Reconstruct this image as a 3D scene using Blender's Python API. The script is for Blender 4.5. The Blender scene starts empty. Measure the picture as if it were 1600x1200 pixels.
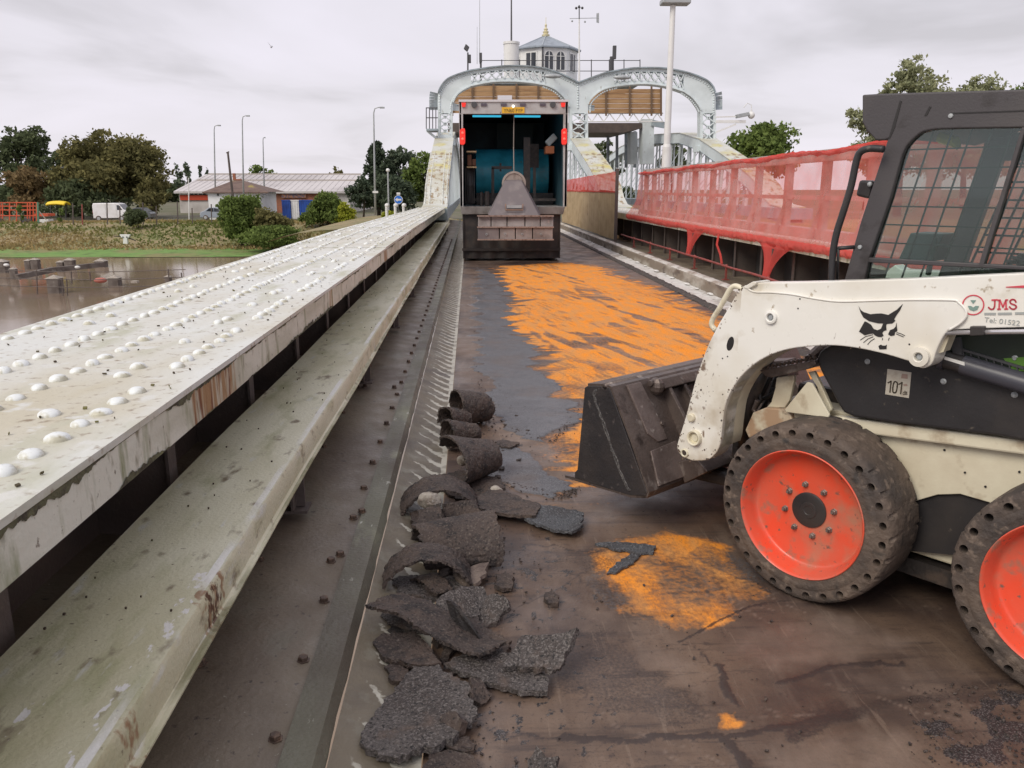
import bpy, bmesh, math, random
import numpy as np
from mathutils import Vector, Matrix
R = math.radians
random.seed(7)
SC = bpy.context.scene
COL = SC.collection

# ---------------------------------------------------------------- camera
CAM_H, FOC, PITCH, YAW = 1.65, 1250.0, R(13.7), R(2.94)
cam_d = bpy.data.cameras.new("camera"); cam = bpy.data.objects.new("camera", cam_d); COL.objects.link(cam)
cam.location = (0, 0, CAM_H)
cam.rotation_euler = (R(90) - PITCH, 0, -YAW)
cam_d.sensor_width = 36; cam_d.lens = FOC / 1600 * 36
cam_d.clip_start = 0.05; cam_d.clip_end = 4000
SC.camera = cam
# ---------------------------------------------------------------- light
SUN_EL, SUN_AZ = 42, 228            # azimuth measured clockwise from +Y
EXPO = 0.0
wd = bpy.data.worlds.new("World"); SC.world = wd; wd.use_nodes = True
nt = wd.node_tree; nt.nodes.clear()
N = nt.nodes.new; L = nt.links.new
out = N('ShaderNodeOutputWorld')
sky = N('ShaderNodeTexSky'); sky.sky_type = 'NISHITA'; sky.sun_disc = False
sky.sun_elevation = R(SUN_EL); sky.sun_rotation = R(SUN_AZ)
bsky = N('ShaderNodeBackground'); bsky.inputs[1].default_value = 0.08; L(sky.outputs[0], bsky.inputs[0])
tc = N('ShaderNodeTexCoord')
sep = N('ShaderNodeSeparateXYZ'); L(tc.outputs['Generated'], sep.inputs[0])
zc = N('ShaderNodeMath'); zc.operation = 'MAXIMUM'; L(sep.outputs[2], zc.inputs[0]); zc.inputs[1].default_value = 0.02
za = N('ShaderNodeMath'); za.operation = 'ADD'; L(zc.outputs[0], za.inputs[0]); za.inputs[1].default_value = 0.12
comb = N('ShaderNodeCombineXYZ')
for i in (0, 1):
    dv = N('ShaderNodeMath'); dv.operation = 'DIVIDE'; L(sep.outputs[i], dv.inputs[0]); L(za.outputs[0], dv.inputs[1]); L(dv.outputs[0], comb.inputs[i])
nz = N('ShaderNodeTexNoise'); nz.inputs['Scale'].default_value = 0.55; nz.inputs['Detail'].default_value = 5; nz.inputs['Roughness'].default_value = 0.5
nz.inputs['Distortion'].default_value = 0.5
L(comb.outputs[0], nz.inputs['Vector'])
cr = N('ShaderNodeValToRGB'); L(nz.outputs[0], cr.inputs[0])
cr.color_ramp.elements[0].position = 0.34; cr.color_ramp.elements[0].color = (0.47, 0.455, 0.48, 1)
cr.color_ramp.elements[1].position = 0.66; cr.color_ramp.elements[1].color = (0.78, 0.745, 0.83, 1)
e = cr.color_ramp.elements.new(0.48); e.color = (0.68, 0.655, 0.71, 1)
# paler towards the horizon
hz = N('ShaderNodeMapRange'); L(sep.outputs[2], hz.inputs[0]); hz.inputs[1].default_value = 0.0; hz.inputs[2].default_value = 0.30
hz.inputs[3].default_value = 0.55; hz.inputs[4].default_value = 0.0
mxh = N('ShaderNodeMix'); mxh.data_type = 'RGBA'; L(hz.outputs[0], mxh.inputs[0]); L(cr.outputs[0], mxh.inputs[6]); mxh.inputs[7].default_value = (0.70, 0.66, 0.70, 1)
bcl = N('ShaderNodeBackground'); L(mxh.outputs[2], bcl.inputs[0]); bcl.inputs[1].default_value = 1.24
mxs = N('ShaderNodeMixShader'); mxs.inputs[0].default_value = 0.93; L(bsky.outputs[0], mxs.inputs[1]); L(bcl.outputs[0], mxs.inputs[2])
L(mxs.outputs[0], out.inputs[0])
sl = bpy.data.lights.new("sun", 'SUN'); sl.energy = 2.1; sl.angle = R(30); sl.color = (1.0, 0.93, 0.80)
so = bpy.data.objects.new("sun", sl); COL.objects.link(so)
sd = Vector((math.sin(R(SUN_AZ)) * math.cos(R(SUN_EL)), math.cos(R(SUN_AZ)) * math.cos(R(SUN_EL)), math.sin(R(SUN_EL))))
so.rotation_euler = sd.to_track_quat('Z', 'Y').to_euler()
SC.view_settings.view_transform = 'Standard'; SC.view_settings.look = 'None'
SC.view_settings.exposure = EXPO; SC.view_settings.gamma = 1
SC.render.engine = 'CYCLES'
SC.cycles.transparent_max_bounces = 24
SC.cycles.max_bounces = 6

# ---------------------------------------------------------------- measuring: a photo pixel and one known plane give a point in the place
_fwd = np.array([math.sin(YAW) * math.cos(PITCH), math.cos(YAW) * math.cos(PITCH), -math.sin(PITCH)])
_rt = np.array([math.cos(YAW), -math.sin(YAW), 0.0]); _up = np.cross(_rt, _fwd); _C = np.array([0, 0, CAM_H])
def plane(px, py, n, d):
    r = _fwd + _rt * (px - 800) / FOC - _up * (py - 600) / FOC
    n = np.array(n, float); return _C + r * ((d - n @ _C) / (n @ r))
def G(px, py, z=0.0): return plane(px, py, (0, 0, 1), z)
def Yp(px, py, y): return plane(px, py, (0, 1, 0), y)
def Xp(px, py, x): return plane(px, py, (1, 0, 0), x)
def in_view(p):
    d = np.array(p, float) - _C; z = d @ _fwd
    return z > .1 and -20 < 800 + FOC*(d @ _rt)/z < 1620 and -20 < 600 - FOC*(d @ _up)/z < 1220

# ---------------------------------------------------------------- object helpers
def tag(o, label=None, cat=None, group=None, kind=None):
    if label: o['label'] = label
    if cat: o['category'] = cat
    if group: o['group'] = group
    if kind: o['kind'] = kind
    return o
def thing(name, label, cat, loc=(0, 0, 0), group=None, rz=0):
    o = bpy.data.objects.new(name, None); COL.objects.link(o)
    o.location = loc; o.rotation_euler = (0, 0, rz); o.empty_display_size = 0.2
    return tag(o, label, cat, group)
def kids(o): return [c for c in COL.objects if c.parent == o]
def copy_tree(o, parent=None):
    c = o.copy(); COL.objects.link(c); c.parent = parent
    for ch in kids(o): copy_tree(ch, c)
    return c

class MB:
    def __init__(s, T=None): s.v = []; s.f = []; s.T = T
    def add(s, vs, fs):
        k = len(s.v)
        if s.T is not None: vs = [s.T @ Vector(v) for v in vs]
        s.v += [tuple(v) for v in vs]; s.f += [tuple(i + k for i in f) for f in fs]; return s
    def box(s, x0, x1, y0, y1, z0, z1):
        return s.add([(x0,y0,z0),(x1,y0,z0),(x1,y1,z0),(x0,y1,z0),(x0,y0,z1),(x1,y0,z1),(x1,y1,z1),(x0,y1,z1)],
                     [(0,3,2,1),(4,5,6,7),(0,1,5,4),(1,2,6,5),(2,3,7,6),(3,0,4,7)])
    def obox(s, c, ax, ay, az):     # centre and three half-axis vectors
        c, ax, ay, az = map(Vector, (c, ax, ay, az)); vs = []
        for k in (-1, 1):
            for i, j in ((-1,-1),(1,-1),(1,1),(-1,1)): vs.append(c + ax*i + ay*j + az*k)
        return s.add(vs, [(0,3,2,1),(4,5,6,7),(0,1,5,4),(1,2,6,5),(2,3,7,6),(3,0,4,7)])
    def bar(s, p, q, w, h, up=(0,0,1)):
        p, q = Vector(p), Vector(q); d = q - p; l = d.length; d /= l; u = Vector(up)
        if abs(d.dot(u)) > .97: u = Vector((0,1,0))
        sx = d.cross(u).normalized(); uz = sx.cross(d).normalized()
        return s.obox((p+q)/2, d*l/2, sx*w/2, uz*h/2)
    def prism(s, pts, ext):
        n = len(pts); e = Vector(ext); P = [Vector(p) for p in pts]
        return s.add(P + [p + e for p in P], [tuple(range(n))[::-1], tuple(range(n, 2*n))] + [(i, (i+1) % n, n + (i+1) % n, n + i) for i in range(n)])
    def tube(s, pts, r, n=8, closed=False, cap=True):
        P = [Vector(p) for p in pts]; m = len(P); rs = r if isinstance(r, (list, tuple)) else [r]*m
        vs = []; u = None
        for i, p in enumerate(P):
            if closed: d = P[(i+1) % m] - P[i-1]
            else: d = P[min(i+1, m-1)] - P[max(i-1, 0)]
            d.normalize()
            if u is None:
                u = d.orthogonal().normalized()
            u = (u - d*u.dot(d)).normalized(); w = d.cross(u)
            for k in range(n):
                a = 2*math.pi*k/n; vs.append(p + (u*math.cos(a) + w*math.sin(a))*rs[i])
        fs = []
        for i in range(m if closed else m-1):
            j = (i+1) % m
            for k in range(n): fs.append((i*n+k, i*n+(k+1) % n, j*n+(k+1) % n, j*n+k))
        if cap and not closed: fs += [tuple(range(n))[::-1], tuple((m-1)*n+k for k in range(n))]
        return s.add(vs, fs)
    def cyl(s, p, q, r0, r1=None, n=16): return s.tube([p, q], [r0, r0 if r1 is None else r1], n)
    def lathe(s, prof, o, ax, n=32, cap=True):   # prof: (radius, distance along axis)
        o, ax = Vector(o), Vector(ax).normalized(); u = ax.orthogonal().normalized(); w = ax.cross(u); vs = []
        for r, h in prof:
            for k in range(n):
                a = 2*math.pi*k/n; vs.append(o + ax*h + (u*math.cos(a) + w*math.sin(a))*max(r, 1e-4))
        fs = [(i*n+k, i*n+(k+1) % n, (i+1)*n+(k+1) % n, (i+1)*n+k) for i in range(len(prof)-1) for k in range(n)]
        if cap: fs += [tuple(range(n))[::-1], tuple((len(prof)-1)*n+k for k in range(n))]
        return s.add(vs, fs)
    def ball(s, c, r, n=10, m=6, sc=(1,1,1), half=False):
        c = Vector(c); vs = []; t1 = math.pi/2 if half else math.pi
        for i in range(m+1):
            t = t1*i/m
            for k in range(n):
                a = 2*math.pi*k/n; rr = max(math.sin(t), 1e-3)
                vs.append(c + Vector((math.cos(a)*rr*r*sc[0], math.sin(a)*rr*r*sc[1], math.cos(t)*r*sc[2])))
        return s.add(vs, [(i*n+k, (i+1)*n+k, (i+1)*n+(k+1) % n, i*n+(k+1) % n) for i in range(m) for k in range(n)])
    def grid(s, fn, nu, nv):
        vs = [fn(i/nu, j/nv) for i in range(nu+1) for j in range(nv+1)]
        return s.add(vs, [(i*(nv+1)+j, (i+1)*(nv+1)+j, (i+1)*(nv+1)+j+1, i*(nv+1)+j+1) for i in range(nu) for j in range(nv)])
    def build(s, name, mat, parent=None, bevel=0, smooth=False, seg=2, fix=True, angle=35):
        off = Vector(parent_base(parent)) if parent is not None and s.T is None and not getattr(s, 'local', False) else Vector((0,0,0))
        me = bpy.data.meshes.new(name)
        me.from_pydata([tuple(Vector(v) - off) for v in s.v] if off.length else s.v, [], s.f)
        if fix:
            bm = bmesh.new(); bm.from_mesh(me); bmesh.ops.recalc_face_normals(bm, faces=bm.faces); bm.to_mesh(me); bm.free()
        me.materials.append(mat)
        if smooth:
            me.shade_smooth()
            if smooth != 'all': me.set_sharp_from_angle(angle=R(angle))
        o = bpy.data.objects.new(name, me); COL.objects.link(o); o.parent = parent
        if bevel:
            b = o.modifiers.new('bevel', 'BEVEL'); b.width = bevel; b.segments = seg; b.limit_method = 'ANGLE'; b.angle_limit = R(40); b.harden_normals = False
        return o
def parent_base(o):
    p = Vector((0,0,0))
    while o is not None:
        p += Vector(o.location); o = o.parent
    return p
def textmesh(name, body, size, mat, M4, parent=None, ext=0.0006, align='LEFT', sx=1.0, bold=0.0):
    cu = bpy.data.curves.new(name, 'FONT'); cu.body = body; cu.size = size; cu.extrude = ext; cu.align_x = align; cu.offset = bold
    t = bpy.data.objects.new(name, cu); COL.objects.link(t)
    dg = bpy.context.evaluated_depsgraph_get(); dg.update()
    me = bpy.data.meshes.new_from_object(t.evaluated_get(dg)); bpy.data.objects.remove(t)
    off = parent_base(parent) if parent is not None else Vector((0,0,0))
    me.transform(Matrix.Translation(-off) @ M4 @ Matrix.Diagonal((sx, 1, 1, 1)))
    me.materials.clear(); me.materials.append(mat); me.name = name
    o = bpy.data.objects.new(name, me); COL.objects.link(o); o.parent = parent
    return o

# ---------------------------------------------------------------- materials
def mat(name, col, layers=(), rough=.6, rvar=0, metal=0, bump=0, bscale=60, bdetail=4, spec=.5, coat=0, bstretch=(1,1,1), fine=None, trans=0, sub=None):
    """layers: (colour, scale, lo, hi, stretch) noise-masked coats over the base colour"""
    m = bpy.data.materials.new(name); m.use_nodes = True; t = m.node_tree; t.nodes.clear()
    N = t.nodes.new; L = t.links.new
    o = N('ShaderNodeOutputMaterial'); b = N('ShaderNodeBsdfPrincipled'); L(b.outputs[0], o.inputs[0])
    tc = N('ShaderNodeTexCoord')
    def noise(scale, stretch=(1,1,1), detail=5, seed=0.0, rg=.55):
        mp = N('ShaderNodeMapping'); L(tc.outputs['Object'], mp.inputs[0]); mp.inputs['Scale'].default_value = stretch; mp.inputs['Location'].default_value = (seed, seed*.7, seed*1.3)
        n = N('ShaderNodeTexNoise'); L(mp.outputs[0], n.inputs['Vector']); n.inputs['Scale'].default_value = scale; n.inputs['Detail'].default_value = detail; n.inputs['Roughness'].default_value = rg
        return n.outputs[0]
    cur = None; c0 = (*col, 1)
    for i, l in enumerate(layers):
        c, sc_, lo, hi = l[:4]; st = l[4] if len(l) > 4 else (1,1,1)
        nn = noise(sc_, st, seed=i*3.7+1)
        mr = N('ShaderNodeMapRange'); L(nn, mr.inputs[0]); mr.inputs[1].default_value = lo; mr.inputs[2].default_value = hi
        if len(l) > 5: mr.inputs[4].default_value = l[5]
        mx = N('ShaderNodeMix'); mx.data_type = 'RGBA'; L(mr.outputs[0], mx.inputs[0])
        if cur is None: mx.inputs[6].default_value = c0
        else: L(cur, mx.inputs[6])
        mx.inputs[7].default_value = (*c, 1); cur = mx.outputs[2]
    if cur is None: b.inputs['Base Color'].default_value = c0
    else: L(cur, b.inputs['Base Color'])
    if rvar:
        nn = noise(6, seed=9); mr = N('ShaderNodeMapRange'); L(nn, mr.inputs[0]); mr.inputs[1].default_value = .3; mr.inputs[2].default_value = .7
        mr.inputs[3].default_value = max(rough - rvar, .03); mr.inputs[4].default_value = rough + rvar; L(mr.outputs[0], b.inputs['Roughness'])
    else: b.inputs['Roughness'].default_value = rough
    b.inputs['Metallic'].default_value = metal; b.inputs['Specular IOR Level'].default_value = spec; b.inputs['Coat Weight'].default_value = coat; b.inputs['Coat Roughness'].default_value = .15
    if bump:
        nn = noise(bscale, bstretch, bdetail, 5.5); bp = N('ShaderNodeBump'); bp.inputs['Distance'].default_value = 0.01; bp.inputs['Strength'].default_value = bump; L(nn, bp.inputs['Height']); L(bp.outputs[0], b.inputs['Normal'])
    m['bsdf'] = 1
    return m
def emat(name, col, s):
    m = bpy.data.materials.new(name); m.use_nodes = True; b = m.node_tree.nodes['Principled BSDF']
    b.inputs['Base Color'].default_value = (*col, 1); b.inputs['Emission Color'].default_value = (*col, 1); b.inputs['Emission Strength'].default_value = s
    return m
def glassmat(name, tint, fac=.10, rough=.03, dirt=0.0):
    m = bpy.data.materials.new(name); m.use_nodes = True; t = m.node_tree; t.nodes.clear(); N = t.nodes.new; L = t.links.new
    o = N('ShaderNodeOutputMaterial'); tr = N('ShaderNodeBsdfTransparent'); tr.inputs[0].default_value = (*tint, 1)
    gl = N('ShaderNodeBsdfGlossy'); gl.inputs['Roughness'].default_value = rough; gl.inputs[0].default_value = (.9, .95, .95, 1)
    fr = N('ShaderNodeLayerWeight'); fr.inputs[0].default_value = .25
    ad = N('ShaderNodeMath'); ad.operation = 'MULTIPLY_ADD'; L(fr.outputs['Fresnel'], ad.inputs[0]); ad.inputs[1].default_value = .8; ad.inputs[2].default_value = fac; ad.use_clamp = True
    mx = N('ShaderNodeMixShader'); L(ad.outputs[0], mx.inputs[0]); L(tr.outputs[0], mx.inputs[1]); L(gl.outputs[0], mx.inputs[2])
    L(mx.outputs[0], o.inputs[0]); return m
def netmat(name, col, dens):
    m = bpy.data.materials.new(name); m.use_nodes = True; t = m.node_tree; t.nodes.clear(); N = t.nodes.new; L = t.links.new
    o = N('ShaderNodeOutputMaterial'); tr = N('ShaderNodeBsdfTransparent'); df = N('ShaderNodeBsdfDiffuse'); tl = N('ShaderNodeBsdfTranslucent')
    for k in (df, tl): k.inputs[0].default_value = (*col, 1)
    m1 = N('ShaderNodeMixShader'); m1.inputs[0].default_value = .35; L(df.outputs[0], m1.inputs[1]); L(tl.outputs[0], m1.inputs[2])
    tc = N('ShaderNodeTexCoord'); nz = N('ShaderNodeTexNoise'); nz.inputs['Scale'].default_value = 3.0; nz.inputs['Detail'].default_value = 6; L(tc.outputs['Object'], nz.inputs['Vector'])
    mr = N('ShaderNodeMapRange'); L(nz.outputs[0], mr.inputs[0]); mr.inputs[1].default_value = .3; mr.inputs[2].default_value = .7; mr.inputs[3].default_value = dens - .1; mr.inputs[4].default_value = dens + .1
    mx = N('ShaderNodeMixShader'); L(mr.outputs[0], mx.inputs[0]); L(tr.outputs[0], mx.inputs[1]); L(m1.outputs[0], mx.inputs[2]); L(mx.outputs[0], o.inputs[0]); return m
def leafmat(name, c1, c2, c3=None):
    """per-leaf colour from the leaf-clump attribute; light passes through a little"""
    m = bpy.data.materials.new(name); m.use_nodes = True; t = m.node_tree; t.nodes.clear(); N = t.nodes.new; L = t.links.new
    o = N('ShaderNodeOutputMaterial'); at = N('ShaderNodeAttribute'); at.attribute_name = 'leaf'
    cr = N('ShaderNodeValToRGB'); L(at.outputs['Fac'], cr.inputs[0])
    cr.color_ramp.elements[0].color = (*c1, 1); cr.color_ramp.elements[1].color = (*c2, 1)
    if c3: e = cr.color_ramp.elements.new(.85); e.color = (*c2, 1); cr.color_ramp.elements[2].color = (*c3, 1)
    df = N('ShaderNodeBsdfDiffuse'); tl = N('ShaderNodeBsdfTranslucent'); L(cr.outputs[0], df.inputs[0]); L(cr.outputs[0], tl.inputs[0])
    mx = N('ShaderNodeMixShader'); mx.inputs[0].default_value = .3; L(df.outputs[0], mx.inputs[1]); L(tl.outputs[0], mx.inputs[2]); L(mx.outputs[0], o.inputs[0]); return m

GREEN = (.33, .36, .22); MOSS = (.20, .23, .11); RUST = (.26, .10, .035); DIRT = (.10, .075, .055)
m_white = mat('old_white_paint', (.64, .65, .62), [((.52,.48,.37), 1.6, .44, .68, (1,.35,1)), ((.44,.44,.33), 3.5, .53, .70, (1,.3,1)), ((.26,.20,.13), 11, .64, .74), ((.28,.22,.16), 24, .58, .72), ((.62,.62,.58), 8, .58, .66), (RUST, 7, .73, .80)], rough=.55, bump=.25, bscale=50)
m_fascia = mat('grey_green_fascia_paint', (.66, .66, .58), [((.46,.46,.37), 2.2, .42, .66, (1,.5,2)), (MOSS, 7, .53, .70, (1,1.6,.35)), ((.20,.19,.13), 13, .60, .72, (1,1.2,.5)), (RUST, 3.1, .72, .78, (1,2.0,.3)), ((.16,.13,.10), 38, .66, .74)], rough=.55, bump=.25, bscale=60)
m_rail = mat('algae_stained_rail_paint', (.66, .64, .49), [((.48,.45,.29), 2.0, .40, .66, (1,.4,1)), ((.36,.36,.20), 5, .52, .72, (1.4,.45,1)), ((.22,.18,.12), 14, .60, .72, (1,.5,1)), ((.60,.60,.54), 9, .62, .72, (2,.5,1)), ((.17,.14,.10), 45, .66, .73), (RUST, 5.3, .745, .77)], rough=.5, bump=.35, bscale=70)
m_dark = mat('dark_brown_steel', (.085, .068, .062), [((.125,.095,.082), 3, .4, .7), ((.14,.11,.09), 22, .62, .72)], rough=.6, bump=.3)
m_plate = mat('wet_brown_steel_plate', (.190, .155, .112), [((.118,.090,.066), 1.7, .38, .62, (1,.5,1)), ((.165,.15,.115), 4.2, .54, .72, (1,.4,1)), ((.055,.042,.036), 30, .64, .72), ((.30,.28,.23), 60, .70, .74)], rough=.5, rvar=.18, bump=.35, bscale=45)
m_band = mat('moss_green_steel_band', (.15, .145, .105), [((.095,.08,.06), 3, .42, .64, (1,.3,1)), ((.22,.22,.15), 7, .56, .7, (1,.3,1)), ((.42,.42,.36), 26, .66, .72, (1,.3,1))], rough=.5, rvar=.12, bump=.4)
m_rivet = mat('white_rivet_paint', (.74, .77, .77), [((.48,.46,.36), 22, .46, .62), ((.3,.27,.2), 60, .66, .74)], rough=.45)
m_bolt = mat('rusty_bolt', (.10, .07, .055), [((.17,.11,.075), 40, .5, .65)], rough=.55, metal=.3)
m_blue = mat('pale_blue_bridge_paint', (.68, .75, .77), [((.55,.61,.62), 1.2, .45, .7), ((.24,.21,.16), 6, .66, .76, (1,1,.4)), ((.62,.68,.70), 3, .5, .7)], rough=.5, bump=.1)
m_bluedk = mat('weathered_blue_steel', (.30, .36, .40), [((.18,.20,.21), 1.5, .42, .66), (RUST, 5, .70, .78), ((.44,.50,.52), 4, .55, .7)], rough=.55)
m_chord = mat('lichen_white_chord', (.58, .59, .55), [((.48,.46,.36), .9, .42, .62), ((.50,.46,.16), .8, .60, .68), ((.26,.22,.16), 9, .63, .72)], rough=.6, bump=.2)
m_conc = mat('weathered_concrete', (.40, .38, .34), [((.24,.21,.18), 2.0, .42, .62, (1,.4,1)), ((.52,.51,.48), 5, .54, .7), ((.10,.08,.065), 12, .62, .70)], rough=.75, bump=.6, bscale=25)
m_kerb = mat('kerb_white_concrete', (.52, .50, .47), [((.30,.26,.22), 2.6, .45, .62, (1,.4,1)), ((.13,.10,.08), 9, .60, .68), ((.62,.61,.59), 6, .5, .7)], rough=.6, bump=.5, bscale=22)
m_ply = mat('plywood_sheet', (.46, .34, .19), [((.36,.25,.13), 1.2, .4, .65, (1,1,3)), ((.54,.43,.27), 5, .5, .7, (3,3,.3)), ((.20,.14,.08), 3.5, .67, .74)], rough=.7, bump=.1)
m_timber = mat('scaffold_timber', (.42, .255, .125), [((.30,.165,.075), 1.0, .4, .62, (.5,1,6)), ((.50,.33,.18), 4, .5, .72, (.4,1,7))], rough=.75)
m_net = netmat('red_debris_net', (.80, .20, .17), .50)
m_net2 = netmat('red_debris_net_folded', (.74, .12, .105), .76)
m_redrail = mat('red_brown_pipe', (.30, .06, .05), [((.16,.05,.04), 8, .45, .65)], rough=.5)
m_blk = mat('black_paint', (.028, .026, .028), [((.05,.043,.04), 3, .45, .7), ((.10,.085,.07), 30, .66, .74)], rough=.42, rvar=.08, bump=.08)
m_cab = mat('dark_grey_cab_paint', (.062, .056, .060), [((.085,.076,.074), 2.5, .45, .7), ((.035,.03,.03), 9, .6, .72)], rough=.5, bump=.12, bscale=120)
m_mwhite = mat('machine_white_paint', (.83, .815, .765), [((.73,.69,.60), 2.2, .44, .68), ((.40,.33,.24), 26, .66, .74), ((.58,.52,.41), 5, .56, .72), ((.30,.26,.22), 48, .70, .76, (1,1,.3))], rough=.32, rvar=.08, coat=.25, bump=.03)
m_cream = mat('machine_cream_paint', (.72, .67, .52), [((.58,.51,.38), 3, .42, .66), ((.34,.25,.16), 8, .58, .74), ((.16,.11,.08), 4, .69, .76)], rough=.42, rvar=.1, bump=.08)
m_rim = mat('red_wheel_paint', (.82, .085, .036), [((.66,.12,.07), 3, .42, .66), ((.46,.20,.13), 6, .52, .72), ((.34,.17,.12), 16, .58, .72), ((.20,.11,.085), 30, .63, .71), ((.60,.30,.22), 60, .70, .74)], rough=.38, rvar=.08, coat=.15, bump=.05)
m_tyre = mat('worn_dusty_rubber', (.060, .048, .043), [((.125,.092,.072), 5, .40, .60), ((.19,.145,.115), 22, .56, .68), ((.034,.03,.028), 9, .60, .70)], rough=.75, bump=.9, bscale=40, bdetail=8)
m_steel = mat('worn_brown_steel', (.12, .094, .084), [((.16,.125,.11), 5, .45, .66), ((.30,.26,.235), 13, .60, .72, (1,1,.5)), ((.06,.045,.04), 8, .58, .68)], rough=.42, rvar=.12, metal=.45, bump=.3)
m_bkt = mat('dark_bucket_steel', (.038, .034, .036), [((.06,.05,.048), 4, .45, .65), ((.12,.10,.095), 25, .64, .72)], rough=.5, rvar=.1, metal=.25, bump=.25)
m_hyd = mat('greasy_black_parts', (.030, .026, .025), [((.075,.055,.045), 12, .5, .68)], rough=.4, bump=.3)
m_hose = mat('hose_rubber', (.025, .023, .024), rough=.5)
m_lab = mat('aged_label', (.50, .46, .39), [((.36,.30,.24), 18, .5, .7)], rough=.5)
m_ink = mat('black_ink', (.02, .018, .018), rough=.5)
m_redink = mat('red_ink', (.62, .07, .10), rough=.45)
m_greyink = mat('grey_ink', (.36, .38, .37), rough=.5)
m_brownink = mat('brown_ink', (.06, .045, .03), rough=.5)
m_chip = mat('granular_asphalt_top', (.105, .092, .088), [((.07,.057,.053), 5, .4, .62), ((.19,.17,.16), 120, .50, .62), ((.022,.02,.02), 95, .54, .64), ((.13,.095,.078), 9, .56, .70)], rough=.72, bump=1.0, bscale=160, bdetail=3)
m_curl = mat('brown_asphalt_sheet', (.056, .042, .038), [((.088,.062,.050), 4, .42, .62), ((.026,.021,.021), 12, .52, .64), ((.125,.10,.085), 95, .54, .66), ((.018,.015,.015), 75, .58, .66)], rough=.7, rvar=.1, bump=1.0, bscale=90, bdetail=5)
m_chipdk = mat('bluegrey_asphalt_top', (.088, .092, .102), [((.06,.058,.062), 6, .42, .62), ((.18,.185,.195), 110, .54, .64), ((.025,.025,.028), 90, .56, .66)], rough=.7, bump=1.0, bscale=150, bdetail=3)
m_pale = mat('pale_concrete_chunk', (.40, .36, .31), [((.22,.18,.15), 22, .45, .62), ((.55,.51,.46), 60, .6, .7)], rough=.85, bump=1.0, bscale=60)
m_win = mat('dark_window_glass', (.03, .035, .045), rough=.1, spec=.8)
m_grey = mat('galvanised_grey', (.42, .44, .45), [((.34,.36,.37), 4, .45, .65)], rough=.5, metal=.3)
m_dkgrey = mat('dark_grey_metal', (.07, .07, .075), rough=.5)
m_pwhite = mat('plain_white_paint', (.74, .74, .73), [((.62,.61,.58), 1.5, .5, .72)], rough=.5)

def add_patch(m, col, boxes, scale=14, stretch=(1,2.2,.4), lo=.40, hi=.58, soft=.05):
    """a stain or painted highlight with its own place on the thing: noise-edged colour inside the given x/y ranges (object space)"""
    t = m.node_tree; N = t.nodes.new; L = t.links.new; b = [n for n in t.nodes if n.type == 'BSDF_PRINCIPLED'][0]
    src = b.inputs['Base Color'].links[0].from_socket; tc = N('ShaderNodeTexCoord'); sp = N('ShaderNodeSeparateXYZ'); L(tc.outputs['Object'], sp.inputs[0])
    mp = N('ShaderNodeMapping'); L(tc.outputs['Object'], mp.inputs[0]); mp.inputs['Scale'].default_value = stretch
    nz = N('ShaderNodeTexNoise'); nz.inputs['Scale'].default_value = scale; nz.inputs['Detail'].default_value = 6; L(mp.outputs[0], nz.inputs['Vector'])
    def edge(sock, a, c, flip):
        k = N('ShaderNodeMapRange'); L(sock, k.inputs[0]); k.inputs[1].default_value = a; k.inputs[2].default_value = c
        if flip: k.inputs[3].default_value = 1; k.inputs[4].default_value = 0
        return k.outputs[0]
    def mul(a, c): k = N('ShaderNodeMath'); k.operation = 'MULTIPLY'; L(a, k.inputs[0]); L(c, k.inputs[1]); return k.outputs[0]
    tot = None
    for (x0, x1, y0, y1) in boxes:
        v = mul(mul(edge(sp.outputs[1], y0, y0+soft, 0), edge(sp.outputs[1], y1-soft, y1, 1)), mul(edge(sp.outputs[0], x0, x0+.01, 0), edge(sp.outputs[0], x1-.01, x1, 1)))
        if tot is None: tot = v
        else: k = N('ShaderNodeMath'); k.operation = 'MAXIMUM'; L(tot, k.inputs[0]); L(v, k.inputs[1]); tot = k.outputs[0]
    ad = N('ShaderNodeMath'); ad.operation = 'MULTIPLY_ADD'; L(tot, ad.inputs[0]); ad.inputs[1].default_value = .5; L(nz.outputs[0], ad.inputs[2])
    mr = N('ShaderNodeMapRange'); L(ad.outputs[0], mr.inputs[0]); mr.inputs[1].default_value = lo+.5; mr.inputs[2].default_value = hi+.5
    mx = N('ShaderNodeMix'); mx.data_type = 'RGBA'; L(mr.outputs[0], mx.inputs[0]); L(src, mx.inputs[6]); mx.inputs[7].default_value = (*col, 1); L(mx.outputs[2], b.inputs['Base Color'])
# ================================================================ numpy noise and painted masks
def _h(ix, iy, s):
    n = (ix.astype(np.int64)*374761393 + iy.astype(np.int64)*668265263 + s*1442695041) & 0xffffffff
    n = ((n ^ (n >> 13))*1274126177) & 0xffffffff
    return ((n ^ (n >> 16)) & 0xffff)/65535.0
def vn(x, y, s=0):
    x = np.asarray(x, float); y = np.asarray(y, float)
    ix, iy = np.floor(x), np.floor(y); fx, fy = x-ix, y-iy; fx = fx*fx*(3-2*fx); fy = fy*fy*(3-2*fy)
    a, b, c, d = _h(ix, iy, s), _h(ix+1, iy, s), _h(ix, iy+1, s), _h(ix+1, iy+1, s)
    return (a*(1-fx)+b*fx)*(1-fy) + (c*(1-fx)+d*fx)*fy
def fbm(x, y, s=0, o=4): return sum(vn(x*2**k, y*2**k, s+k*17)*.5**k for k in range(o))/sum(.5**k for k in range(o))
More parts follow.
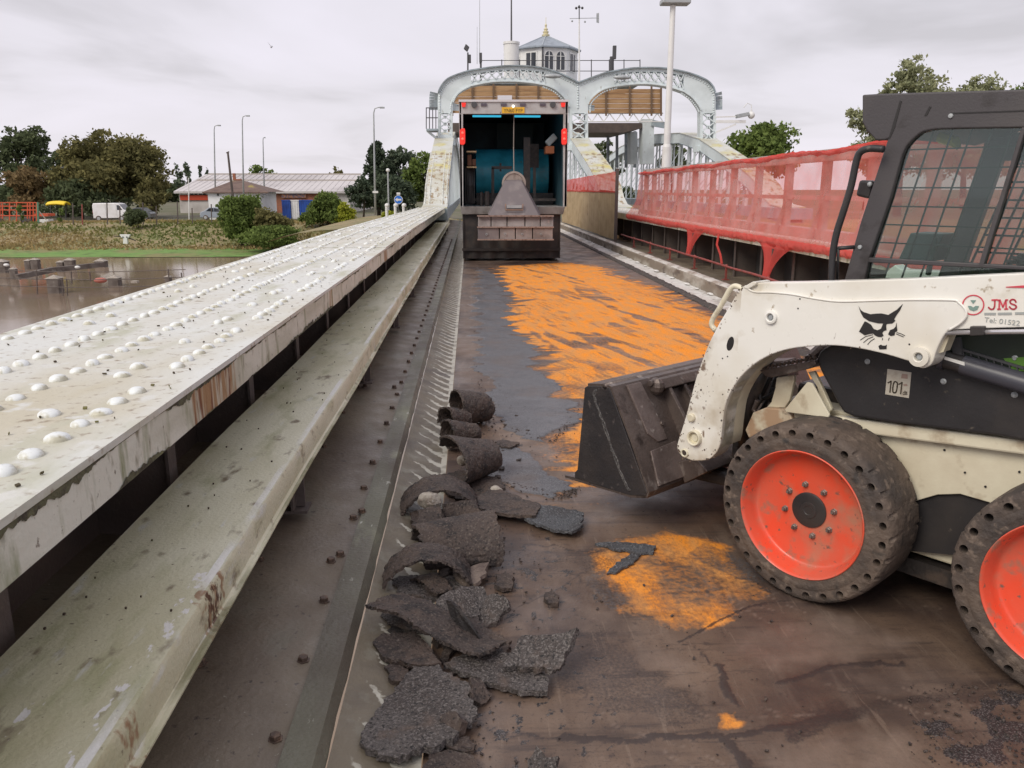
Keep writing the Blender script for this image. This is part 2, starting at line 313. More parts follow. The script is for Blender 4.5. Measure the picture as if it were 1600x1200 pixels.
def sdf(px, py, poly):          # negative inside
    P = np.array(poly, float)[:, :2]; d = np.full(px.shape, 1e9); ins = np.zeros(px.shape, bool)
    for i in range(len(P)):
        a, b = P[i], P[(i+1) % len(P)]; e = b-a; wx, wy = px-a[0], py-a[1]
        t = np.clip((wx*e[0]+wy*e[1])/(e@e), 0, 1); d = np.minimum(d, np.hypot(wx-e[0]*t, wy-e[1]*t))
        c = ((a[1] > py) != (b[1] > py)); ins ^= c & (px < (b[0]-a[0])*(py-a[1])/(b[1]-a[1]+1e-12)+a[0])
    return np.where(ins, -d, d)
def dline(px, py, P):
    P = np.array(P, float)[:, :2]; d = np.full(px.shape, 1e9)
    for a, b in zip(P[:-1], P[1:]):
        e = b-a; wx, wy = px-a[0], py-a[1]; t = np.clip((wx*e[0]+wy*e[1])/(e@e), 0, 1); d = np.minimum(d, np.hypot(wx-e[0]*t, wy-e[1]*t))
    return d
def ss(x, a, b): t = np.clip((x-a)/(b-a), 0, 1); return t*t*(3-2*t)
GP = lambda pts: [G(*p) for p in pts]

# ================================================================ bridge deck (road)
xs = np.linspace(-.16, 3.47, 300)
ys = [-2.5, -1.5, -.5, .3]; y = .8
while y < 19.5: ys.append(y); y += .0115 if y < 5 else .0115*(y/5)**1.6
ys += [22, 26, 32, 42, 60, 90]; ys = np.array(ys)
X, Y = np.meshgrid(xs, ys, indexing='ij')
x, y = X.ravel(), Y.ravel()
org = GP([(775,416),(880,410)]) + [(2.75,17.6,0),(3.30,13,0),(3.32,5.2,0),(2.6,4.7,0),(1.6,4.55,0),(1.0,4.4,0),(.72,4.3,0)] + GP([(885,772),(897,745),(905,700),(880,672),(905,645),(850,590),(838,545),(795,515),(806,470),(785,440)])
wx = x + (fbm(x*1.5+y*.9, y*5-x*3, 3)-.5)*.62*np.clip(y/7, .35, 1.5); wy = y + (fbm(x*2.5, y*2, 5)-.5)*.4
d1 = sdf(wx, wy, org)
ca, sa = math.cos(R(14)), math.sin(R(14))
al = (-x*sa + y*ca); ac = (x*ca + y*sa)
pat = fbm(ac*3.4, al*.95, 21) + .22*(vn(ac*9, al*1.1, 8)-.5)
pat2 = fbm(ac*7, al*1.3, 41, 5)
fleck = fbm(ac*26, al*4, 51, 3)
orange = ss(-d1 + (fbm(x*2+y*6, y*14, 91)-.5)*.30, -.07, .12)*(1-.70*ss(pat, .68, .76))*(1-.50*ss(pat2, .62, .74))*(1-.22*ss(fbm(ac*1.6, al*.5, 33), .50, .60))*(1-.30*ss(fleck, .58, .70))
leftsm = ss(-d1, -.45, .15)*ss(fbm(x*1.3+y*.6, y*9, 61), .44, .60)*.55     # thin smears past the edge
low = np.clip(1-(y-2.8)/2.2, 0, 1)
orange = np.maximum(orange*(1-.35*low*.5*ss(fbm(x*9, y*9, 71), .42, .62)), leftsm*(y > 3.6))
near = ss(-sdf(x + (vn(x*9,y*9,2)-.5)*.1, y + (vn(x*7,y*7,4)-.5)*.1, GP([(905,862),(985,832),(1040,822),(1130,845),(1200,925),(1165,968),(1060,985),(975,965),(930,905)])), -.02, .09)
orange = np.maximum(orange, near*(.62+.38*ss(pat2, .62, .42))*(1-.32*ss(fbm(x*7+y*3, y*5, 72), .50, .62))*(1-.35*ss(fbm(x*3, y*3, 73), .56, .68)))
for bl in ([(1118,1118),(1150,1112),(1165,1130),(1150,1140),(1122,1140)], [(1060,975),(1130,955),(1150,970),(1110,985)]):
    orange = np.maximum(orange, .8*ss(-sdf(x+(vn(x*30,y*30,9)-.5)*.03, y, GP(bl)), -.015, .02)*ss(fbm(x*14, y*14, 99), .35, .55))
jx = x + (vn(x*0+3, y*7, 12)-.5)*.22 + (vn(x*5, y*22, 13)-.5)*.07
slab = np.maximum(ss(-sdf(jx, y, GP([(747,418),(783,436),(800,475),(790,508),(836,545),(845,592),(902,645),(864,692),(800,672),(764,655),(755,600),(743,520)])), -.006, .006),
                  ss(-sdf(jx, y+(vn(x*12, y*12, 14)-.5)*.06, GP([(752,700),(800,700),(860,735),(906,765),(872,779),(815,765),(765,748)])), -.006, .006))
for q in ([(1072,868),(1100,848),(1180,880),(1210,915),(1150,905)], [(908,902),(948,888),(985,944),(950,955)]):
    slab = np.maximum(slab, .45*ss(-sdf(x+(vn(x*20,y*20,6)-.5)*.02, y, GP(q)), -.006, .008))
orange *= 1-.93*slab*(1-.5*ss(fbm(x*1.6, y*11, 81), .57, .66))
tar = np.zeros(x.shape)
rag = (fbm(x*18, y*18, 31)-.5)
for pts, w, k in (([(880,1152),(960,1156),(1060,1152),(1130,1153),(1200,1142),(1310,1120)], .014, .9), ([(1240,1150),(1290,1125),(1340,1112)], .03, .7),
                  ([(1124,1040),(1138,1082),(1152,1100)], .017, .9), ([(1215,1071),(1260,1056),(1300,1041),(1350,1036),(1410,1037)], .013, .85),
                  ([(1062,1004),(1120,972),(1170,950),(1235,937)], .007, .8), ([(1125,1152),(1150,1174),(1168,1205)], .02, .9),
                  ([(1060,1004),(1100,1024),(1126,1050)], .005, .7), ([(780,872),(900,900),(990,962)], .006, .6), ([(790,958),(870,922),(932,880)], .006, .6),
                  ([(820,850),(930,862),(1010,850)], .008, .7), ([(870,950),(990,1000),(1060,1015)], .004, .5), ([(900,1200),(1000,1110),(1130,1050)], .004, .35),
                  ([(1300,1115),(1420,1095),(1600,1060)], .02, .45), ([(700,1110),(780,1150),(880,1152)], .008, .7)):
    tar = np.maximum(tar, k*ss(dline(x + rag*.05, y + rag*.05, GP(pts)), w*1.25, w*.7))
for q, k in (([(860,985),(935,975),(1020,1040),(1112,1105),(1112,1145),(900,1100),(840,1040)], .48), ([(870,858),(930,850),(975,885),(905,905)], .45), ([(1190,1135),(1290,1095),(1380,1100),(1300,1135)], .5), ([(700,860),(800,850),(905,870),(860,900),(760,900)], .36), ([(905,905),(950,895),(990,945),(950,958)], .42)):
    tar = np.maximum(tar, k*ss(-sdf(x+rag*.12, y+rag*.12, GP(q)), -.03, .05))
pale = np.zeros(x.shape)
for q, k in (([(1150,985),(1300,955),(1440,1000),(1370,1030),(1210,1050),(1130,1015)], .7), ([(985,1000),(1060,1018),(1112,1060),(1102,1098),(1000,1035)], .6), ([(700,968),(860,925),(960,955),(1010,1000),(870,985)], .55), ([(1160,1165),(1400,1135),(1520,1210),(1200,1225)], .7), ([(760,655),(860,692),(900,735),(800,698)], .8), ([(720,1060),(840,1080),(880,1140),(760,1140)], .35), ([(1300,1050),(1500,1040),(1540,1080),(1400,1100)], .4), ([(712,600),(745,600),(752,430),(722,430)], .55)):
    pale = np.maximum(pale, k*ss(-sdf(x+rag*.10, y+rag*.10, GP(q)), -.03, .06)*(.55+.45*ss(fbm(x*9-y*4, y*3, 88), .35, .6)))
rs_ = random.Random(12)
for i in range(34):
    a = (rs_.uniform(800, 1500), rs_.uniform(860, 1190)); an = rs_.choice((-.5, .35, .5, .1)) + rs_.gauss(0, .12); ln = rs_.uniform(50, 190); P_s = GP([a, (a[0]+ln*.5, a[1]+ln*.5*an), (a[0]+ln, a[1]+ln*an*.8)])
    pale = np.maximum(pale, rs_.uniform(.3, .9)*ss(dline(x + rag*.02, y + rag*.02, P_s), .0045, .001)*ss(fbm(x*20, y*20, i), .35, .55))
gran = ss(-sdf(x+rag*.2, y+rag*.15, GP([(1400,1140),(1500,1100),(1560,1080),(1700,1070),(1700,1230),(1480,1190)])), -.05, .06)*ss(fbm(x*11, y*11, 55), .46, .56)
gran = np.maximum(gran, ss(-sdf(x+rag*.1, y+rag*.1, GP([(700,855),(790,845),(900,870),(960,940),(900,1000),(760,990)])), -.05, .1)*ss(fbm(x*30, y*30, 56), .64, .70)*.7)
gran = np.maximum(gran, ss(-sdf(x+rag*.1, y+rag*.1, [(-.1,1.0),(.5,1.0),(.5,3.5),(.3,7.2),(-.1,7.2)]), -.05, .1)*ss(fbm(x*34, y*34, 57), .68, .74)*.7)
z = slab*.009*(slab > .5) + gran*.006*fbm(x*60, y*60, 7) + tar*.003 + (fbm(x*3, y*3, 9)-.5)*.006*(x > 0)
ny_ = len(ys); nx_ = len(xs)
I = np.arange(nx_*ny_).reshape(nx_, ny_)
F_ = np.stack([I[:-1, :-1].ravel(), I[1:, :-1].ravel(), I[1:, 1:].ravel(), I[:-1, 1:].ravel()], 1)
me = bpy.data.meshes.new('bridge_deck'); me.vertices.add(x.size); me.vertices.foreach_set('co', np.stack([x, y, z], 1).ravel())
me.loops.add(F_.size); me.polygons.add(len(F_)); me.loops.foreach_set('vertex_index', F_.ravel()); me.polygons.foreach_set('loop_start', np.arange(len(F_))*4); me.update(calc_edges=True); me.shade_smooth()
for nm, ar in (('orange', orange), ('slab', slab), ('tar', tar), ('gran', gran), ('pale', pale)):
    at = me.attributes.new(nm, 'FLOAT', 'POINT'); at.data.foreach_set('value', ar.astype(np.float32))
deck = bpy.data.objects.new('bridge_deck', me); COL.objects.link(deck); deck['kind'] = 'structure'
def deckmat():
    m = bpy.data.materials.new('stripped_deck'); m.use_nodes = True; t = m.node_tree; t.nodes.clear(); N = t.nodes.new; L = t.links.new
    o = N('ShaderNodeOutputMaterial'); b = N('ShaderNodeBsdfPrincipled'); L(b.outputs[0], o.inputs[0]); tc = N('ShaderNodeTexCoord')
    def nz(s, st=(1,1,1), d=6, rot=0, rg=.6):
        mp = N('ShaderNodeMapping'); L(tc.outputs['Object'], mp.inputs[0]); mp.inputs['Scale'].default_value = st; mp.inputs['Rotation'].default_value = (0,0,rot)
        n = N('ShaderNodeTexNoise'); L(mp.outputs[0], n.inputs['Vector']); n.inputs['Scale'].default_value = s; n.inputs['Detail'].default_value = d; n.inputs['Roughness'].default_value = rg; return n.outputs[0]
    def mr(v, a, b_, c=0, d=1):
        k = N('ShaderNodeMapRange'); L(v, k.inputs[0]); k.inputs[1].default_value = a; k.inputs[2].default_value = b_; k.inputs[3].default_value = c; k.inputs[4].default_value = d; return k.outputs[0]
    def mix(f, a, c):
        k = N('ShaderNodeMix'); k.data_type = 'RGBA'; L(f, k.inputs[0])
        if isinstance(a, tuple): k.inputs[6].default_value = (*a, 1)
        else: L(a, k.inputs[6])
        if isinstance(c, tuple): k.inputs[7].default_value = (*c, 1)
        else: L(c, k.inputs[7])
        return k.outputs[2]
    def at(n): k = N('ShaderNodeAttribute'); k.attribute_name = n; return k.outputs['Fac']
    def ma(op, a, c):
        k = N('ShaderNodeMath'); k.operation = op
        for i, v in enumerate((a, c)):
            if isinstance(v, (int, float)): k.inputs[i].default_value = v
            else: L(v, k.inputs[i])
        k.use_clamp = True; return k.outputs[0]
    base = mix(mr(nz(1.0), .40, .60), (.175, .118, .084), (.070, .047, .039))
    base = mix(mr(nz(2.6, (2.6,.5,1), 8, R(-52)), .52, .68, 0, .4), base, (.235, .178, .14))
    base = mix(mr(nz(3.0, (.4,4,1), 7, R(20)), .54, .66, 0, .6), base, (.048, .034, .032))
    base = mix(mr(nz(26, (1,1,1), 4), .60, .70, 0, .7), base, (.06, .042, .038))
    base = mix(mr(nz(170, (1,1,1), 3), .70, .76, 0, .6), base, (.28, .22, .18))
    base = mix(mr(nz(5.5, (.35,3.4,1), 9, R(24), .7), .585, .605, 0, .55), base, (.058, .042, .037))
    base = mix(mr(nz(7.5, (3.6,.3,1), 9, R(-60), .7), .60, .62, 0, .35), base, (.25, .185, .14))
    base = mix(mr(nz(95, (1,1,1), 5, 0, .75), .56, .64, 0, .55), base, (.05, .038, .034))
    base = mix(ma('MULTIPLY', at('pale'), .75), base, mix(mr(nz(11, (1,1,1), 7), .4, .62), (.20,.15,.118), (.27,.20,.16)))
    fine = nz(34, (1,1,1), 6); fo = ma('ADD', at('orange'), ma('SUBTRACT', ma('MULTIPLY', fine, .5), .25))
    om = mr(ma('ADD', at('orange'), mr(fine, .35, .65, -.16, .16)), .18, .80)
    oc = mix(mr(nz(4, (2,.6,1), 7, R(14)), .38, .60), (.86, .295, .030), (.66, .30, .09))
    oc = mix(mr(nz(48, (2,.7,1), 6), .50, .66, 0, .6), oc, (.36, .15, .065))
    c = mix(om, base, oc)
    sc = mix(mr(nz(150, (1,1,1), 3), .42, .62), (.070, .070, .078), (.16, .158, .168))
    sc = mix(mr(nz(1.8, (1,1,1), 6), .50, .66, 0, .7), sc, (.12, .095, .085))
    sm = mr(ma('ADD', at('slab'), mr(nz(70), .4, .6, -.12, .12)), .35, .65)
    c = mix(ma('MULTIPLY', sm, mr(at('orange'), .15, .6, 1, .25)), c, sc)
    tm = mr(ma('ADD', at('tar'), mr(nz(90), .3, .7, -.3, .3)), .2, .75)
    c = mix(ma('MULTIPLY', tm, .85), c, (.045, .033, .031))
    gm = mr(ma('ADD', at('gran'), mr(nz(120), .3, .7, -.4, .4)), .35, .6)
    c = mix(gm, c, mix(mr(nz(190, (1,1,1), 2), .52, .62), (.032, .027, .027), (.13, .115, .11)))
    L(c, b.inputs['Base Color'])
    rg = mr(nz(2.6), .38, .62, .30, .60); rg = ma('ADD', rg, ma('MULTIPLY', at('orange'), .40)); L(rg, b.inputs['Roughness'])
    L(mr(at('orange'), 0, .6, .42, .12), b.inputs['Specular IOR Level'])
    bp = N('ShaderNodeBump'); bp.inputs['Distance'].default_value = .006; bp.inputs['Strength'].default_value = .55
    hh = ma('ADD', ma('MULTIPLY', nz(75, (1,1,1), 5), .45), ma('MULTIPLY', nz(7, (3,.7,1), 6, R(-40)), .4)); L(hh, bp.inputs['Height']); L(bp.outputs[0], b.inputs['Normal'])
    return m
me.materials.append(deckmat())

# ================================================================ left side: gutter strip, foot plate, rail, girder
mb = MB(); mb.grid(lambda u, v: (-.425 + u*.262, -2 + v*44, .045 - .043*min(1, u*1.4) + (.012 if u < .05 else 0)), 8, 88)
def guttermat():
    m = mat('scalloped_gutter', (.17, .142, .10), [((.10, .08, .06), 3, .45, .65), ((.22, .205, .16), 7, .55, .7)], rough=.5, rvar=.12, bump=.3)
    t = m.node_tree; N = t.nodes.new; L = t.links.new; b = [n for n in t.nodes if n.type == 'BSDF_PRINCIPLED'][0]; src = b.inputs['Base Color'].links[0].from_socket
    tc = N('ShaderNodeTexCoord'); sp = N('ShaderNodeSeparateXYZ'); L(tc.outputs['Object'], sp.inputs[0])
    def ma(op, a, c, cl=False):
        k = N('ShaderNodeMath'); k.operation = op; k.use_clamp = cl
        for i, v in enumerate((a, c)):
            if isinstance(v, (int, float)): k.inputs[i].default_value = v
            else: L(v, k.inputs[i])
        return k.outputs[0]
    nz = N('ShaderNodeTexNoise'); L(tc.outputs['Object'], nz.inputs['Vector']); nz.inputs['Scale'].default_value = 9; nz.inputs['Detail'].default_value = 5
    n2 = N('ShaderNodeTexNoise'); L(tc.outputs['Object'], n2.inputs['Vector']); n2.inputs['Scale'].default_value = 40; n2.inputs['Detail'].default_value = 4
    ph = ma('FRACT', ma('DIVIDE', ma('ADD', ma('ADD', sp.outputs[1], ma('MULTIPLY', sp.outputs[0], 1.25)), ma('MULTIPLY', nz.outputs[0], .10)), .19), 0)
    tri = ma('ABSOLUTE', ma('SUBTRACT', ph, .5), 0)
    wdt = N('ShaderNodeMapRange'); L(sp.outputs[0], wdt.inputs[0]); wdt.inputs[1].default_value = -.37; wdt.inputs[2].default_value = -.19; wdt.inputs[3].default_value = .04; wdt.inputs[4].default_value = .24
    st = N('ShaderNodeMapRange'); L(ma('SUBTRACT', wdt.outputs[0], ma('ADD', tri, ma('MULTIPLY', ma('SUBTRACT', n2.outputs[0], .5), .35))), st.inputs[0]); st.inputs[1].default_value = -.02; st.inputs[2].default_value = .03
    inn = N('ShaderNodeMapRange'); L(sp.outputs[0], inn.inputs[0]); inn.inputs[1].default_value = -.372; inn.inputs[2].default_value = -.355
    ed = N('ShaderNodeMapRange'); L(ma('ADD', sp.outputs[0], ma('MULTIPLY', nz.outputs[0], .03)), ed.inputs[0]); ed.inputs[1].default_value = -.183; ed.inputs[2].default_value = -.176
    br = N('ShaderNodeMapRange'); L(nz.outputs[0], br.inputs[0]); br.inputs[1].default_value = .33; br.inputs[2].default_value = .5; br.inputs[3].default_value = .25
    f = ma('MULTIPLY', ma('MAXIMUM', ma('MULTIPLY', st.outputs[0], inn.outputs[0]), ed.outputs[0]), br.outputs[0], True)
    mx = N('ShaderNodeMix'); mx.data_type = 'RGBA'; L(f, mx.inputs[0]); L(src, mx.inputs[6]); mx.inputs[7].default_value = (.50, .48, .41, 1); L(mx.outputs[2], b.inputs['Base Color'])
    return m
tag(mb.build('gutter_strip', guttermat(), smooth='all'), kind='structure')
mb = MB(); mb.grid(lambda u, v: (-1.66 + u*1.11, -2 + v*44, .185 - u*.11 + .004*math.sin(v*300)*(1-u)), 6, 200)
fp = thing('foot_plate', 'brown bolted steel plate lying between the low rail and the gutter', 'steel plate', (-.7, 0, 0))
mb.build('plate', m_plate, fp, smooth='all')
def edge_band(u, v):
    yy = -2 + v*44; w = (fbm(np.array([yy*7.]), np.array([1.]), 3)[0]-.5)*.012
    return (-.555 + u*.122 + (w if u > .9 else 0), yy, .088 if u < .95 else .050)
bnd = MB(); bnd.grid(edge_band, 5, 700); bnd.build('edge_band', m_band, fp, smooth=True)
bolt = None
def bolt_mb(c, r=.017):
    b = MB(); b.lathe([(r*1.35, 0), (r*1.35, .003), (r, .004), (r, .019), (r*.8, .022)], c, (0,0,1), 6); return b
bm_ = bolt_mb((0,0,0)); bm_.local = True
bsp = []
for i in range(60):
    yy = 2.07 + i*.405
    if len(bsp) < 99 and yy < 26: bsp.append((-.59, yy))
for i in range(34):
    yy = 1.65 + i*.77
    if len(bsp) < 99: bsp.append((-.915, yy))
for q in ((-.62,3.22),(-.555,3.75),(-.88,3.78),(-.63,6.33),(-.86,6.3)): bsp.append(q)
for i, (bx, by) in enumerate(bsp[:99]):
    if bolt is None: o = bolt = bm_.build('bolt', m_bolt, fp)
    else: o = bolt.copy(); COL.objects.link(o)
    zz = .185 - (bx+1.66)/1.11*.11 if bx < -.56 else .088
    o.parent = fp; o.location = (bx + .7, by, zz); o.rotation_euler = (0, 0, random.random()*6); o.scale = (1, 1, random.uniform(.8, 1.15))

rail = thing('guard_rail', 'low algae stained cream channel rail running beside the riveted girder', 'guard rail', (-1, 0, 0))
cs = [(-1.235,.462),(-1.225,.48),(-.828,.48),(-.806,.474),(-.798,.458),(-.798,.372),(-.79,.364),(-.776,.362),(-.776,.356),(-.806,.356),(-.806,.452),(-.83,.464),(-1.225,.466)]
mb = MB()
segs = [(-1.5, 32)]
ysr = [-1.5 + i*.25 for i in range(134)]
vs = []
for i, yy in enumerate(ysr):
    dx = .004*math.sin(yy*1.3); dz = .003*math.sin(yy*2.1)
    vs += [(a+dx, yy, b+dz) for a, b in cs]
nc = len(cs); fs = [(i*nc+k, i*nc+(k+1) % nc, (i+1)*nc+(k+1) % nc, (i+1)*nc+k) for i in range(len(ysr)-1) for k in range(nc)]
mb.add(vs, fs); mb.build('rail_channel', m_rail, rail, smooth=True, angle=30)
for i in range(12):
    yy = 1.05 + i*2.6; b = MB()
    b.box(-.90, -.808, yy-.008, yy+.008, .17, .45); b.box(-.862, -.85, yy-.07, yy, .17, .45); b.box(-.93, -.79, yy-.06, yy+.06, .152, .165)
    b.build('bracket', m_dark, rail)

gird = thing('riveted_girder', 'broad white riveted girder top with rust stained side plate beside the river', 'bridge girder', (-1.6, 0, 0))
def flange(name, pr, m, parent, x0f, x1f, zf, th, ysl, jit=0):
    vs = []
    for yy in ysl: a, b, c = x0f(yy), x1f(yy), zf(yy); vs += [(a, yy, c), (b, yy, c), (b, yy, c-th), (a, yy, c-th)]
    fs = [(i*4+k, i*4+(k+1) % 4, i*4+4+(k+1) % 4, i*4+4+k) for i in range(len(ysl)-1) for k in range(4)] + [(0,1,2,3), tuple(len(vs)-4+k for k in range(4))[::-1]]
    b_ = MB(); b_.add(vs, fs); return b_.build(name, m, parent)
tap = lambda a, b: (lambda yy: a if yy < 14 else a + (b-a)*(yy-14)/16)
flange('top_plate', None, m_white, gird, tap(-2.24, -1.80), tap(-.985, -.90), lambda y_: .98, .02, [-1.5, 2, 5, 8, 9.55])
flange('top_plate', None, m_white, gird, tap(-2.22, -1.80), tap(-.990, -.90), lambda y_: .987, .027, [9.56, 14, 18, 22, 26, 30])
fsd = MB(); fsd.add([(-1.002, -1.5, .83), (-.99, -1.5, .83), (-.99, -1.5, .959), (-1.002, -1.5, .959), (-1.002, 14, .83), (-.99, 14, .83), (-.99, 14, .959), (-1.002, 14, .959), (-.912, 30, .83), (-.90, 30, .83), (-.90, 30, .959), (-.912, 30, .959)],
    [(0,1,5,4),(1,2,6,5),(2,3,7,6),(3,0,4,7),(4,5,9,8),(5,6,10,9),(6,7,11,10),(7,4,8,11),(0,3,2,1),(8,9,10,11)])
o = fsd.build('side_plate', m_fascia, gird)
# outer side plate, web and stiffeners under the flange
MB().box(-2.23, -2.215, -1.5, 14, .80, .958).build('outer_side_plate', m_fascia, gird)
wb = MB(); wb.box(-1.66, -1.64, -1.5, 30, -1.2, .955); wb.build('web', m_dark, gird)
for i in range(23):
    yy = .75 + i*1.3; b = MB(); b.box(-1.638, -1.30, yy-.006, yy+.006, -.2, .955); b.box(-1.31, -1.297, yy-.045, yy+.045, -.2, .955); b.build('stiffener', m_dark, gird)
# rust and stains on fascia and rail, then a painted edge highlight
yA = Xp(292, 590, -.985)[1]; yB = Xp(366, 545, -.985)[1]
add_patch(m_fascia, (.33,.20,.10), [(.55,.66,yA-.03,yB+.04),(.55,.66,5.6,5.8),(.55,.66,9.3,9.7)], 10, (1,2.4,.30), .36, .52)
add_patch(m_fascia, (.17,.06,.025), [(.55,.66,yA,yB),(.55,.66,9.4,9.6)], 15, (1,2.2,.35), .50, .60)
add_patch(m_rail, (.30,.19,.11), [(.160,.30,2.12,2.42),(.170,.30,1.55,1.72)], 30, (1,1,.7), .47, .60)
add_patch(m_rail, (.10,.05,.03), [(.185,.30,2.16,2.38)], 46, (1,1,.7), .48, .56)
add_patch(m_rail, (.70,.68,.64), [(-.20,.0,1.35,1.75),(.12,.19,1.2,2.4)], 22, (1.5,.8,1), .56, .60)
add_patch(m_rail, (.23,.22,.12), [(.198,.30,-2,33)], 7, (1,.30,1), .44, .60, .3)
add_patch(m_rail, (.74,.73,.68), [(.155,.196,-2,33)], 6, (1,.30,1), .44, .58, .3)  # pale highlight along the rail's top edge, put into the colour
m_moss = mat('moss_in_seam', (.12,.115,.065), [((.06,.05,.035), 20, .45, .6), ((.20,.20,.10), 9, .55, .7)], rough=.95, bump=1, bscale=60)
def seam(xf, z0, dn, y0, y1, thr, amp, name, par, m=m_moss, seed=0, n=2600):
    vs, fs = [], []
    for i in range(n+1):
        yy = y0 + (y1-y0)*(i/n)**1.5; a = float(fbm(np.array([yy*2.2]), np.array([seed+.5]), 21, 3)[0]); c = float(fbm(np.array([yy*34.]), np.array([seed+3.]), 22, 4)[0]); w_ = max(.0004, (a-thr)*amp*2)*c*2
        vs += [(xf(yy), yy, z0), (xf(yy), yy, z0 + dn*w_)]
        if i: fs.append((2*i-2, 2*i, 2*i+1, 2*i-1))
    b = MB(); b.add(vs, fs); return b.build(name, m, par)
xfas = lambda yy: -.9872 if yy < 14 else -.9872 + .09*(yy-14)/16
seam(xfas, .9585, -1, .8, 28, .42, .030, 'seam_moss', gird, seed=1); seam(xfas, .8315, 1, .8, 28, .52, .035, 'edge_moss', gird, seed=7)
rv = None; spots = []
def row(x_, y0, dy, skip=None):
    yy = y0; i = 0
    while yy < 29.6:
        if skip is None or skip(i): spots.append((x_ if yy < 14 else x_*(1 - (yy-14)*.009), yy))
        yy += dy; i += 1
row(-1.14, 1.24, .132, lambda i: i % 9 not in (3, 4)); row(-1.29, 1.36, .132, lambda i: i % 9 in (3, 4, 8)); row(-1.49, 1.3, .132); row(-1.762, 1.42, .134); row(-2.13, 1.5, .132); row(-1.95, 1.50, .264, lambda i: i % 5 < 2)
spots.sort(key=lambda p: p[0]**2*.5 + p[1]**2)
vis = [p for p in spots if in_view((p[0], p[1], .98))]
def rivet(mb_, c, s=1): mb_.lathe([(.030*s, 0), (.0295*s, .006), (.0235*s, .0135), (.0135*s, .0185), (.001, .020)], c, (0,0,1), 12, cap=False)
r0 = MB(); rivet(r0, (0,0,0)); r0.local = True
vis.sort(key=lambda p: p[0]**2 + p[1]**2); first = vis
for i, (rx, ry) in enumerate(first[:99]):
    if rv is None: o = rv = r0.build('rivet', m_rivet, gird, smooth='all')
    else: o = rv.copy(); COL.objects.link(o)
    s_ = random.uniform(.86, 1.1); o.parent = gird; o.location = (rx+1.6+random.uniform(-.006,.006), ry+random.uniform(-.008,.008), .98 if ry < 9.55 else .987); o.scale = (s_*random.uniform(.95,1.05), s_, random.uniform(.8, 1.15)); o.rotation_euler = (0, 0, random.random()*3)
rest = MB()
for rx, ry in first[99:]: rivet(rest, (rx+random.uniform(-.005,.005), ry+random.uniform(-.008,.008), .98 if ry < 9.55 else .987), random.uniform(.85, 1.08))
tag(rest.build('rivets', m_rivet, gird, smooth='all'), kind='stuff')
# leaf litter and grit on the flange
lit = MB()
for i in range(300):
    yy = 1.5 + 14*random.random()**1.7; xx = random.uniform(-2.2, -1.02); r_ = random.uniform(.002, .007); a = random.random()*6
    lit.obox((xx, yy, .985 if yy < 9.55 else .992), (r_*math.cos(a), r_*math.sin(a), 0), (-r_*.5*math.sin(a), r_*.5*math.cos(a), random.uniform(-.002,.002)), (0,0,.0025))
for i in range(60):
    yy = 1.4 + 9*random.random()**1.5; xx = random.uniform(-1.2, -.83); r_ = random.uniform(.0015, .0035)
    lit.obox((xx, yy, .485), (r_,0,0), (0,r_,0), (0,0,.003))
o = lit.build('leaf_litter', mat('leaf_litter', (.07,.05,.035), [((.16,.15,.06), 2, .5, .6)], rough=.9)); tag(o, 'dark specks and leaf bits scattered over the white girder top', 'litter', kind='stuff')

# ================================================================ right side: kerb, ledge, girder, pipe rail
kb = thing('kerb_beam', 'weathered concrete kerb with white gutter along the right of the road', 'kerb', (3.6, 0, 0))
def kprof(prof, wob, name, m, n1=20, n2=620):
    def fn(u, v):
        yy = 1 + v*41; n_ = float(fbm(np.array([yy*3.]), np.array([u*3.]), 5)[0]-.5); n2_ = float(fbm(np.array([yy*11.]), np.array([u*6.]), 6)[0]-.5)
        k = u*(len(prof)-1); i = min(int(k), len(prof)-2); t = k-i; a, b = prof[i], prof[i+1]
        return (a[0]+(b[0]-a[0])*t + (n_*.5+n2_)*wob, yy, a[1]+(b[1]-a[1])*t + n2_*wob*.7)
    q = MB(); q.grid(fn, n1, n2); return q.build(name, m, kb, smooth=True, angle=60)
kprof([(3.36, .002), (3.385, .028), (3.43, .038), (3.50, .030), (3.52, .012)], .045, 'road_edge_strip', mat('black_mastic', (.06,.05,.045), [((.11,.09,.075), 9, .5, .65), ((.03,.026,.024), 30, .55, .7)], rough=.8, bump=1, bscale=40), 8)
kprof([(3.49, .016), (3.56, .020), (3.66, .026), (3.75, .040), (3.775, .052)], .014, 'gutter', mat('white_limewashed_gutter', (.60,.58,.55), [((.33,.29,.25), 2.6, .48, .66, (1,.4,1)), ((.72,.71,.69), 6, .5, .7), ((.16,.13,.11), 14, .62, .70)], rough=.6, bump=.5, bscale=22), 10)
kprof([(3.765, .03), (3.772, .12), (3.775, .205), (3.79, .225)], .018, 'beam_face', mat('stained_beam_face', (.23,.19,.15), [((.42,.39,.34), 3, .50, .66, (1,.35,1)), ((.10,.075,.06), 5, .54, .68, (1,.3,1))], rough=.8, bump=.8, bscale=20), 10)
kprof([(3.785, .222), (3.82, .246), (3.90, .250), (3.945, .240), (3.955, .16)], .012, 'beam_top', mat('beam_top_paint', (.56,.54,.50), [((.32,.27,.22), 4, .46, .62, (1,.5,1)), ((.14,.11,.085), 8, .60, .70)], rough=.6, bump=.5, bscale=22), 10)
spl = MB(); rk = random.Random(4)
for i in range(24):
    yy = 8 + i*.8 + rk.uniform(-.4,.4); spl.ball((3.745+rk.uniform(-.02,.01), yy, .052), .045*rk.uniform(.6,1.4), 10, 5, (.8,2.2,.35), True)
tag(spl.build('lime_splash', mat('lime_splash', (.74,.73,.71), [((.5,.47,.43), 20, .5, .7)], rough=.7, bump=.8), kb, smooth='all'), kind='stuff')
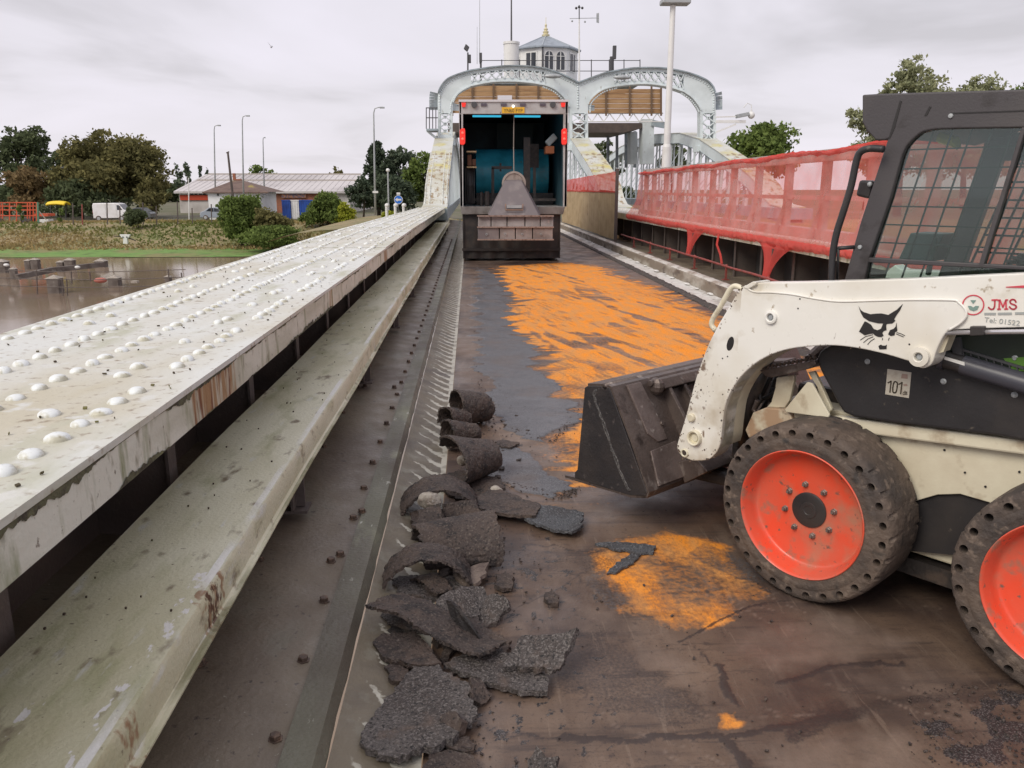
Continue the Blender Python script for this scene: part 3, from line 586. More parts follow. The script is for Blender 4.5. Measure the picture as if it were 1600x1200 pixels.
mb = MB(); mb.box(3.93, 4.95, 1, 42, .10, .155); mb.build('ledge', m_plate, kb)
for i in range(60):   # broken mortar on the kerb edge
    pass
rg = thing('right_girder', 'dark webbed girder with rivets behind the red net on the right', 'bridge girder', (5, 0, 0))
flange('top_plate', None, m_white, rg, lambda y_: 4.46, lambda y_: 5.7, lambda y_: .97, .02, [1.5, 10, 20, 30])
MB().box(4.45, 4.462, 1.5, 30, .80, .948).build('side_plate', m_fascia, rg)
MB().box(5.0, 5.02, 1.5, 30, -1.0, .948).build('web', mat('grey_web', (.085,.08,.075), [((.05,.042,.04), 2, .4, .65)], rough=.6), rg)
for i in range(22):
    yy = 2.2+i*1.3; b = MB(); b.box(4.62, 4.998, yy-.006, yy+.006, .12, .948); b.box(4.61, 4.622, yy-.04, yy+.04, .12, .948); b.build('stiffener', m_dark, rg)
rr = MB()
for k_ in range(3):
    for i in range(190): rivet(rr, ((4.58, 4.85, 5.2)[k_], 4+i*.135, .97))
tag(rr.build('rivets', m_rivet, rg, smooth='all'), kind='stuff')
# steel parapet frame standing on the girder, seen through the net
pf = thing('parapet_frame', 'riveted post and rail parapet seen through the red net', 'parapet', (4.9, 0, .97))
m_par = mat('parapet_paint', (.52,.50,.47), [((.3,.26,.22), 2, .45, .65), (RUST, 8, .66, .75)], rough=.6)
for yy in [3.2 + i*1.32 for i in range(15)] + [22.7]:
    b = MB(); b.bar((4.9, yy, .97), (4.9, yy, 2.07), .14, .09, (1,0,0)); b.bar((4.72, yy, .97), (4.88, yy, 1.45), .02, .06); b.build('post', m_par, pf)
b = MB(); b.box(4.82, 4.98, 3, 22.8, 2.02, 2.17); b.build('top_rail', m_par, pf)
b = MB(); b.box(4.87, 4.93, 3, 22.8, 1.50, 1.56); b.build('mid_rail', m_par, pf)
b = MB(); b.box(4.80, 5.0, 3, 22.8, .972, 1.10); b.build('bottom_rail', m_par, pf)
# pipe rail low over the ledge
pr = thing('pipe_rail', 'red brown pipe rail running low along the ledge below the net', 'pipe rail', (4.3, 0, .15))
b = MB(); b.tube([(4.3, 3+i*1.0, .385+.006*math.sin(i*2.3)) for i in range(21)], .021, 8); b.build('pipe', m_redrail, pr, smooth='all')
for yy in [3.6 + 1.95*i for i in range(10)]:
    b = MB(); b.bar((4.3, yy, .155), (4.3, yy, .375), .035, .03, (1,0,0)); b.box(4.25, 4.35, yy-.05, yy+.05, .156, .17); b.ball((4.3, yy, .39), .034, 8, 5); b.build('post', m_redrail, pr)

# red net, hung over the parapet and folded round the side plate
rn = thing('red_debris_net', 'long red debris net stretched over the parapet on the right', 'debris net', (4.4, 12, .9))
def net(u, v):
    yy = 22.6 - u*19.0; f = float(fbm(np.array([yy*2.2]), np.array([v*3.]), 8)[0]-.5)
    zt = 2.17 - .12*(1-u) + .03*abs(math.sin(yy*math.pi/2.64)) ; zb = .93
    if u < .02: yy += .0 + (1-v)*.5*(v < .3)*(1-v/.3)
    x_ = 4.70 - .28*(1-v)**2.2; return (x_ + f*.05, yy, zb + (zt-zb)*v + f*.02)
mb = MB(); mb.grid(net, 200, 14); mb.build('net_sheet', m_net, rn, smooth='all')
def hem(u, v):
    yy = 22.9 - u*19.3; f = 2.2*float(fbm(np.array([yy*14.]), np.array([v*3.]), 18)[0]-.5); g_ = float(fbm(np.array([yy*1.3]), np.array([4.]), 19)[0]-.5)
    return (4.425 - .03*math.sin(v*3.1) + f*.022, yy, .955 - v*(.115+.05*g_) + f*.012)
mb = MB(); mb.grid(hem, 900, 6); mb.build('net_hem', m_net2, rn, smooth='all')
def toph(u, v):
    yy = 22.6 - u*19.0; f = float(fbm(np.array([yy*6.]), np.array([v*3.]), 28)[0]-.5)
    return (4.69 + .05*math.cos(v*4.5+.6)+f*.05, yy, 2.155 - .12*(1-u) + .03*abs(math.sin(yy*math.pi/2.64)) + .035*math.sin(v*4.5+.6) + f*.05)
mb = MB(); mb.grid(toph, 300, 6); mb.build('net_top_fold', m_net2, rn, smooth='all')
for k_, yy in enumerate((15.9, 11.6, 7.6)):   # net wrapped over the brackets
    def gus(u, v, yy=yy):
        w = (.95*(1-v)**2.2 + .17); return (4.42 - .10*v + .03*math.sin(u*14), yy + (u-.5)*w*1.25, .86 - v*.50)
    mb = MB(); mb.grid(gus, 16, 10); mb.build('net_wrap', m_net2, rn, smooth='all')
    b = MB(); b.prism([(4.46, yy-.012, .80), (4.46, yy-.012, .30), (4.40, yy-.012, .30), (4.40, yy-.012, .80)], (0, .024, 0)); b.build('bracket', m_dark, rn)
b = MB(); b.tube([(4.40, 14.2, .86), (4.33, 14.05, .7), (4.31, 13.75, .55), (4.30, 13.6, .40)], .02, 6); b.build('net_tie', m_net2, rn)

# hoarding of plywood sheets
hd = thing('plywood_hoarding', 'three plywood sheets with a red net band beside the truck', 'hoarding', (4.12, 28, .2))
ye = [22.9, 26.0, 30.3, 36.5]
for a, b_ in zip(ye[:-1], ye[1:]):
    MB().prism([(4.12, a+.02, .24), (4.12, b_-.02, .22), (4.12, b_-.02, 1.63), (4.12, a+.02, 1.58)], (.018, 0, 0)).build('plywood_panel', m_ply, hd)
def bandf(u, v): yy = 22.85 + u*13.6; f = float(fbm(np.array([yy*5.]), np.array([v*3.]), 38)[0]-.5); return (4.10 + f*.05, yy, 1.55 + v*.58 + f*.05*v - .12*u*v)
mb = MB(); mb.grid(bandf, 90, 5); mb.build('net_band', m_net2, hd, smooth='all')
MB().box(4.06, 4.14, 22.76, 22.84, .2, 2.2).build('end_post', m_dark, hd)
MB().box(4.15, 4.22, 22.9, 36.4, .28, .36).build('batten', m_timber, hd)
# ================================================================ arched girders carrying the portal (three alike)
def chord_girder(xc, label, lean, hide=False):
    g = thing('arched_girder', label, 'arched girder', (xc, 30, .95), 'arched main girders of the bridge')
    prof = [(30.2, .99), (31.4, 1.08), (32.2, 1.35), (32.9, 1.8), (34.0, 2.2), (36, 2.75), (38.5, 3.35), (42, 4.15), (46, 4.7), (52, 5.0), (58, 5.05), (64, 4.85), (70, 4.3), (75, 3.2), (77, 1.5)]
    P = [Vector((0, a, b)) for a, b in prof]
    hw = .47
    def strip(z0, z1, x0, x1, name, m):
        vs = []
        for i, p in enumerate(P):
            d = (P[min(i+1, len(P)-1)] - P[max(i-1, 0)]).normalized(); n = Vector((0, -d.z, d.y))
            sh = lean*max(0, min(1, (p.y-31)/11))
            for xx, zz in ((x0, z0), (x1, z0), (x1, z1), (x0, z1)):
                q = p + n*zz; vs.append((xc+sh+xx, q.y, q.z))
        n_ = len(P); fs = [(i*4+k, i*4+(k+1) % 4, i*4+4+(k+1) % 4, i*4+4+k) for i in range(n_-1) for k in range(4)] + [(0,3,2,1), tuple((n_-1)*4+k for k in range(4))]
        b = MB(); b.add(vs, fs); return b.build(name, m, g)
    strip(-.035, 0, -hw, hw, 'top_flange', m_chord)
    strip(-.55, -.037, -hw+.04, -hw+.08, 'chord_side_plate', m_blue); strip(-.55, -.037, hw-.08, hw-.04, 'chord_side_plate', m_blue)
    strip(-.59, -.552, -hw+.02, hw-.02, 'lower_flange', m_bluedk)
    b = MB(); b.box(xc-.5, xc+.5, 29.6, 78, .55, .95); b.build('bottom_chord', m_bluedk, g)
    def zat(yy):
        for (a, c), (d, e_) in zip(prof[:-1], prof[1:]):
            if a <= yy <= d: return c + (e_-c)*(yy-a)/(d-a+1e-9)
        return 1
    yy = 33.2; i = 0
    while yy < 75:
        zt = zat(yy) - .58; sh = lean*max(0, min(1, (yy-30)/12))
        b = MB()
        for sx in (-.38, .38): b.bar((xc+sh+sx, yy, .94), (xc+sh+sx*.8, yy, zt), .26, .05, (1,0,0))
        if zt > 2:
            for k in range(3): b.bar((xc+sh-.3, yy, 1.1+k*(zt-1.3)/3), (xc+sh+.3, yy, 1.1+(k+1)*(zt-1.3)/3), .06, .03)
        b.build('strut', m_blue, g); yy += 1.25 if yy < 44 else 1.9; i += 1
    if xc < 0:
        b = MB(); rvt = []
        for i in range(1, 9):
            t = i/9; a = P[3]; 
        for (a, c), (d, e_) in zip(prof[1:6], prof[2:7]):
            for t in np.linspace(0, 1, 8, endpoint=False):
                for xx in (-.42, -.25, .25, .42):
                    b.ball((xc+xx, a+(d-a)*t-.03, c+(e_-c)*t), .035, 6, 4)
        b.build('rivets', m_rivet, g, smooth='all')['kind'] = 'stuff'
    return g
add_patch(m_chord, (.56,.49,.14), [(-1,1,3.6,12)], 1.6, (1,.5,1), .50, .72, 1.5)
add_patch(m_chord, (.30,.22,.13), [(-1,1,.5,9)], 5, (1,.5,1), .52, .62, 1.0)
chord_girder(-1.31, 'arched girder rising left of the truck with lichen on its white top', .07)
chord_girder(5.62, 'arched girder rising right of the truck with yellow lichen on top', -.04)
chord_girder(12.15, 'arched girder farthest right, blue grey with a white sloping top', 0)

# ================================================================ double portal frame
YP = 42.0
po = thing('portal_frame', 'pale blue riveted portal of two round arches across the bridge', 'portal frame', (5.4, YP, 4.2))
def W(px, py, y=YP): q = Yp(px, py, y); return Vector(q)
TH = .55
def plate(px, name='arch_plate', y0=YP, th=TH, m=None): 
    b = MB(); b.prism([W(*p, y0) for p in px], (0, th, 0)); return b.build(name, m or m_blue, po)
def arcp(pts, n=5):   # Catmull-Rom through pixel points
    out = []; P = [pts[0]] + list(pts) + [pts[-1]]
    for i in range(1, len(P)-2):
        p0, p1, p2, p3 = map(np.array, P[i-1:i+3])
        for k in range(n):
            t = k/n; out.append(tuple(.5*((2*p1)+(-p0+p2)*t+(2*p0-5*p1+4*p2-p3)*t*t+(-p0+3*p1-3*p2+p3)*t**3)))
    out.append(tuple(pts[-1])); return out
# left arch spandrels (solid riveted plates) and latticed crown
outL = arcp([(684,172),(684,152),(688,138),(700,124),(722,115),(736,111)]); inL = arcp([(707,172),(708,160),(714,148),(724,140),(736,134)])
outL2 = arcp([(852,108),(870,114),(886,121),(903,130)]); inL2 = arcp([(852,133),(868,140),(882,153),(889,165),(890,172)])
plate(outL + inL[::-1]); plate(outL2 + [(903,172)] + inL2[::-1])
cro = arcp([(736,111),(770,106),(800,104),(828,105),(852,108)]); cri = arcp([(736,134),(768,128),(800,127),(828,129),(852,133)])
outR = arcp([(903.5,130),(925,122),(945,115),(960,112)]); inR = arcp([(919,172),(920,160),(928,150),(942,140),(960,135)])
outR2 = arcp([(1068,113),(1090,120),(1108,130),(1117,146),(1118,172)]); inR2 = arcp([(1068,143),(1082,153),(1092,166),(1095,172)])
plate(outR + inR[::-1] + [(903.5,172)]); plate(outR2 + inR2[::-1])
cro2 = arcp([(960,112),(985,108),(1012,107),(1040,108),(1068,113)]); cri2 = arcp([(960,135),(985,132),(1012,131),(1042,135),(1068,143)])
def crown(co, ci):
    def off(pts, d): return [(p[0], p[1]+d) for p in pts]
    plate(co + off(co, 5)[::-1], 'crown_chord'); plate(off(ci, -5) + ci[::-1], 'crown_chord')
    n = len(co); b = MB(); k = 2
    for i in range(0, n-k, k):
        j = i+k
        for p, q in (((co[i][0], co[i][1]+4), (ci[j][0], ci[j][1]-4)), ((ci[i][0], ci[i][1]-4), (co[j][0], co[j][1]+4))):
            b.bar(W(*p) + Vector((0,.04,0)), W(*q) + Vector((0,.04,0)), .05, .16, (0,1,0)); b.bar(W(*p, YP+TH-.06), W(*q, YP+TH-.06), .05, .16, (0,1,0))
    b.build('lattice', m_blue, po)
crown(cro, cri); crown(cro2, cri2)
# capping flange over the arches
def cap(pts):
    b = MB(); Q = [W(*p) for p in pts]
    for p, q in zip(Q[:-1], Q[1:]): b.bar(p + Vector((0, TH/2, .03)), q + Vector((0, TH/2, .03)), TH+.30, .06, (0,0,1))
    b.build('cap_flange', m_bluedk, po)
cap(outL[:-1] + cro + outL2[1:]); cap(outR[:-1] + cro2 + outR2[1:])
def edge(pts):
    b = MB(); Q = [W(*p) for p in pts]
    for p, q in zip(Q[:-1], Q[1:]): b.bar(p + Vector((0, TH/2, 0)), q + Vector((0, TH/2, 0)), TH+.16, .05, (0,0,1))
    b.build('inner_flange', m_blue, po)
edge(inL[:-1] + cri + inL2[1:]); edge(inR[:-1] + cri2 + inR2[1:])
# legs with lattice panels
for a, b_, bot in ((684, 707, 218), (890, 919, 226), (1094, 1119, 228)):
    w = 4.5
    for s0, s1 in ((a, a+w), (b_-w, b_)): plate([(s0,172),(s1,172),(s1,bot),(s0,bot)], 'leg_post')
    plate([(a+w,172),(b_-w,172),(b_-w,177),(a+w,177)], 'leg_plate'); plate([(a+w,bot-8),(b_-w,bot-8),(b_-w,bot),(a+w,bot)], 'leg_plate')
    b = MB(); n = 3; hh = (bot-8-177)/n
    for i in range(n):
        t, u = 177+i*hh, 177+(i+1)*hh
        for yy in (YP+.04, YP+TH-.06):
            b.bar(W(a+w-1, t, yy), W(b_-w+1, u, yy), .05, .16, (0,1,0)); b.bar(W(b_-w+1, t, yy), W(a+w-1, u, yy), .05, .16, (0,1,0))
        b.prism([W((a+b_)/2, t+hh/2-3.4, YP+.02), W((a+b_)/2+3.2, t+hh/2, YP+.02), W((a+b_)/2, t+hh/2+3.4, YP+.02), W((a+b_)/2-3.2, t+hh/2, YP+.02)], (0, .03, 0))
    b.build('lattice', m_blue, po)
    plate([(a-4,bot),(b_+4,bot),(b_+5,bot+9),(a-5,bot+9)], 'leg_foot', YP-.15, TH+.3)
b = MB()
for (x0, ys_) in ((903, range(132, 172, 4)), (1115, range(136, 170, 4)), (687, range(142, 172, 4))):
    for yy in ys_: b.ball(W(x0, yy), .055, 6, 4)
for pp in (outL, outL2, outR, outR2, inL, inR2, inL2, inR):
    for i, p in enumerate(pp): b.ball(W(p[0]+(3 if pp in (outL,inR,outR) else -3), p[1]+3), .05, 6, 4)
tag(b.build('rivets', m_blue, po, smooth='all'), kind='stuff')
# side platform on the left leg
sp = thing('service_platform', 'small railed service platform bracketed off the left portal leg', 'platform', W(675, 200))
b = MB(); b.prism([W(666,201,YP-.5), W(684,201,YP-.5), W(684,204,YP-.5), W(666,204,YP-.5)], (0, 1.4, 0)); b.build('floor', m_bluedk, sp)
b = MB()
for x_ in (666, 671, 676, 681):
    for yy in (YP-.45, YP+.85): b.tube([W(x_,168,yy), W(x_,201,yy)], .025, 5)
for yy in (YP-.45, YP+.85):
    for zz in (168.5, 184): b.tube([W(666,zz,yy), W(684,zz,yy)], .025, 5)
for zz in (168.5, 184): b.tube([W(666,zz,YP-.45), W(666,zz,YP+.85)], .025, 5)
b.build('railing', m_dkgrey, sp)
b = MB(); b.bar(W(667,204), W(684,218), .1, .12); b.bar(W(667,204,YP+.8), W(684,218,YP+.8), .1, .12); b.build('bracket', m_blue, sp)

# lantern lights hung on the portal crown
for i, (px, py) in enumerate(((864,119), (972,121))):
    t = thing('lantern', ('grey oval road lantern hung from the left portal arch', 'grey oval road lantern hung from the right portal arch')[i], 'street light', W(px, py, YP-.6), 'oval lanterns on the portal')
    b = MB(); c = W(px, py, YP-.6); b.ball(c, .5, 14, 8, (.9, .3, .22)); b.build('housing', m_grey, t, smooth='all')
    b = MB(); b.bar(c, c + Vector((0, .6, .1)), .05, .05); b.build('arm', m_grey, t)
# floodlight arms at the right leg
fl = thing('floodlight_arm', 'white outrigger with floodlight and domed camera right of the portal', 'floodlight', W(1120, 190))
b = MB(); b.bar(W(1118,183), W(1150,182), .06, .06); b.bar(W(1118,190), W(1165,190), .13, .13); b.bar(W(1118,207), W(1150,194), .08, .08); b.build('arm', m_pwhite, fl)
b = MB(); b.obox(W(1160,180), (.30,0,.06), (0,.2,0), (-.02,0,.09)); b.build('lamp_head', m_grey, fl, bevel=.02)
b = MB(); b.ball(W(1174,180), .18, 12, 8); b.cyl(W(1174,172), W(1174,180), .05); b.tube([W(1162,168), W(1168,161), W(1174,164), W(1174,172)], .02, 6); b.build('camera_dome', m_pwhite, fl, smooth=True)

# ================================================================ timber-clad scaffold, gantry and control cabin behind the portal
YH = 47.0
th_ = thing('timber_hoarding', 'orange brown timber boarding round the scaffold behind the arches', 'hoarding', Yp(870, 180, YH))
xb = [707, 738, 771, 807, 841, 874, 906, 947, 984, 1018, 1033]
for i in range(len(xb)-1):
    b = MB()
    y0, y1 = (134 if i < 5 else 139, 177)
    n = 5
    for k in range(n):
        a = y0 + (y1-y0)*k/n
        b.prism([Yp(xb[i]+.3, a+.1*random.random(), YH), Yp(xb[i+1]-.3, a+.1*random.random(), YH), Yp(xb[i+1]-.3, a+(y1-y0)/n-.35, YH), Yp(xb[i]+.3, a+(y1-y0)/n-.35, YH)], (0, .04+random.random()*.02, 0))
    b.build('board_panel', m_timber, th_)
m_bat = mat('dark_batten', (.16,.10,.06), rough=.8)
for x_ in xb: b = MB(); b.bar(Yp(x_, 131, YH-.08), Yp(x_, 181, YH-.08), .10, .06, (0,1,0)); b.build('batten', m_bat, th_)
b = MB(); b.prism([Yp(1033,139,YH), Yp(1033,139,YH+4), Yp(1033,177,YH+4), Yp(1033,177,YH)], (.05,0,0)); b.build('end_panel', m_timber, th_)
MB().prism([Yp(777.5,149,YH-.06), Yp(800,149,YH-.06), Yp(800,156,YH-.06), Yp(777.5,156,YH-.06)], (0,-.02,0)).build('notice', mat('notice_board', (.72,.70,.75), rough=.5), th_)
M4 = Matrix.Translation(Vector(Yp(779.3, 154.6, YH-.085))) @ Matrix.Rotation(R(90), 4, 'X')
st_ = thing('scaffold_truss', 'white tube lattice truss under the timber boarding', 'scaffold', Yp(975, 188, YH))
b = MB(); 
for yy in (YH+.1, YH+1.6):
    b.tube([Yp(905,177,yy), Yp(1036,177,yy)], .035, 6); b.tube([Yp(905,190,yy), Yp(1036,190,yy)], .035, 6)
b.build('chord', m_pwhite, st_)
b = MB()
for i in range(14):
    x0 = 906+i*9.3
    for yy in (YH+.1, YH+1.6): b.tube([Yp(x0, 177 if i % 2 else 190, yy), Yp(x0+9.3, 190 if i % 2 else 177, yy)], .028, 6)
b.build('diagonal', m_pwhite, st_)
gt = thing('gantry', 'dark steel gantry with white pier carrying the control cabin', 'gantry', Yp(960, 200, 50))
b = MB(); b.prism([Yp(700,192,50), Yp(1003,192,50), Yp(1003,200,50), Yp(975,207,50), Yp(700,207,50)], (0, 5, 0)); b.build('deck_beam', m_dark, gt)
b = MB(); b.prism([Yp(1004,186,50), Yp(1022,186,50), Yp(1022,256,50), Yp(1004,256,50)], (0, 1, 0)); b.prism([Yp(985,206,52), Yp(996,206,52), Yp(996,256,52), Yp(985,256,52)], (0, 1, 0)); b.build('pier', m_blue, gt)
for i in range(4): b = MB(); b.bar(Yp(950+i*14, 205, 54), Yp(950+i*14, 262, 54), .14, .3); b.build('post', m_bluedk, gt)
b = MB(); b.bar(Yp(1018,192,50), Yp(1040,196,50), .2, .35); b.build('bracket', m_bluedk, gt)
b = MB(); b.prism([Yp(700,126,50), Yp(1002,126,50), Yp(1002,131,50), Yp(700,131,50)], (0, 6, 0)); b.build('upper_deck', m_bluedk, gt)
rl = thing('gantry_railing', 'thin two rail handrail along the top of the gantry', 'railing', Yp(880, 126, 49.8))
b = MB()
for zz in (94.5, 111): b.tube([Yp(752,zz,49.8), Yp(1000,zz,49.8)], .022, 5)
for x_ in (752, 784, 812, 870, 924, 952, 975, 1000): b.tube([Yp(x_,93,49.8), Yp(x_,127,49.8)], .03, 5)
b.build('rail_tubes', m_dkgrey, rl)

cabx = Yp(857, 100, 52.0); cr_ = 2.02; zb_, zt_ = Yp(857,128,52)[2], Yp(857,72,52)[2]
cb = thing('control_cabin', 'white octagonal control cabin with arched windows and slate roof', 'control cabin', (cabx[0], 53.5, zb_))
cx, cy = cabx[0], 54.0
oct_ = [(cx+cr_*math.cos(R(22.5+45*i+12)), cy+cr_*math.sin(R(22.5+45*i+12))) for i in range(8)]
b = MB(); b.prism([(p[0], p[1], zb_) for p in oct_], (0, 0, zt_-zb_)); b.build('wall', m_pwhite, cb)
for i in range(8):
    p, q = Vector((*oct_[i], 0)), Vector((*oct_[(i+1) % 8], 0)); mid = (p+q)/2; n = (mid-Vector((cx,cy,0))).normalized(); t = (q-p).normalized(); L_ = (q-p).length
    if n.y > .5: continue
    z0, z1 = zb_ + (zt_-zb_)*.36, zb_ + (zt_-zb_)*.76
    if i % 2 == 0:
        fr = MB(); fr.prism([mid + n*.004 + t*a + Vector((0,0,zz)) for a, zz in ((-.40,z0-.06),(.40,z0-.06),(.40,z1+.25),(-.40,z1+.25))], n*.04); fo_ = fr.build('window', m_pwhite, cb)
        g_ = MB(); g_.prism([mid + n*.046 + t*a + Vector((0,0,zz)) for a, zz in ((-.33,z0),(.33,z0),(.33,z1+.17),(-.33,z1+.17))], n*.012); g_.build('pane', m_win, fo_)
        g_ = MB(); g_.bar(mid+n*.07+Vector((0,0,z0)), mid+n*.07+Vector((0,0,z1+.17)), .05, .03, tuple(n)); g_.build('glazing_bar', m_pwhite, fo_)
    else:
        for s in (-.37, .37):
            fr = MB(); fr.prism([mid + n*.004 + t*(s+a) + Vector((0,0,zz)) for a, zz in ((-.32,z0-.05),(.32,z0-.05),(.32,z1),(.22,z1+.22),(0,z1+.32),(-.22,z1+.22),(-.32,z1))], n*.04); fo_ = fr.build('window', m_pwhite, cb)
            g_ = MB(); g_.prism([mid + n*.046 + t*(s+a) + Vector((0,0,zz)) for a, zz in ((-.26,z0),(.26,z0),(.26,z1-.03),(.17,z1+.16),(0,z1+.24),(-.17,z1+.16),(-.26,z1-.03))], n*.012); g_.build('pane', m_win, fo_)
            g_ = MB()
            g_.bar(mid+n*.07+t*s+Vector((0,0,z0)), mid+n*.07+t*s+Vector((0,0,z1+.24)), .045, .03, tuple(n)); g_.bar(mid+n*.07+t*(s-.26)+Vector((0,0,z1-.05)), mid+n*.07+t*(s+.26)+Vector((0,0,z1-.05)), .03, .045, tuple(n)); g_.build('glazing_bar', m_pwhite, fo_)
zr = Yp(857,46,52)[2]; b = MB(); ev = [(cx+(cr_+.22)*math.cos(R(22.5+45*i+12)), cy+(cr_+.22)*math.sin(R(22.5+45*i+12)), zt_+.02) for i in range(8)]
b.add(ev + [(cx, cy, zr)] + [(p[0], p[1], zt_-.06) for p in ev], [(i, (i+1) % 8, 8) for i in range(8)] + [(9+i, 9+(i+1) % 8, (i+1) % 8, i) for i in range(8)] + [tuple(9+i for i in range(8))[::-1]])
rf = b.build('roof', mat('grey_slate', (.30,.34,.39), [((.22,.25,.29), 3, .45, .65)], rough=.55), cb)
b = MB()
for e_ in ev: b.bar(e_, (cx, cy, zr+.02), .05, .05)
b.build('hip_roll', mat('lead', (.38,.42,.46), rough=.5), rf)
b = MB(); b.lathe([(.22,0),(.26,.12),(.14,.18),(.20,.30),(.10,.36),(.14,.46),(.05,.55),(.08,.7),(.02,.78),(.015,1.15)], (cx, cy, zr-.08), (0,0,1), 12); b.build('finial', mat('gilded', (.70,.64,.42), rough=.4, metal=.2), cb, smooth=True)
b = MB(); b.tube([(oct_[5][0]+.0, oct_[5][1]-.06, zt_), (oct_[5][0], oct_[5][1]-.06, zb_+.1)], .05, 6); b.build('downpipe', m_dkgrey, cb)
tk = thing('water_tank', 'white cylindrical tank standing left of the control cabin', 'tank', Yp(800, 126, 51))
c = Yp(799, 126, 51); b = MB(); r_ = .46; h_ = Yp(799,66,51)[2] - c[2]; b.lathe([(r_,0),(r_,h_*.93),(r_*1.08,h_*.94),(r_*1.08,h_)], c, (0,0,1), 20); b.build('shell', m_pwhite, tk, smooth=True)
def mast(px, y0, y1, yy, r_, label, m, extra=None):
    t = thing('mast', label, 'mast', Yp(px, y1, yy)); b = MB(); b.tube([Yp(px, y1, yy), Yp(px, y0, yy)], [r_, r_*.6], 6); b.build('pole', m, t)
    return t
mast(799, -40, 66, 51, .055, 'dark pole rising from the white tank', m_dkgrey)
mast(749.5, -30, 100, 49, .02, 'tallest thin whip aerial left of the cabin', m_grey)
mast(745.5, 42, 100, 49, .015, 'short thin whip aerial beside the taller one', m_grey)
w = mast(905, 30, 130, 49, .06, 'white weather mast with wind vane and cups right of the cabin', m_pwhite)
b = MB(); 
for a in (0, 120, 240): c = Vector(Yp(905,12,49)) + Vector((math.cos(R(a+20))*.2, math.sin(R(a+20))*.2, 0)); b.ball(c, .075, 8, 5); b.bar(Yp(905,12,49), c, .02, .02)
b.tube([Yp(905,30,49), Yp(905,8,49)], .03, 6); b.build('wind_cups', m_dkgrey, w)
b = MB(); b.bar(Yp(890,29,49), Yp(936,28,49), .03, .03); b.prism([Yp(932,21,49), Yp(936,20,49), Yp(936,36,49), Yp(932,35,49)], (0,.03,0)); b.ball(Yp(894,33,49), .06, 6, 4); b.ball(Yp(914,34,49), .06, 6, 4); b.build('wind_vane', m_grey, w)
for i, (px, py, lab) in enumerate(((731, 88, 'grey floodlight on a stalk at the far left of the gantry'), (751, 98, 'short dark camera post at the railing end'), (958, 92, 'tall dark signal lamp cluster at the right railing end'))):
    t = thing('camera_post' if i == 1 else 'signal_lamp', lab, 'lamp', Yp(px, 128, 48.5)); b = MB(); b.tube([Yp(px, 128, 48.5), Yp(px, py-6, 48.5)], .045, 6); b.build('post', m_dkgrey, t)
    b = MB()
    if i == 0: b.obox(Yp(729,75,48.5), (.10,0,-.08), (0,.14,0), (.06,0,.12)); b.obox(Yp(734,92,48.5), (.07,0,0), (0,.1,0), (0,0,.22))
    elif i == 1: b.obox(Yp(751,90,48.5), (.08,0,0), (0,.1,0), (0,0,.25))
    else: b.obox(Yp(960,82,48.5), (.10,0,0), (0,.1,0), (0,0,.36)); b.obox(Yp(955,100,48.5), (.08,0,0), (0,.1,0), (0,0,.4))
    b.build('lamp_head', m_dkgrey, t, bevel=.02)
# white street light column between the carriageways
sl_ = thing('street_light', 'tall tapered white lighting column between the carriageways', 'street light', (5.98, 24, .9))
b = MB(); T0 = Vector(Yp(1051.5, 8, 24)); B0 = Vector(Yp(1040.5, 262, 24)); b.tube([B0, T0], [.10, .075], 14); b.build('column', m_pwhite, sl_, smooth=True)
b = MB(); b.tube([B0 + Vector((0,0,-.35)), B0 + Vector((0,0,.58))], [.135, .125], 14); b.tube([B0+Vector((0,0,.58)), B0+Vector((0,0,.66))], [.125, .10], 14); b.build('base_sleeve', m_pwhite, sl_, smooth=True)
b = MB(); b.obox(T0 + Vector((.06,0,.08)), (.40,0,.0), (0,.22,0), (0,0,.07)); b.build('lamp_head', m_grey, sl_, bevel=.03)
# ================================================================ lorry seen from behind
YT = 19.0
tr = thing('box_lorry', 'grey open backed lorry with flared suction nozzle and blue tank inside', 'lorry', (.95, YT, 0))
Q = lambda px, py, y=YT: Vector(Yp(px, py, y))
m_body = mat('lorry_grey_paint', (.44, .43, .43), [((.33,.30,.29), 3, .45, .68), ((.2,.13,.1), 9, .64, .74)], rough=.45)
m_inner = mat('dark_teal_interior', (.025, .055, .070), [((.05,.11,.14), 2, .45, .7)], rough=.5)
m_teal = mat('teal_tank_paint', (.06, .46, .60), [((.03,.28,.38), 3, .45, .7), ((.20,.30,.32), 8, .64, .74)], rough=.35)
m_noz = mat('dull_brown_steel', (.27, .235, .225), [((.17,.14,.13), 4, .42, .65), ((.36,.27,.24), 14, .62, .72)], rough=.5, bump=.2)
m_nozd = mat('nozzle_dark_cone', (.15, .128, .132), [((.22,.19,.185), 4, .5, .7)], rough=.5)
m_rub = mat('black_rubber_skirt', (.022, .018, .018), [((.05,.038,.032), 5, .48, .7)], rough=.6)
zt_ = Q(800, 157)[2]; zf = Q(800, 323)[2]; xl = Q(718, 240)[0]; xr = Q(886.5, 240)[0]
b = MB(); b.box(xl, xl+.05, YT, YT+8, zf, zt_); b.box(xr-.05, xr, YT, YT+8, zf, zt_); b.box(xl+.052, xr-.052, YT+.14, YT+8, zt_-.05, zt_-.002); b.box(xl+.052, xr-.052, YT+5.5, YT+5.55, zf, zt_-.052); b.box(xl+.052, xr-.052, YT+.14, YT+8, zf-.12, zf-.002)
b.build('body_shell', m_body, tr)
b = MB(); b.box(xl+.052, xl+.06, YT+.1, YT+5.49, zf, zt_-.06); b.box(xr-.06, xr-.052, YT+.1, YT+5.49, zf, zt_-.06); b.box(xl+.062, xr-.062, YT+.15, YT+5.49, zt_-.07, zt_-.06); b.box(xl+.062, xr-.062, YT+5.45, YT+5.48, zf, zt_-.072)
b.build('lining', m_inner, tr)
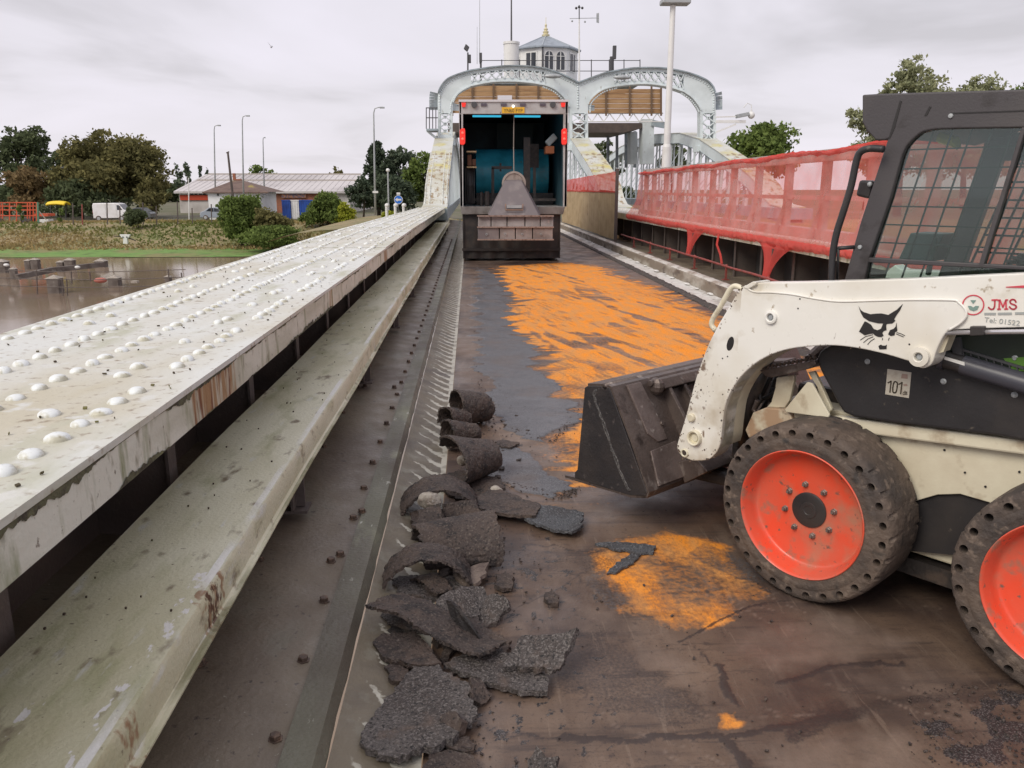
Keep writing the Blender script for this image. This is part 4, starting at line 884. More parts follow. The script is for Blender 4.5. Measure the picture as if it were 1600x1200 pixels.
# header with lamps and plate
b = MB(); b.prism([Q(717,157), Q(888,157), Q(887,178), Q(718,178)], (0, .13, 0)); hdr = b.build('header_panel', m_body, tr, bevel=.008)
b = MB(); b.prism([Q(716.5,155.5,YT-.03), Q(888.5,155.5,YT-.03), Q(888.5,159,YT-.03), Q(716.5,159,YT-.03)], (0,.2,0)); b.build('drip_rail', mat('bright_trim', (.6,.58,.6), rough=.4), hdr)
for x_ in (741, 864): b = MB(); b.lathe([(.065,0),(.065,.05)], Q(x_, 163.5, YT-.05), (0,1,0), 14); b.build('work_lamp', m_dkgrey, hdr)
m_mk = mat('lamp_housing', (.10,.08,.10), rough=.3)
for x_ in (756, 787, 817, 848):
    b = MB(); b.prism([Q(x_-4.5,161.5,YT-.03), Q(x_+4.5,161.5,YT-.03), Q(x_+4.5,165.5,YT-.03), Q(x_-4.5,165.5,YT-.03)], (0,.04,0)); b.build('marker_lamp', m_mk, hdr)
b = MB(); b.ball(Q(802,166,YT-.03), .03, 8, 6); b.build('plate_lamp', emat('lit_lamp_white', (1,.95,.8), 2.0), hdr)
b = MB(); b.prism([Q(784,167.5,YT-.01), Q(819.5,167.5,YT-.01), Q(819.5,177,YT-.01), Q(784,177,YT-.01)], (0,-.012,0)); npl = b.build('number_plate', mat('yellow_plate', (.74,.42,.03), rough=.4), hdr)
pw = Q(784,177,YT-.03); textmesh('plate_letters', 'YN60 FYP', .112, m_ink, Matrix.Translation(Q(801.8, 175.6, YT-.024)) @ Matrix.Rotation(R(90), 4, 'X'), npl, align='CENTER', sx=.90, bold=0)
redl = emat('lit_red_lamp', (.80, .03, .02), .35); redg = emat('lit_red_lamp_core', (1, .14, .10), .7)
for s, (x0, x1) in enumerate(((718.5, 727), (877.5, 886))):
    b = MB(); b.prism([Q(x0,203,YT-.06), Q(x0+3,200.5,YT-.06), Q(x1-1,200.5,YT-.06), Q(x1,204,YT-.06), Q(x1,223,YT-.06), Q(x1-2,226,YT-.06), Q(x0+1,226,YT-.06), Q(x0,223,YT-.06)], (0,.06,0)); tl = b.build('tail_lamp', redl, tr, bevel=.006)
    b = MB(); b.ball(Q((x0+x1)/2,207.5,YT-.065), .03, 8, 5); b.ball(Q((x0+x1)/2,217,YT-.065), .03, 8, 5); b.build('lamp_core', redg, tl)
for x_ in (724.5, 880):
    b = MB(); b.prism([Q(x_-3.5,160.5,YT-.04), Q(x_+3.5,160.5,YT-.04), Q(x_+2.5,167,YT-.04), Q(x_-2.5,167,YT-.04)], (0,.04,0)); b.build('brake_lamp', redl, hdr)
# side posts, bumper, skirt
b = MB(); b.prism([Q(717.5,178), Q(723.5,178), Q(724,323), Q(719,323)], (0,.10,0)); b.build('rear_post', m_body, tr, bevel=.006)
b = MB(); b.prism([Q(880.5,178), Q(887,178), Q(885.5,323), Q(880,323)], (0,.10,0)); b.build('rear_post', m_body, tr, bevel=.006)
b = MB(); b.prism([Q(719,323,YT-.08), Q(883,323,YT-.08), Q(880,335,YT-.08), Q(721,335,YT-.08)], (0,.28,0)); b.build('bumper_beam', mat('bumper_grey', (.20,.18,.17), [((.12,.1,.09),4,.45,.65)], rough=.5), tr, bevel=.01)
b = MB(); x0, x1, z0, z1 = Q(722.5,336)[0], Q(876,336)[0], .06, Q(800,335)[2]
b.grid(lambda u, v: (x0+(x1-x0)*u, YT+.02+.02*math.sin(u*40)*(1-v), z0+(z1-z0)*v), 60, 6); b.build('rear_skirt', m_rub, tr, smooth='all')
b = MB(); b.prism([Q(722,388,YT-.03), Q(876,388,YT-.03), Q(875,392,YT-.03), Q(722,392,YT-.03)], (0,.03,0)); b.box(x0, x0+.03, YT, YT+4, z0, z1); b.box(x1-.03, x1, YT, YT+4, z0, z1); b.build('skirt_frame', m_rub, tr)
for s, xx in enumerate((xl+.16, xr-.46)):
    for yy in (YT+1.6, YT+2.9, YT+7.9):
        b = MB(); b.lathe([(.2,0),(.44,.0),(.5,.04),(.5,.28),(.44,.3),(.2,.3)], (xx, yy, .5), (1,0,0), 24); wh = b.build('wheel', m_tyre, tr, smooth=True)
        b = MB(); b.lathe([(.26,.29),(.24,.305),(.1,.26),(.08,.31),(.0,.31)], (xx, yy, .5), (1,0,0), 20, cap=False); b.build('rim', m_grey, wh, smooth=True)
b = MB(); b.prism([(0, YT+8.3, .55), (0, YT+10.1, .55), (0, YT+10.2, 1.5), (0, YT+9.9, 2.7), (0, YT+8.3, 2.85)], (1,0,0)); b.v = [(xl+.08+v[0]*(xr-xl-.16), v[1], v[2]) for v in b.v]; b.build('cab', m_pwhite, tr, bevel=.06)
MB().box(xl+.5, xr-.5, YT+.2, YT+10, .45, .62).build('chassis', m_dark, tr)
# inside: tank, roof strips, frames, shelves
b = MB(); cz = Q(800,275,21.2)[2]; rr_ = .62; b.lathe([(.05,0),(.4,.03),(rr_,.10),(rr_,1.98),(.4,2.03),(.05,2.05)], (Q(738,275,21.4)[0], 22.0, cz+.08), (1,0,0), 28); tkk = b.build('tank', m_teal, tr, smooth=True)
b = MB(); b.box(Q(738,1,21.4)[0]+.05, Q(870,1,21.4)[0]-.05, 21.2, 21.5, zf, zf+.30); b.build('tank_cradle', m_hyd, tr)
m_strip = mat('blue_roof_strip', (.02,.30,.55), rough=.3); m_strip.node_tree.nodes  
sb = emat('glowing_strip_blue', (.03, .28, .42), 1.6)  # roof strips glow by emission, standing in for daylight through translucent panels
for x0_, x1_, yy in ((731,788,19.7),(806,864,19.7),(737,788,21.0),(812,858,21.0)): b = MB(); b.box(Q(x0_,1,YT)[0], Q(x1_,1,YT)[0], yy, yy+.12, zt_-.16 - (yy-19.7)*.02, zt_-.12 - (yy-19.7)*.02); b.build('glowing_roof_strip', sb, tr)
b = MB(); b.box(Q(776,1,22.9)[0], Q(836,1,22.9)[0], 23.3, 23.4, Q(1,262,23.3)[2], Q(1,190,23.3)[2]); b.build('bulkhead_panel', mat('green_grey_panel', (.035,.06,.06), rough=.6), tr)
b = MB()
for x_ in (770, 835): b.bar(Q(x_,262,20.4), Q(x_,322,20.4), .07, .07)
b.bar(Q(768,262,20.4), Q(800,262,20.4), .07, .07); b.bar(Q(790,278,20.4), Q(822,278,20.4), .05, .05); b.bar(Q(782,255,20.6), Q(782,268,20.6), .05, .05); b.bar(Q(738,312,20), Q(868,312,20), .06, .06)
b.bar(Q(823,215,20.4), Q(823,300,20.4), .16, .14); b.bar(Q(835,225,21), Q(835,262,21), .22, .1); b.build('inner_frame', m_hyd, tr)
b = MB(); b.box(*Q(726,1,19.3)[:1], Q(742,1,19.3)[0], 19.3, 19.9, Q(1,234,19.3)[2]-.03, Q(1,234,19.3)[2]); b.build('shelf', m_ply, tr); b = MB(); b.box(Q(726,1,19.3)[0], Q(742,1,19.3)[0], 19.3, 19.9, Q(1,259,19.3)[2]-.03, Q(1,259,19.3)[2]); b.build('shelf', m_ply, tr)
m_bb = mat('brown_box', (.12,.05,.025), rough=.7); b = MB(); b.box(Q(727,1,19.4)[0], Q(734,1,19.4)[0], 19.4, 19.7, Q(1,258,19.4)[2], Q(1,240,19.4)[2]); b.build('shelf_box', m_bb, tr, bevel=.01); b = MB(); b.box(Q(735,1,19.4)[0], Q(741,1,19.4)[0], 19.4, 19.7, Q(1,258,19.4)[2], Q(1,247,19.4)[2]); b.build('shelf_box', m_bb, tr, bevel=.01)
b = MB(); b.box(Q(855,1,19.4)[0], Q(869,1,19.4)[0], 19.4, 19.9, Q(1,238,19.4)[2], Q(1,226,19.4)[2]); b.build('locker_box', mat('orange_box', (.22,.07,.025), rough=.7), tr, bevel=.01)
b = MB(); c = Q(861,219,19.6); b.obox(c, (.10,0,.10), (0,.12,0), (-.05,0,.06)); b.build('folded_sheet', mat('grey_blue_cloth', (.22,.26,.28), rough=.8), tr, bevel=.03)
for i in range(7): b = MB(); b.tube([Q(727+i*2.3, 262, 19.4+.03*i), Q(728+i*2.2+1.5*math.sin(i), 290, 19.35), Q(727+i*2.3, 318, 19.4)], .016, 5); b.build('hose', m_hose, tr)
b = MB(); b.tube([Q(752,322,19.6), Q(752,300,19.6)], .035, 6); b.tube([Q(761,322,19.6), Q(761,299,19.6)], .06, 8); b.build('pipe_stub', m_hyd, tr)
b = MB(); b.tube([Q(803,178,19.2), Q(802.5,230,19.1), Q(803,268,18.9)], .012, 6); b.build('lift_cable', mat('cable', (.20,.17,.15), rough=.5), tr)
# flared nozzle with segmented hood
YN = 18.3
nz_ = tr
b = MB(); c = Q(803,287,YN+.1); rr2 = .27; m_ring = mat('ring_flange', (.30,.25,.22), [((.2,.16,.14), 9, .5, .65)], rough=.5)
b.lathe([(rr2-.03,.35),(rr2-.03,.02),(rr2,.02),(rr2,-.015),(rr2-.045,-.02),(rr2-.055,.0),(.02,.0)], c, (0,1,0), 30); b.build('nozzle_collar', m_ring, tr, smooth=True)
b = MB(); fr_ = [Q(789,283,YN), Q(815,283,YN), Q(843,338,YN-.5), Q(764,338,YN-.5)]; bk = [Q(789,281,YN+.1), Q(816,281,YN+.1), Q(845,334,YN), Q(762,334,YN)]
b.add(fr_+bk, [(0,1,2,3),(4,5,6,7),(0,1,5,4),(1,2,6,5),(2,3,7,6),(3,0,4,7)]); co = b.build('nozzle_cone', m_nozd, tr, bevel=.01)
b = MB(); b.obox(Q(803.5,323,YN-.42), (.16,0,0), (0,.02,0), (0,.0,.03)); b.build('rating_plate', m_grey, co)
b = MB(); b.tube([Q(790,319,YN-.40), Q(790,328,YN-.48), Q(817,328,YN-.48), Q(817,319,YN-.40)], .015, 6); b.build('handle', mat('rusty_handle',(.22,.13,.09),rough=.6), co)
for i, (x0_, x1_) in enumerate(((747,767),(768,792),(793,820),(821,844),(845,865))):
    b = MB(); b.prism([Q(x0_+(1 if i == 0 else 0),338,YN-.52), Q(x1_-.4,338,YN-.52), Q(x1_-.4,354.5,YN-.6), Q(x0_,354.5,YN-.6)], (0,.5,0)); b.build('hood_segment', m_noz, tr, bevel=.008)
for i, (x0_, x1_) in enumerate(((747,780),(781,805),(806,832),(833,864))):
    b = MB(); b.prism([Q(x0_,355.5,YN-.62), Q(x1_-.4,355.5,YN-.62), Q(x1_-.4,374.5,YN-.62), Q(x0_,374.5,YN-.62)], (0,.5,0)); sg = b.build('hood_segment', (m_nozd if i == 0 else m_noz), tr, bevel=.008)
    c = Q((x0_+x1_)/2-3, 366, YN-.63); b = MB(); b.lathe([(.026,0),(.026,.012),(.016,.012),(.016,.0)], c, (0,-1,0), 8, cap=False)
    b.build('eyelet', m_grey, sg)
b = MB(); b.prism([Q(745.5,336.5,YN-.64), Q(865.5,336.5,YN-.64), Q(865.5,338.5,YN-.64), Q(745.5,338.5,YN-.64)], (0,.1,0)); b.prism([Q(745.5,354,YN-.66), Q(865.5,354,YN-.66), Q(865.5,356,YN-.66), Q(745.5,356,YN-.66)], (0,.06,0)); b.prism([Q(746,373.5,YN-.66), Q(865.5,373.5,YN-.66), Q(865.5,375.5,YN-.66), Q(746,375.5,YN-.66)], (0,.06,0)); b.build('hood_rim', mat('hood_rim',(.28,.20,.17), [((.15,.09,.07),20,.5,.65)], rough=.6), tr)
# ================================================================ skid steer loader, built in its own frame: u backwards, v inwards, w up
AL = .90; MO = np.array([1.306, 2.943, 0.0])
bu = np.array([math.cos(AL), -math.sin(AL), 0]); nv_ = np.array([math.sin(AL), math.cos(AL), 0])
ld = thing('skid_steer_loader', 'white skid steer loader with black cab and red wheels on the stripped road', 'loader', tuple(MO), rz=-AL)
def MP(px, py, v): q = plane(px, py, nv_, nv_ @ MO + v) - MO; return (float(q @ bu), float(q[2]))
def P3(px, py, v): u, w = MP(px, py, v); return (u, v, w)
class ML(MB):
    local = True
    def px(s, pts, v, dv, vp=None):      # outline traced at depth v, extruded inwards by dv
        q = [MP(*p, v if vp is None else vp) for p in pts]; return s.prism([(a, v, c) for a, c in q], (0, dv, 0))
def lb(s, name, m, parent=None, **k): return s.build(name, m, parent or ld, **k)
CR = arcp
# ---- wheels
RT, RR, TW = .372, .267, .27
def tyre_mesh():
    b = ML(); n = 28; k = 4
    ri, ro = .276, .357; rh, hr = .337, .0150
    def pt(r, a, v): return (r*math.cos(a), v, r*math.sin(a))
    for i in range(n):       # sidewall sectors, each with a real pocket
        a0, a1 = 2*math.pi*i/n, 2*math.pi*(i+1)/n; am = (a0+a1)/2
        out_ = []
        for t in np.linspace(0, 1, k, endpoint=False): out_.append((ro, a0+(a1-a0)*t))
        for t in np.linspace(0, 1, k, endpoint=False): out_.append((ro-(ro-.315)*t, a1))
        for t in np.linspace(0, 1, k, endpoint=False): out_.append((.315, a1-(a1-a0)*t))
        for t in np.linspace(0, 1, k, endpoint=False): out_.append((.315+(ro-.315)*t, a0))
        m = len(out_); c = np.array([rh*math.cos(am), rh*math.sin(am)])
        o3 = []; h3 = []
        er = np.array([math.cos(am), math.sin(am)]); et = np.array([-math.sin(am), math.cos(am)])
        for r, a in out_:
            p = np.array([r*math.cos(a), r*math.sin(a)]); d = p-c; ang = math.atan2(d @ et/.040, d @ er/.022)
            h = c + er*math.cos(ang)*hr*.95 + et*math.sin(ang)*hr*1.05
            o3.append((p[0], .006 + (.004 if abs(r-ro) < .001 else 0), p[1])); h3.append((h[0], .006, h[1]))
        deep = [(h[0], .06, h[2]) for h in h3]
        b.add(o3+h3+deep, [(j, (j+1) % m, m+(j+1) % m, m+j) for j in range(m)] + [(m+j, m+(j+1) % m, 2*m+(j+1) % m, 2*m+j) for j in range(m)] + [tuple(range(2*m, 3*m))])
    N_ = n*k*2
    def ring(prof, nn):
        vs = [pt(r, 2*math.pi*j/nn, v) for r, v in prof for j in range(nn)]
        b.add(vs, [(i*nn+j, i*nn+(j+1) % nn, (i+1)*nn+(j+1) % nn, (i+1)*nn+j) for i in range(len(prof)-1) for j in range(nn)])
    ring([(.315,.006),(.309,.0035),(.299,.0025),(.290,.002),(.285,.0045),(.276,.0035),(.266,.006),(.262,.03)], 112)
    # shoulder and tread with chunked lugs
    nn = 392; vs = []; cols = [(.357,.010),(.364,.014),(.369,.022),(.372,.034),(.3725,.06),(.3725,.10),(.373,.135),(.3725,.17),(.3725,.21),(.372,.236),(.369,.248),(.364,.256),(.355,.262),(.27,.262)]
    for i, (r, v) in enumerate(cols):
        for j in range(nn):
            a = 2*math.pi*j/nn; ph = (a/(2*math.pi)*26 + .35*abs((v-.135)/.135)) % 1
            cut = 0
            if .362 < r: 
                e_ = abs(v-.135)/.135
                if ph < .17 and e_ > .60: cut = .011*min(1, (e_-.60)*5)
                elif ph < .15: cut = .0018
                cut += .0045*float(fbm(np.array([math.cos(a)*9+v*30]), np.array([math.sin(a)*9]), 3)[0])*(1 if e_ > .6 else .35)
            vs.append(pt(r-cut, a, v))
    b.add(vs, [(i*nn+j, i*nn+(j+1) % nn, (i+1)*nn+(j+1) % nn, (i+1)*nn+j) for i in range(len(cols)-1) for j in range(nn)])
    return b
m_nut = mat('dull_nut', (.22,.19,.17), [((.12,.10,.09), 60, .5, .65)], rough=.45, metal=.4)
ty0 = None
def make_wheel(u, v, flip, spin):
    global ty0
    s = -1 if flip else 1
    if ty0 is None:
        t = tyre_mesh(); ty = t.build('wheel', m_tyre, ld, smooth=True, angle=40); ty0 = [ty]
        b = ML(); b.lathe([(.2665,.012),(.2685,.002),(.2655,-.001),(.2600,.003),(.2560,.016),(.2500,.030),(.2440,.052),(.2400,.075),(.2290,.082),(.2180,.080),(.205,.085),(.12,.088),(.0,.088)], (0,0,0), (0,1,0), 96, cap=False)
        rim = b.build('rim', m_rim, ty, smooth=True, angle=50)
        b = ML(); b.lathe([(.074,.088),(.074,.082),(.070,.080),(.035,.080),(.033,.077),(.020,.077),(.018,.079),(.0,.079)], (0,0,0), (0,1,0), 36, cap=False); hb = b.build('hub', m_blk, ty, smooth=True)
        for i in range(8):
            a = 2*math.pi*(i+.5)/8; c = (.108*math.cos(a), .088, .108*math.sin(a))
            b = ML(); b.lathe([(.0135,0),(.0135,-.003),(.0115,-.004),(.0115,-.013),(.009,-.015),(.0,-.015)], c, (0,1,0), 6, cap=False); b.lathe([(.0052,-.016),(.0052,-.024),(0,-.024)], c, (0,1,0), 8, cap=False)
            b.build('wheel_nut', m_nut, ty)
        ty0.append([rim]); o = ty
    else:
        o = copy_tree(ty0[0], ld)
    o.location = (u, v, RT); o.rotation_euler = (0, spin, math.pi if flip else 0)
    return o
WB = .94
make_wheel(0, 0, False, R(9))
make_wheel(WB, 0, False, R(31)); make_wheel(0, 1.62, True, R(5)); make_wheel(WB, 1.62, True, R(50))

# ---- lower body / chain case
b = ML(); b.box(-.30, 1.35, .335, 1.30, .22, .74)
lb(b, 'chain_case', m_cream, bevel=.01)
b = ML(); b.px([(1215,662),(1262,652),(1300,655),(1600,702),(1760,722),(1760,900),(1640,850),(1600,812),(1545,785),(1500,772),(1465,773),(1430,783),(1400,820),(1330,850),(1290,800),(1240,720),(1215,690)], .285, .014); lb(b, 'side_skirt', m_cream, bevel=.003)
b = ML(); b.px([(1235,645),(1296,652),(1310,651),(1600,688),(1780,712),(1780,736),(1600,711),(1300,671),(1236,664)], .245, .04); lb(b, 'fender_ledge', m_cream, bevel=.008)
b = ML(); b.px([(1300,700),(1500,740),(1780,760),(1780,930),(1500,868),(1300,850)], .302, .02, .302); lb(b, 'lower_guard', m_blk)
b = ML()
for px, py in ((1476,703),(1508,738),(1593,737),(1540,760)): u_, w_ = MP(px, py, .283); b.lathe([(.004,0),(.004,.004)], (u_, .279, w_), (0,1,0), 8)
lb(b, 'bolt_hole', m_ink)
# ---- black side cover
b = ML(); b.px(CR([(1276,562),(1282,548),(1300,538)], 4) + [(1400,530),(1475,510),(1800,505),(1800,728),(1600,690),(1560,682),(1400,662),(1335,652),(1318,645)] + CR([(1308,630),(1296,606),(1282,580),(1276,562)], 4)[:-1], .215, .5); sc_ = lb(b, 'side_cover', m_blk, bevel=.012, seg=3)
for px, py in ((1355,565),(1474,596),(1585,617),(1586,560)):
    u_, w_ = MP(px, py, .212); b = ML(); b.lathe([(.011,0),(.011,-.003),(.006,-.005),(.006,-.009),(0,-.009)], (u_, .2145, w_), (0,1,0), 10, cap=False); lb(b, 'cover_bolt', m_grey, sc_)
# engine-side grille opening above the cover
b = ML(); b.px([(1476,524),(1800,520),(1800,640),(1600,598),(1555,584),(1500,572),(1474,556)], .2115, .002); gr = lb(b, 'grille_panel', mat('green_dark_grille', (.018,.028,.020), [((.035,.05,.03), 4, .5, .7)], rough=.35), sc_)
b = ML()
for i in range(9):
    p, q = (1480+i*24, 545+i*5.2), (1480+i*24+16, 560+i*5.2)
b.bar(P3(1494,528,.205), P3(1499,562,.205), .030, .02, (0,1,0)); b.bar(P3(1500,545,.205), P3(1600,575,.205), .008, .01, (0,1,0))
for i in range(9): b.bar(P3(1505+i*12,548+i*3.4,.206), P3(1508+i*12,564+i*3.4,.206), .004, .006, (0,1,0))
lb(b, 'grille_bars', m_dkgrey, gr)
b = ML(); b.px([(1568,560),(1600,558),(1640,560),(1640,585),(1580,578)], .2095, .0015); lb(b, 'added_green_patch', mat('hivis_glimpse_green', (.10,.24,.03), rough=.5), gr)  # added green patch, stands for hi-vis green glimpsed through the grille
# noise label
b = ML(); b.px([(1386.5,576.5),(1424,582),(1420,622),(1383,616)], .2125, .002); lab = lb(b, 'noise_label', m_lab, sc_)
def MT(px, py, v, tilt=0):     # text frame: x along +u, y up, facing the outside (-v)
    u_, w_ = MP(px, py, v); base = Matrix.Translation(MO) @ Matrix.Rotation(-AL, 4, 'Z')
    return Matrix.Translation((u_, v, w_)) @ Matrix.Rotation(R(90), 4, 'X') @ Matrix.Rotation(R(tilt), 4, 'Z')
def ltext(name, body, size, m, px, py, v, parent, sx=1, bold=0, align='LEFT', tilt=0):
    o = textmesh(name, body, size, m, MT(px, py, v, tilt), None, .0004, align, sx, bold); o.parent = parent; return o
def strokes(name, lines, wd, m, v, par):
    b = ML()
    for ln in lines:
        for p, q in zip(ln[:-1], ln[1:]):
            p, q = np.array(p, float), np.array(q, float); d = (q-p)/max(1e-6, np.linalg.norm(q-p)); t = np.array([-d[1], d[0]])*wd/2; p = p-d*wd*.2; q = q+d*wd*.2
            b.px([tuple(p-t), tuple(q-t), tuple(q+t), tuple(p+t)], v, .0004)
    return lb(b, name, m, par)
strokes('label_number', [[(1387.3,598.3),(1392.4,595.6),(1390.4,613)], CR([(1399.2,596.3),(1402,598.5),(1401.6,606),(1400,612.6),(1397.2,613.8),(1394.8,611),(1395.4,603),(1397,597.2),(1399.2,596.3)], 3), [(1404.2,600.6),(1409.4,597.6),(1407.2,615.5)]], 2.1, m_brownink, .2112, lab)
strokes('label_units', [CR([(1413,612),(1410.8,614),(1411.5,616.6),(1413.6,616)], 3), [(1413.8,610.5),(1413.2,616.8)], [(1415.2,611.5),(1414.8,617)], CR([(1415.2,612),(1417.4,612.8),(1415.4,614.3),(1417.6,615.8),(1415,617)], 3)], .8, m_brownink, .2112, lab)
b = ML(); b.px([(1409,584),(1418,585),(1418,592),(1408,591)], .2115, .0008); b.px([(1411,600.5),(1417,600),(1418,603),(1412,603)], .2115, .0008); lb(b, 'label_mark', mat('faded_mark', (.34,.24,.20), rough=.6), lab)
# ---- cab
V = .30
b = ML(); b.px([(1347,148),(1372,146.5),(1650,138),(1900,130),(1900,200),(1650,197),(1600,199.5),(1495,201)] + CR([(1463,202),(1442,206),(1428,216),(1416,229),(1409,243)], 4) + [(1390,311),(1358,403),(1347,455),(1313,455),(1319,438),(1344,348),(1387,217),(1382,219),(1368,219),(1355,205),(1347,191)], V, .045)
cf = lb(b, 'cab_side_frame', m_cab, bevel=.008, seg=3)
b = ML(); b.px([(1345,402),(1358,402.5),(1600,416),(1650,418),(1650,424),(1600,422),(1357,410)], V+.002, .03); b.px([(1596,199),(1603,199),(1536,417),(1528,416)], V+.001, .03); lb(b, 'window_bar', m_cab, cf, bevel=.003)
b = ML(); b.px([(1409,243),(1428,214),(1463,202),(1700,196),(1700,440),(1350,440),(1358,403),(1390,311)], V+.02, .004); lb(b, 'side_window', glassmat('tinted_cab_glass', (.66,.76,.72), .06, .05), cf)
# seam, bolts, slot in the pillar
b = ML(); b.px([(1406,157),(1409,158),(1398,200),(1390,217),(1388,217)], V-.002, .002); b.px([(1452,166),(1455,167),(1448,181),(1444,181)], V-.002, .002); b.px([(1485,176),(1600,172),(1600,174),(1485,178)], V-.002, .002); lb(b, 'seam', m_ink, cf)
for px, py in ((1486,181),(1344,386)):
    u_, w_ = MP(px, py, V); b = ML(); b.lathe([(.009,0),(.008,-.006),(0,-.007)], (u_, V, w_), (0,1,0), 8, cap=False); lb(b, 'frame_bolt', m_grey, cf)
# roof, far side frame, rear, floor
roofz = MP(1500,143,V)[1]
b = ML(); u0 = MP(1347,148,V)[0]; b.prism([(u0, V+.046, roofz-.12), (u0, V+.046, roofz-.005), (u0+1.15, V+.046, roofz-.01), (u0+1.15, V+.046, roofz-.08), (u0+.30, V+.046, roofz-.07), (u0+.08, V+.046, roofz-.14)], (0, .95, 0)); lb(b, 'roof', m_cab, bevel=.015)
b = ML()
VF = V+1.0
for (px0, py0, px1, py1) in ((1387,217,1319,438),): 
    u_a, w_a = MP(px0, py0, V); u_b, w_b = MP(px1, py1, V); b.bar((u_a+.05, VF, w_a+.02), (u_b+.05, VF, w_b), .09, .05, (0,1,0)); b.bar((u_a+1.0, VF, w_a+.02), (u_b+1.1, VF, w_b-.2), .08, .05, (0,1,0))
b.bar((u_a, VF, w_a+.0), (u_a+1.1, VF, w_a+.0), .05, .12, (0,0,1)); b.bar((u_b, VF, w_b-.05), (u_b+1.1, VF, w_b-.05), .05, .12, (0,0,1)); lb(b, 'far_side_frame', m_cab)
def gridmesh(b, v, u0, u1, w0, w1, du, r_, lean=.30):
    u_ = u0
    while u_ < u1: b.bar((u_, v, w0), (u_+lean*(w1-w0), v, w1), r_, r_, (0,1,0)); u_ += du
    w_ = w0
    while w_ < w1: b.bar((u0+lean*(w_-w0), v, w_), (u1+lean*(w_-w0), v, w_), r_, r_, (0,0,1)); w_ += du*1.05
m_mesh = mat('grille_wire', (.022,.04,.038), rough=.45, metal=.3)
b = ML(); gridmesh(b, V+.035, -.02, 1.0, 1.10, 1.86, .066, .0055, .22); lb(b, 'near_grille', m_mesh, cf)
b = ML(); gridmesh(b, VF-.03, 0.0, .98, 1.05, 1.84, .075, .009); lb(b, 'far_grille', m_mesh)
b = ML(); b.box(.06, .10, V+.25, VF-.03, .95, 1.15); b.box(.95, 1.0, V+.05, VF-.03, .8, 1.9); lb(b, 'front_frame', m_cab)
# seat, levers and inside parts
b = ML(); b.box(.55, .98, .60, 1.05, .92, 1.06); b.obox((.93, .82, 1.33), (.05,0,-.01), (0,.23,0), (.04,0,.30)); lb(b, 'seat', m_hyd, bevel=.03)
b = ML(); 
for vv in (.50, 1.12): b.tube([(.32, vv, .95), (.30, vv, 1.2), (.33, vv, 1.32)], .012, 6); b.ball((.33, vv, 1.35), .03, 8, 6); b.box(.40, .85, vv-.04, vv+.04, 1.12, 1.18)
lb(b, 'control_lever', m_hyd, smooth=True)
b = ML(); b.tube([P3(1470,214,.62), P3(1493,222,.60), P3(1498,232,.60)], [.024,.022,.010], 8); lb(b, 'beacon_reflection', mat('beacon_reflection_yellow', (.80,.62,.04), rough=.4), smooth=True)  # yellow beacon reflection in the cab glass, modelled as a solid shape
b = ML(); b.obox(P3(1450,385,.9), (.07,0,0), (0,.08,0), (.02,0,.06)); b.tube([P3(1462,370,.42), P3(1450,430,.42)], .012, 6); lb(b, 'control_box', mat('teal_grey_console', (.03,.07,.065), rough=.4), bevel=.01)
b = ML(); b.tube([P3(*p, V-.05) for p in CR([(1381,233),(1360,232),(1345,237),(1338,252),(1330,290),(1318,330),(1307,365),(1301,400),(1299,445)], 4)], .0135, 10); lb(b, 'grab_handle', m_blk, smooth='all')
b = ML(); b.tube([P3(1309,388,V-.04), P3(1335,386,V)], .008, 6); b.tube([P3(1310,388,V-.04), P3(1308,440,V)], .006, 6); lb(b, 'handle_stay', m_blk, smooth='all')
b = ML(); b.px([(1342,281),(1364,283),(1357,311),(1336,306)], V+.02, .09); wl = lb(b, 'work_lamp', m_blk, bevel=.01)
b = ML(); b.ball(P3(1359,288,V+.01), .010, 8, 5); lb(b, 'lamp_screw', m_grey, wl)

# ---- loader arm (near side)
VA, TA = .06, .10
front = CR([(1164,446),(1152,458),(1140,478),(1122,508),(1106,540),(1096,566),(1087,592),(1077,630),(1068,662),(1059,690),(1058,703),(1067,714),(1082,720)], 3)
under = CR([(1082,720),(1104,719),(1117,710),(1125,694),(1128,668),(1133,634),(1143,610),(1158,588),(1180,568),(1205,554),(1235,545),(1270,541),(1305,540),(1345,545),(1385,554),(1412,562),(1424,566),(1437,575),(1448,574),(1457,566),(1463,548),(1473,527),(1482,516)], 3)
m_arm = m_mwhite.copy(); m_arm.name = 'grimy_arm_paint'; add_patch(m_arm, (.50,.43,.33), [(-.72,-.36,-1,1)], 7, (1,1,1), .50, .74, .08); add_patch(m_arm, (.22,.16,.12), [(-.72,-.50,-1,1)], 18, (1,1,1), .60, .68, .08)
gus = front[:-1] + under + CR([(1482,516),(1500,505),(1509,494),(1508,483),(1498,474),(1488,470)], 3)[1:] + CR([(1488,470),(1420,469.5),(1360,471),(1310,472),(1270,467),(1238,461),(1205,458),(1178,456),(1164,446)], 3)[1:-1]
b = ML(); b.px(gus, VA, TA); arm = lb(b, 'loader_arm', m_arm, bevel=.005, seg=3)
b = ML(); b.px(CR([(1166,449),(1180,442.5),(1240,441.5),(1330,439),(1420,436),(1520,431),(1650,425),(1760,420)], 3) + [(1760,510)] + CR([(1650,511),(1560,513),(1482,516)], 3) + [(1482,520),(1300,500),(1180,470)], VA+.012, TA-.02, VA); lb(b, 'boom_tube', m_mwhite, arm, bevel=.012, seg=3)
wl_ = ML(); wl_.tube([P3(*p, VA+.001) for p in CR([(1164,447),(1178,456),(1205,457),(1238,460),(1270,466),(1310,471),(1360,470),(1420,468.5),(1488,469),(1498,473),(1508,483),(1509,494),(1500,505),(1482,516)], 4)], .0045, 6); lb(wl_, 'weld_bead', m_mwhite, arm, smooth='all')
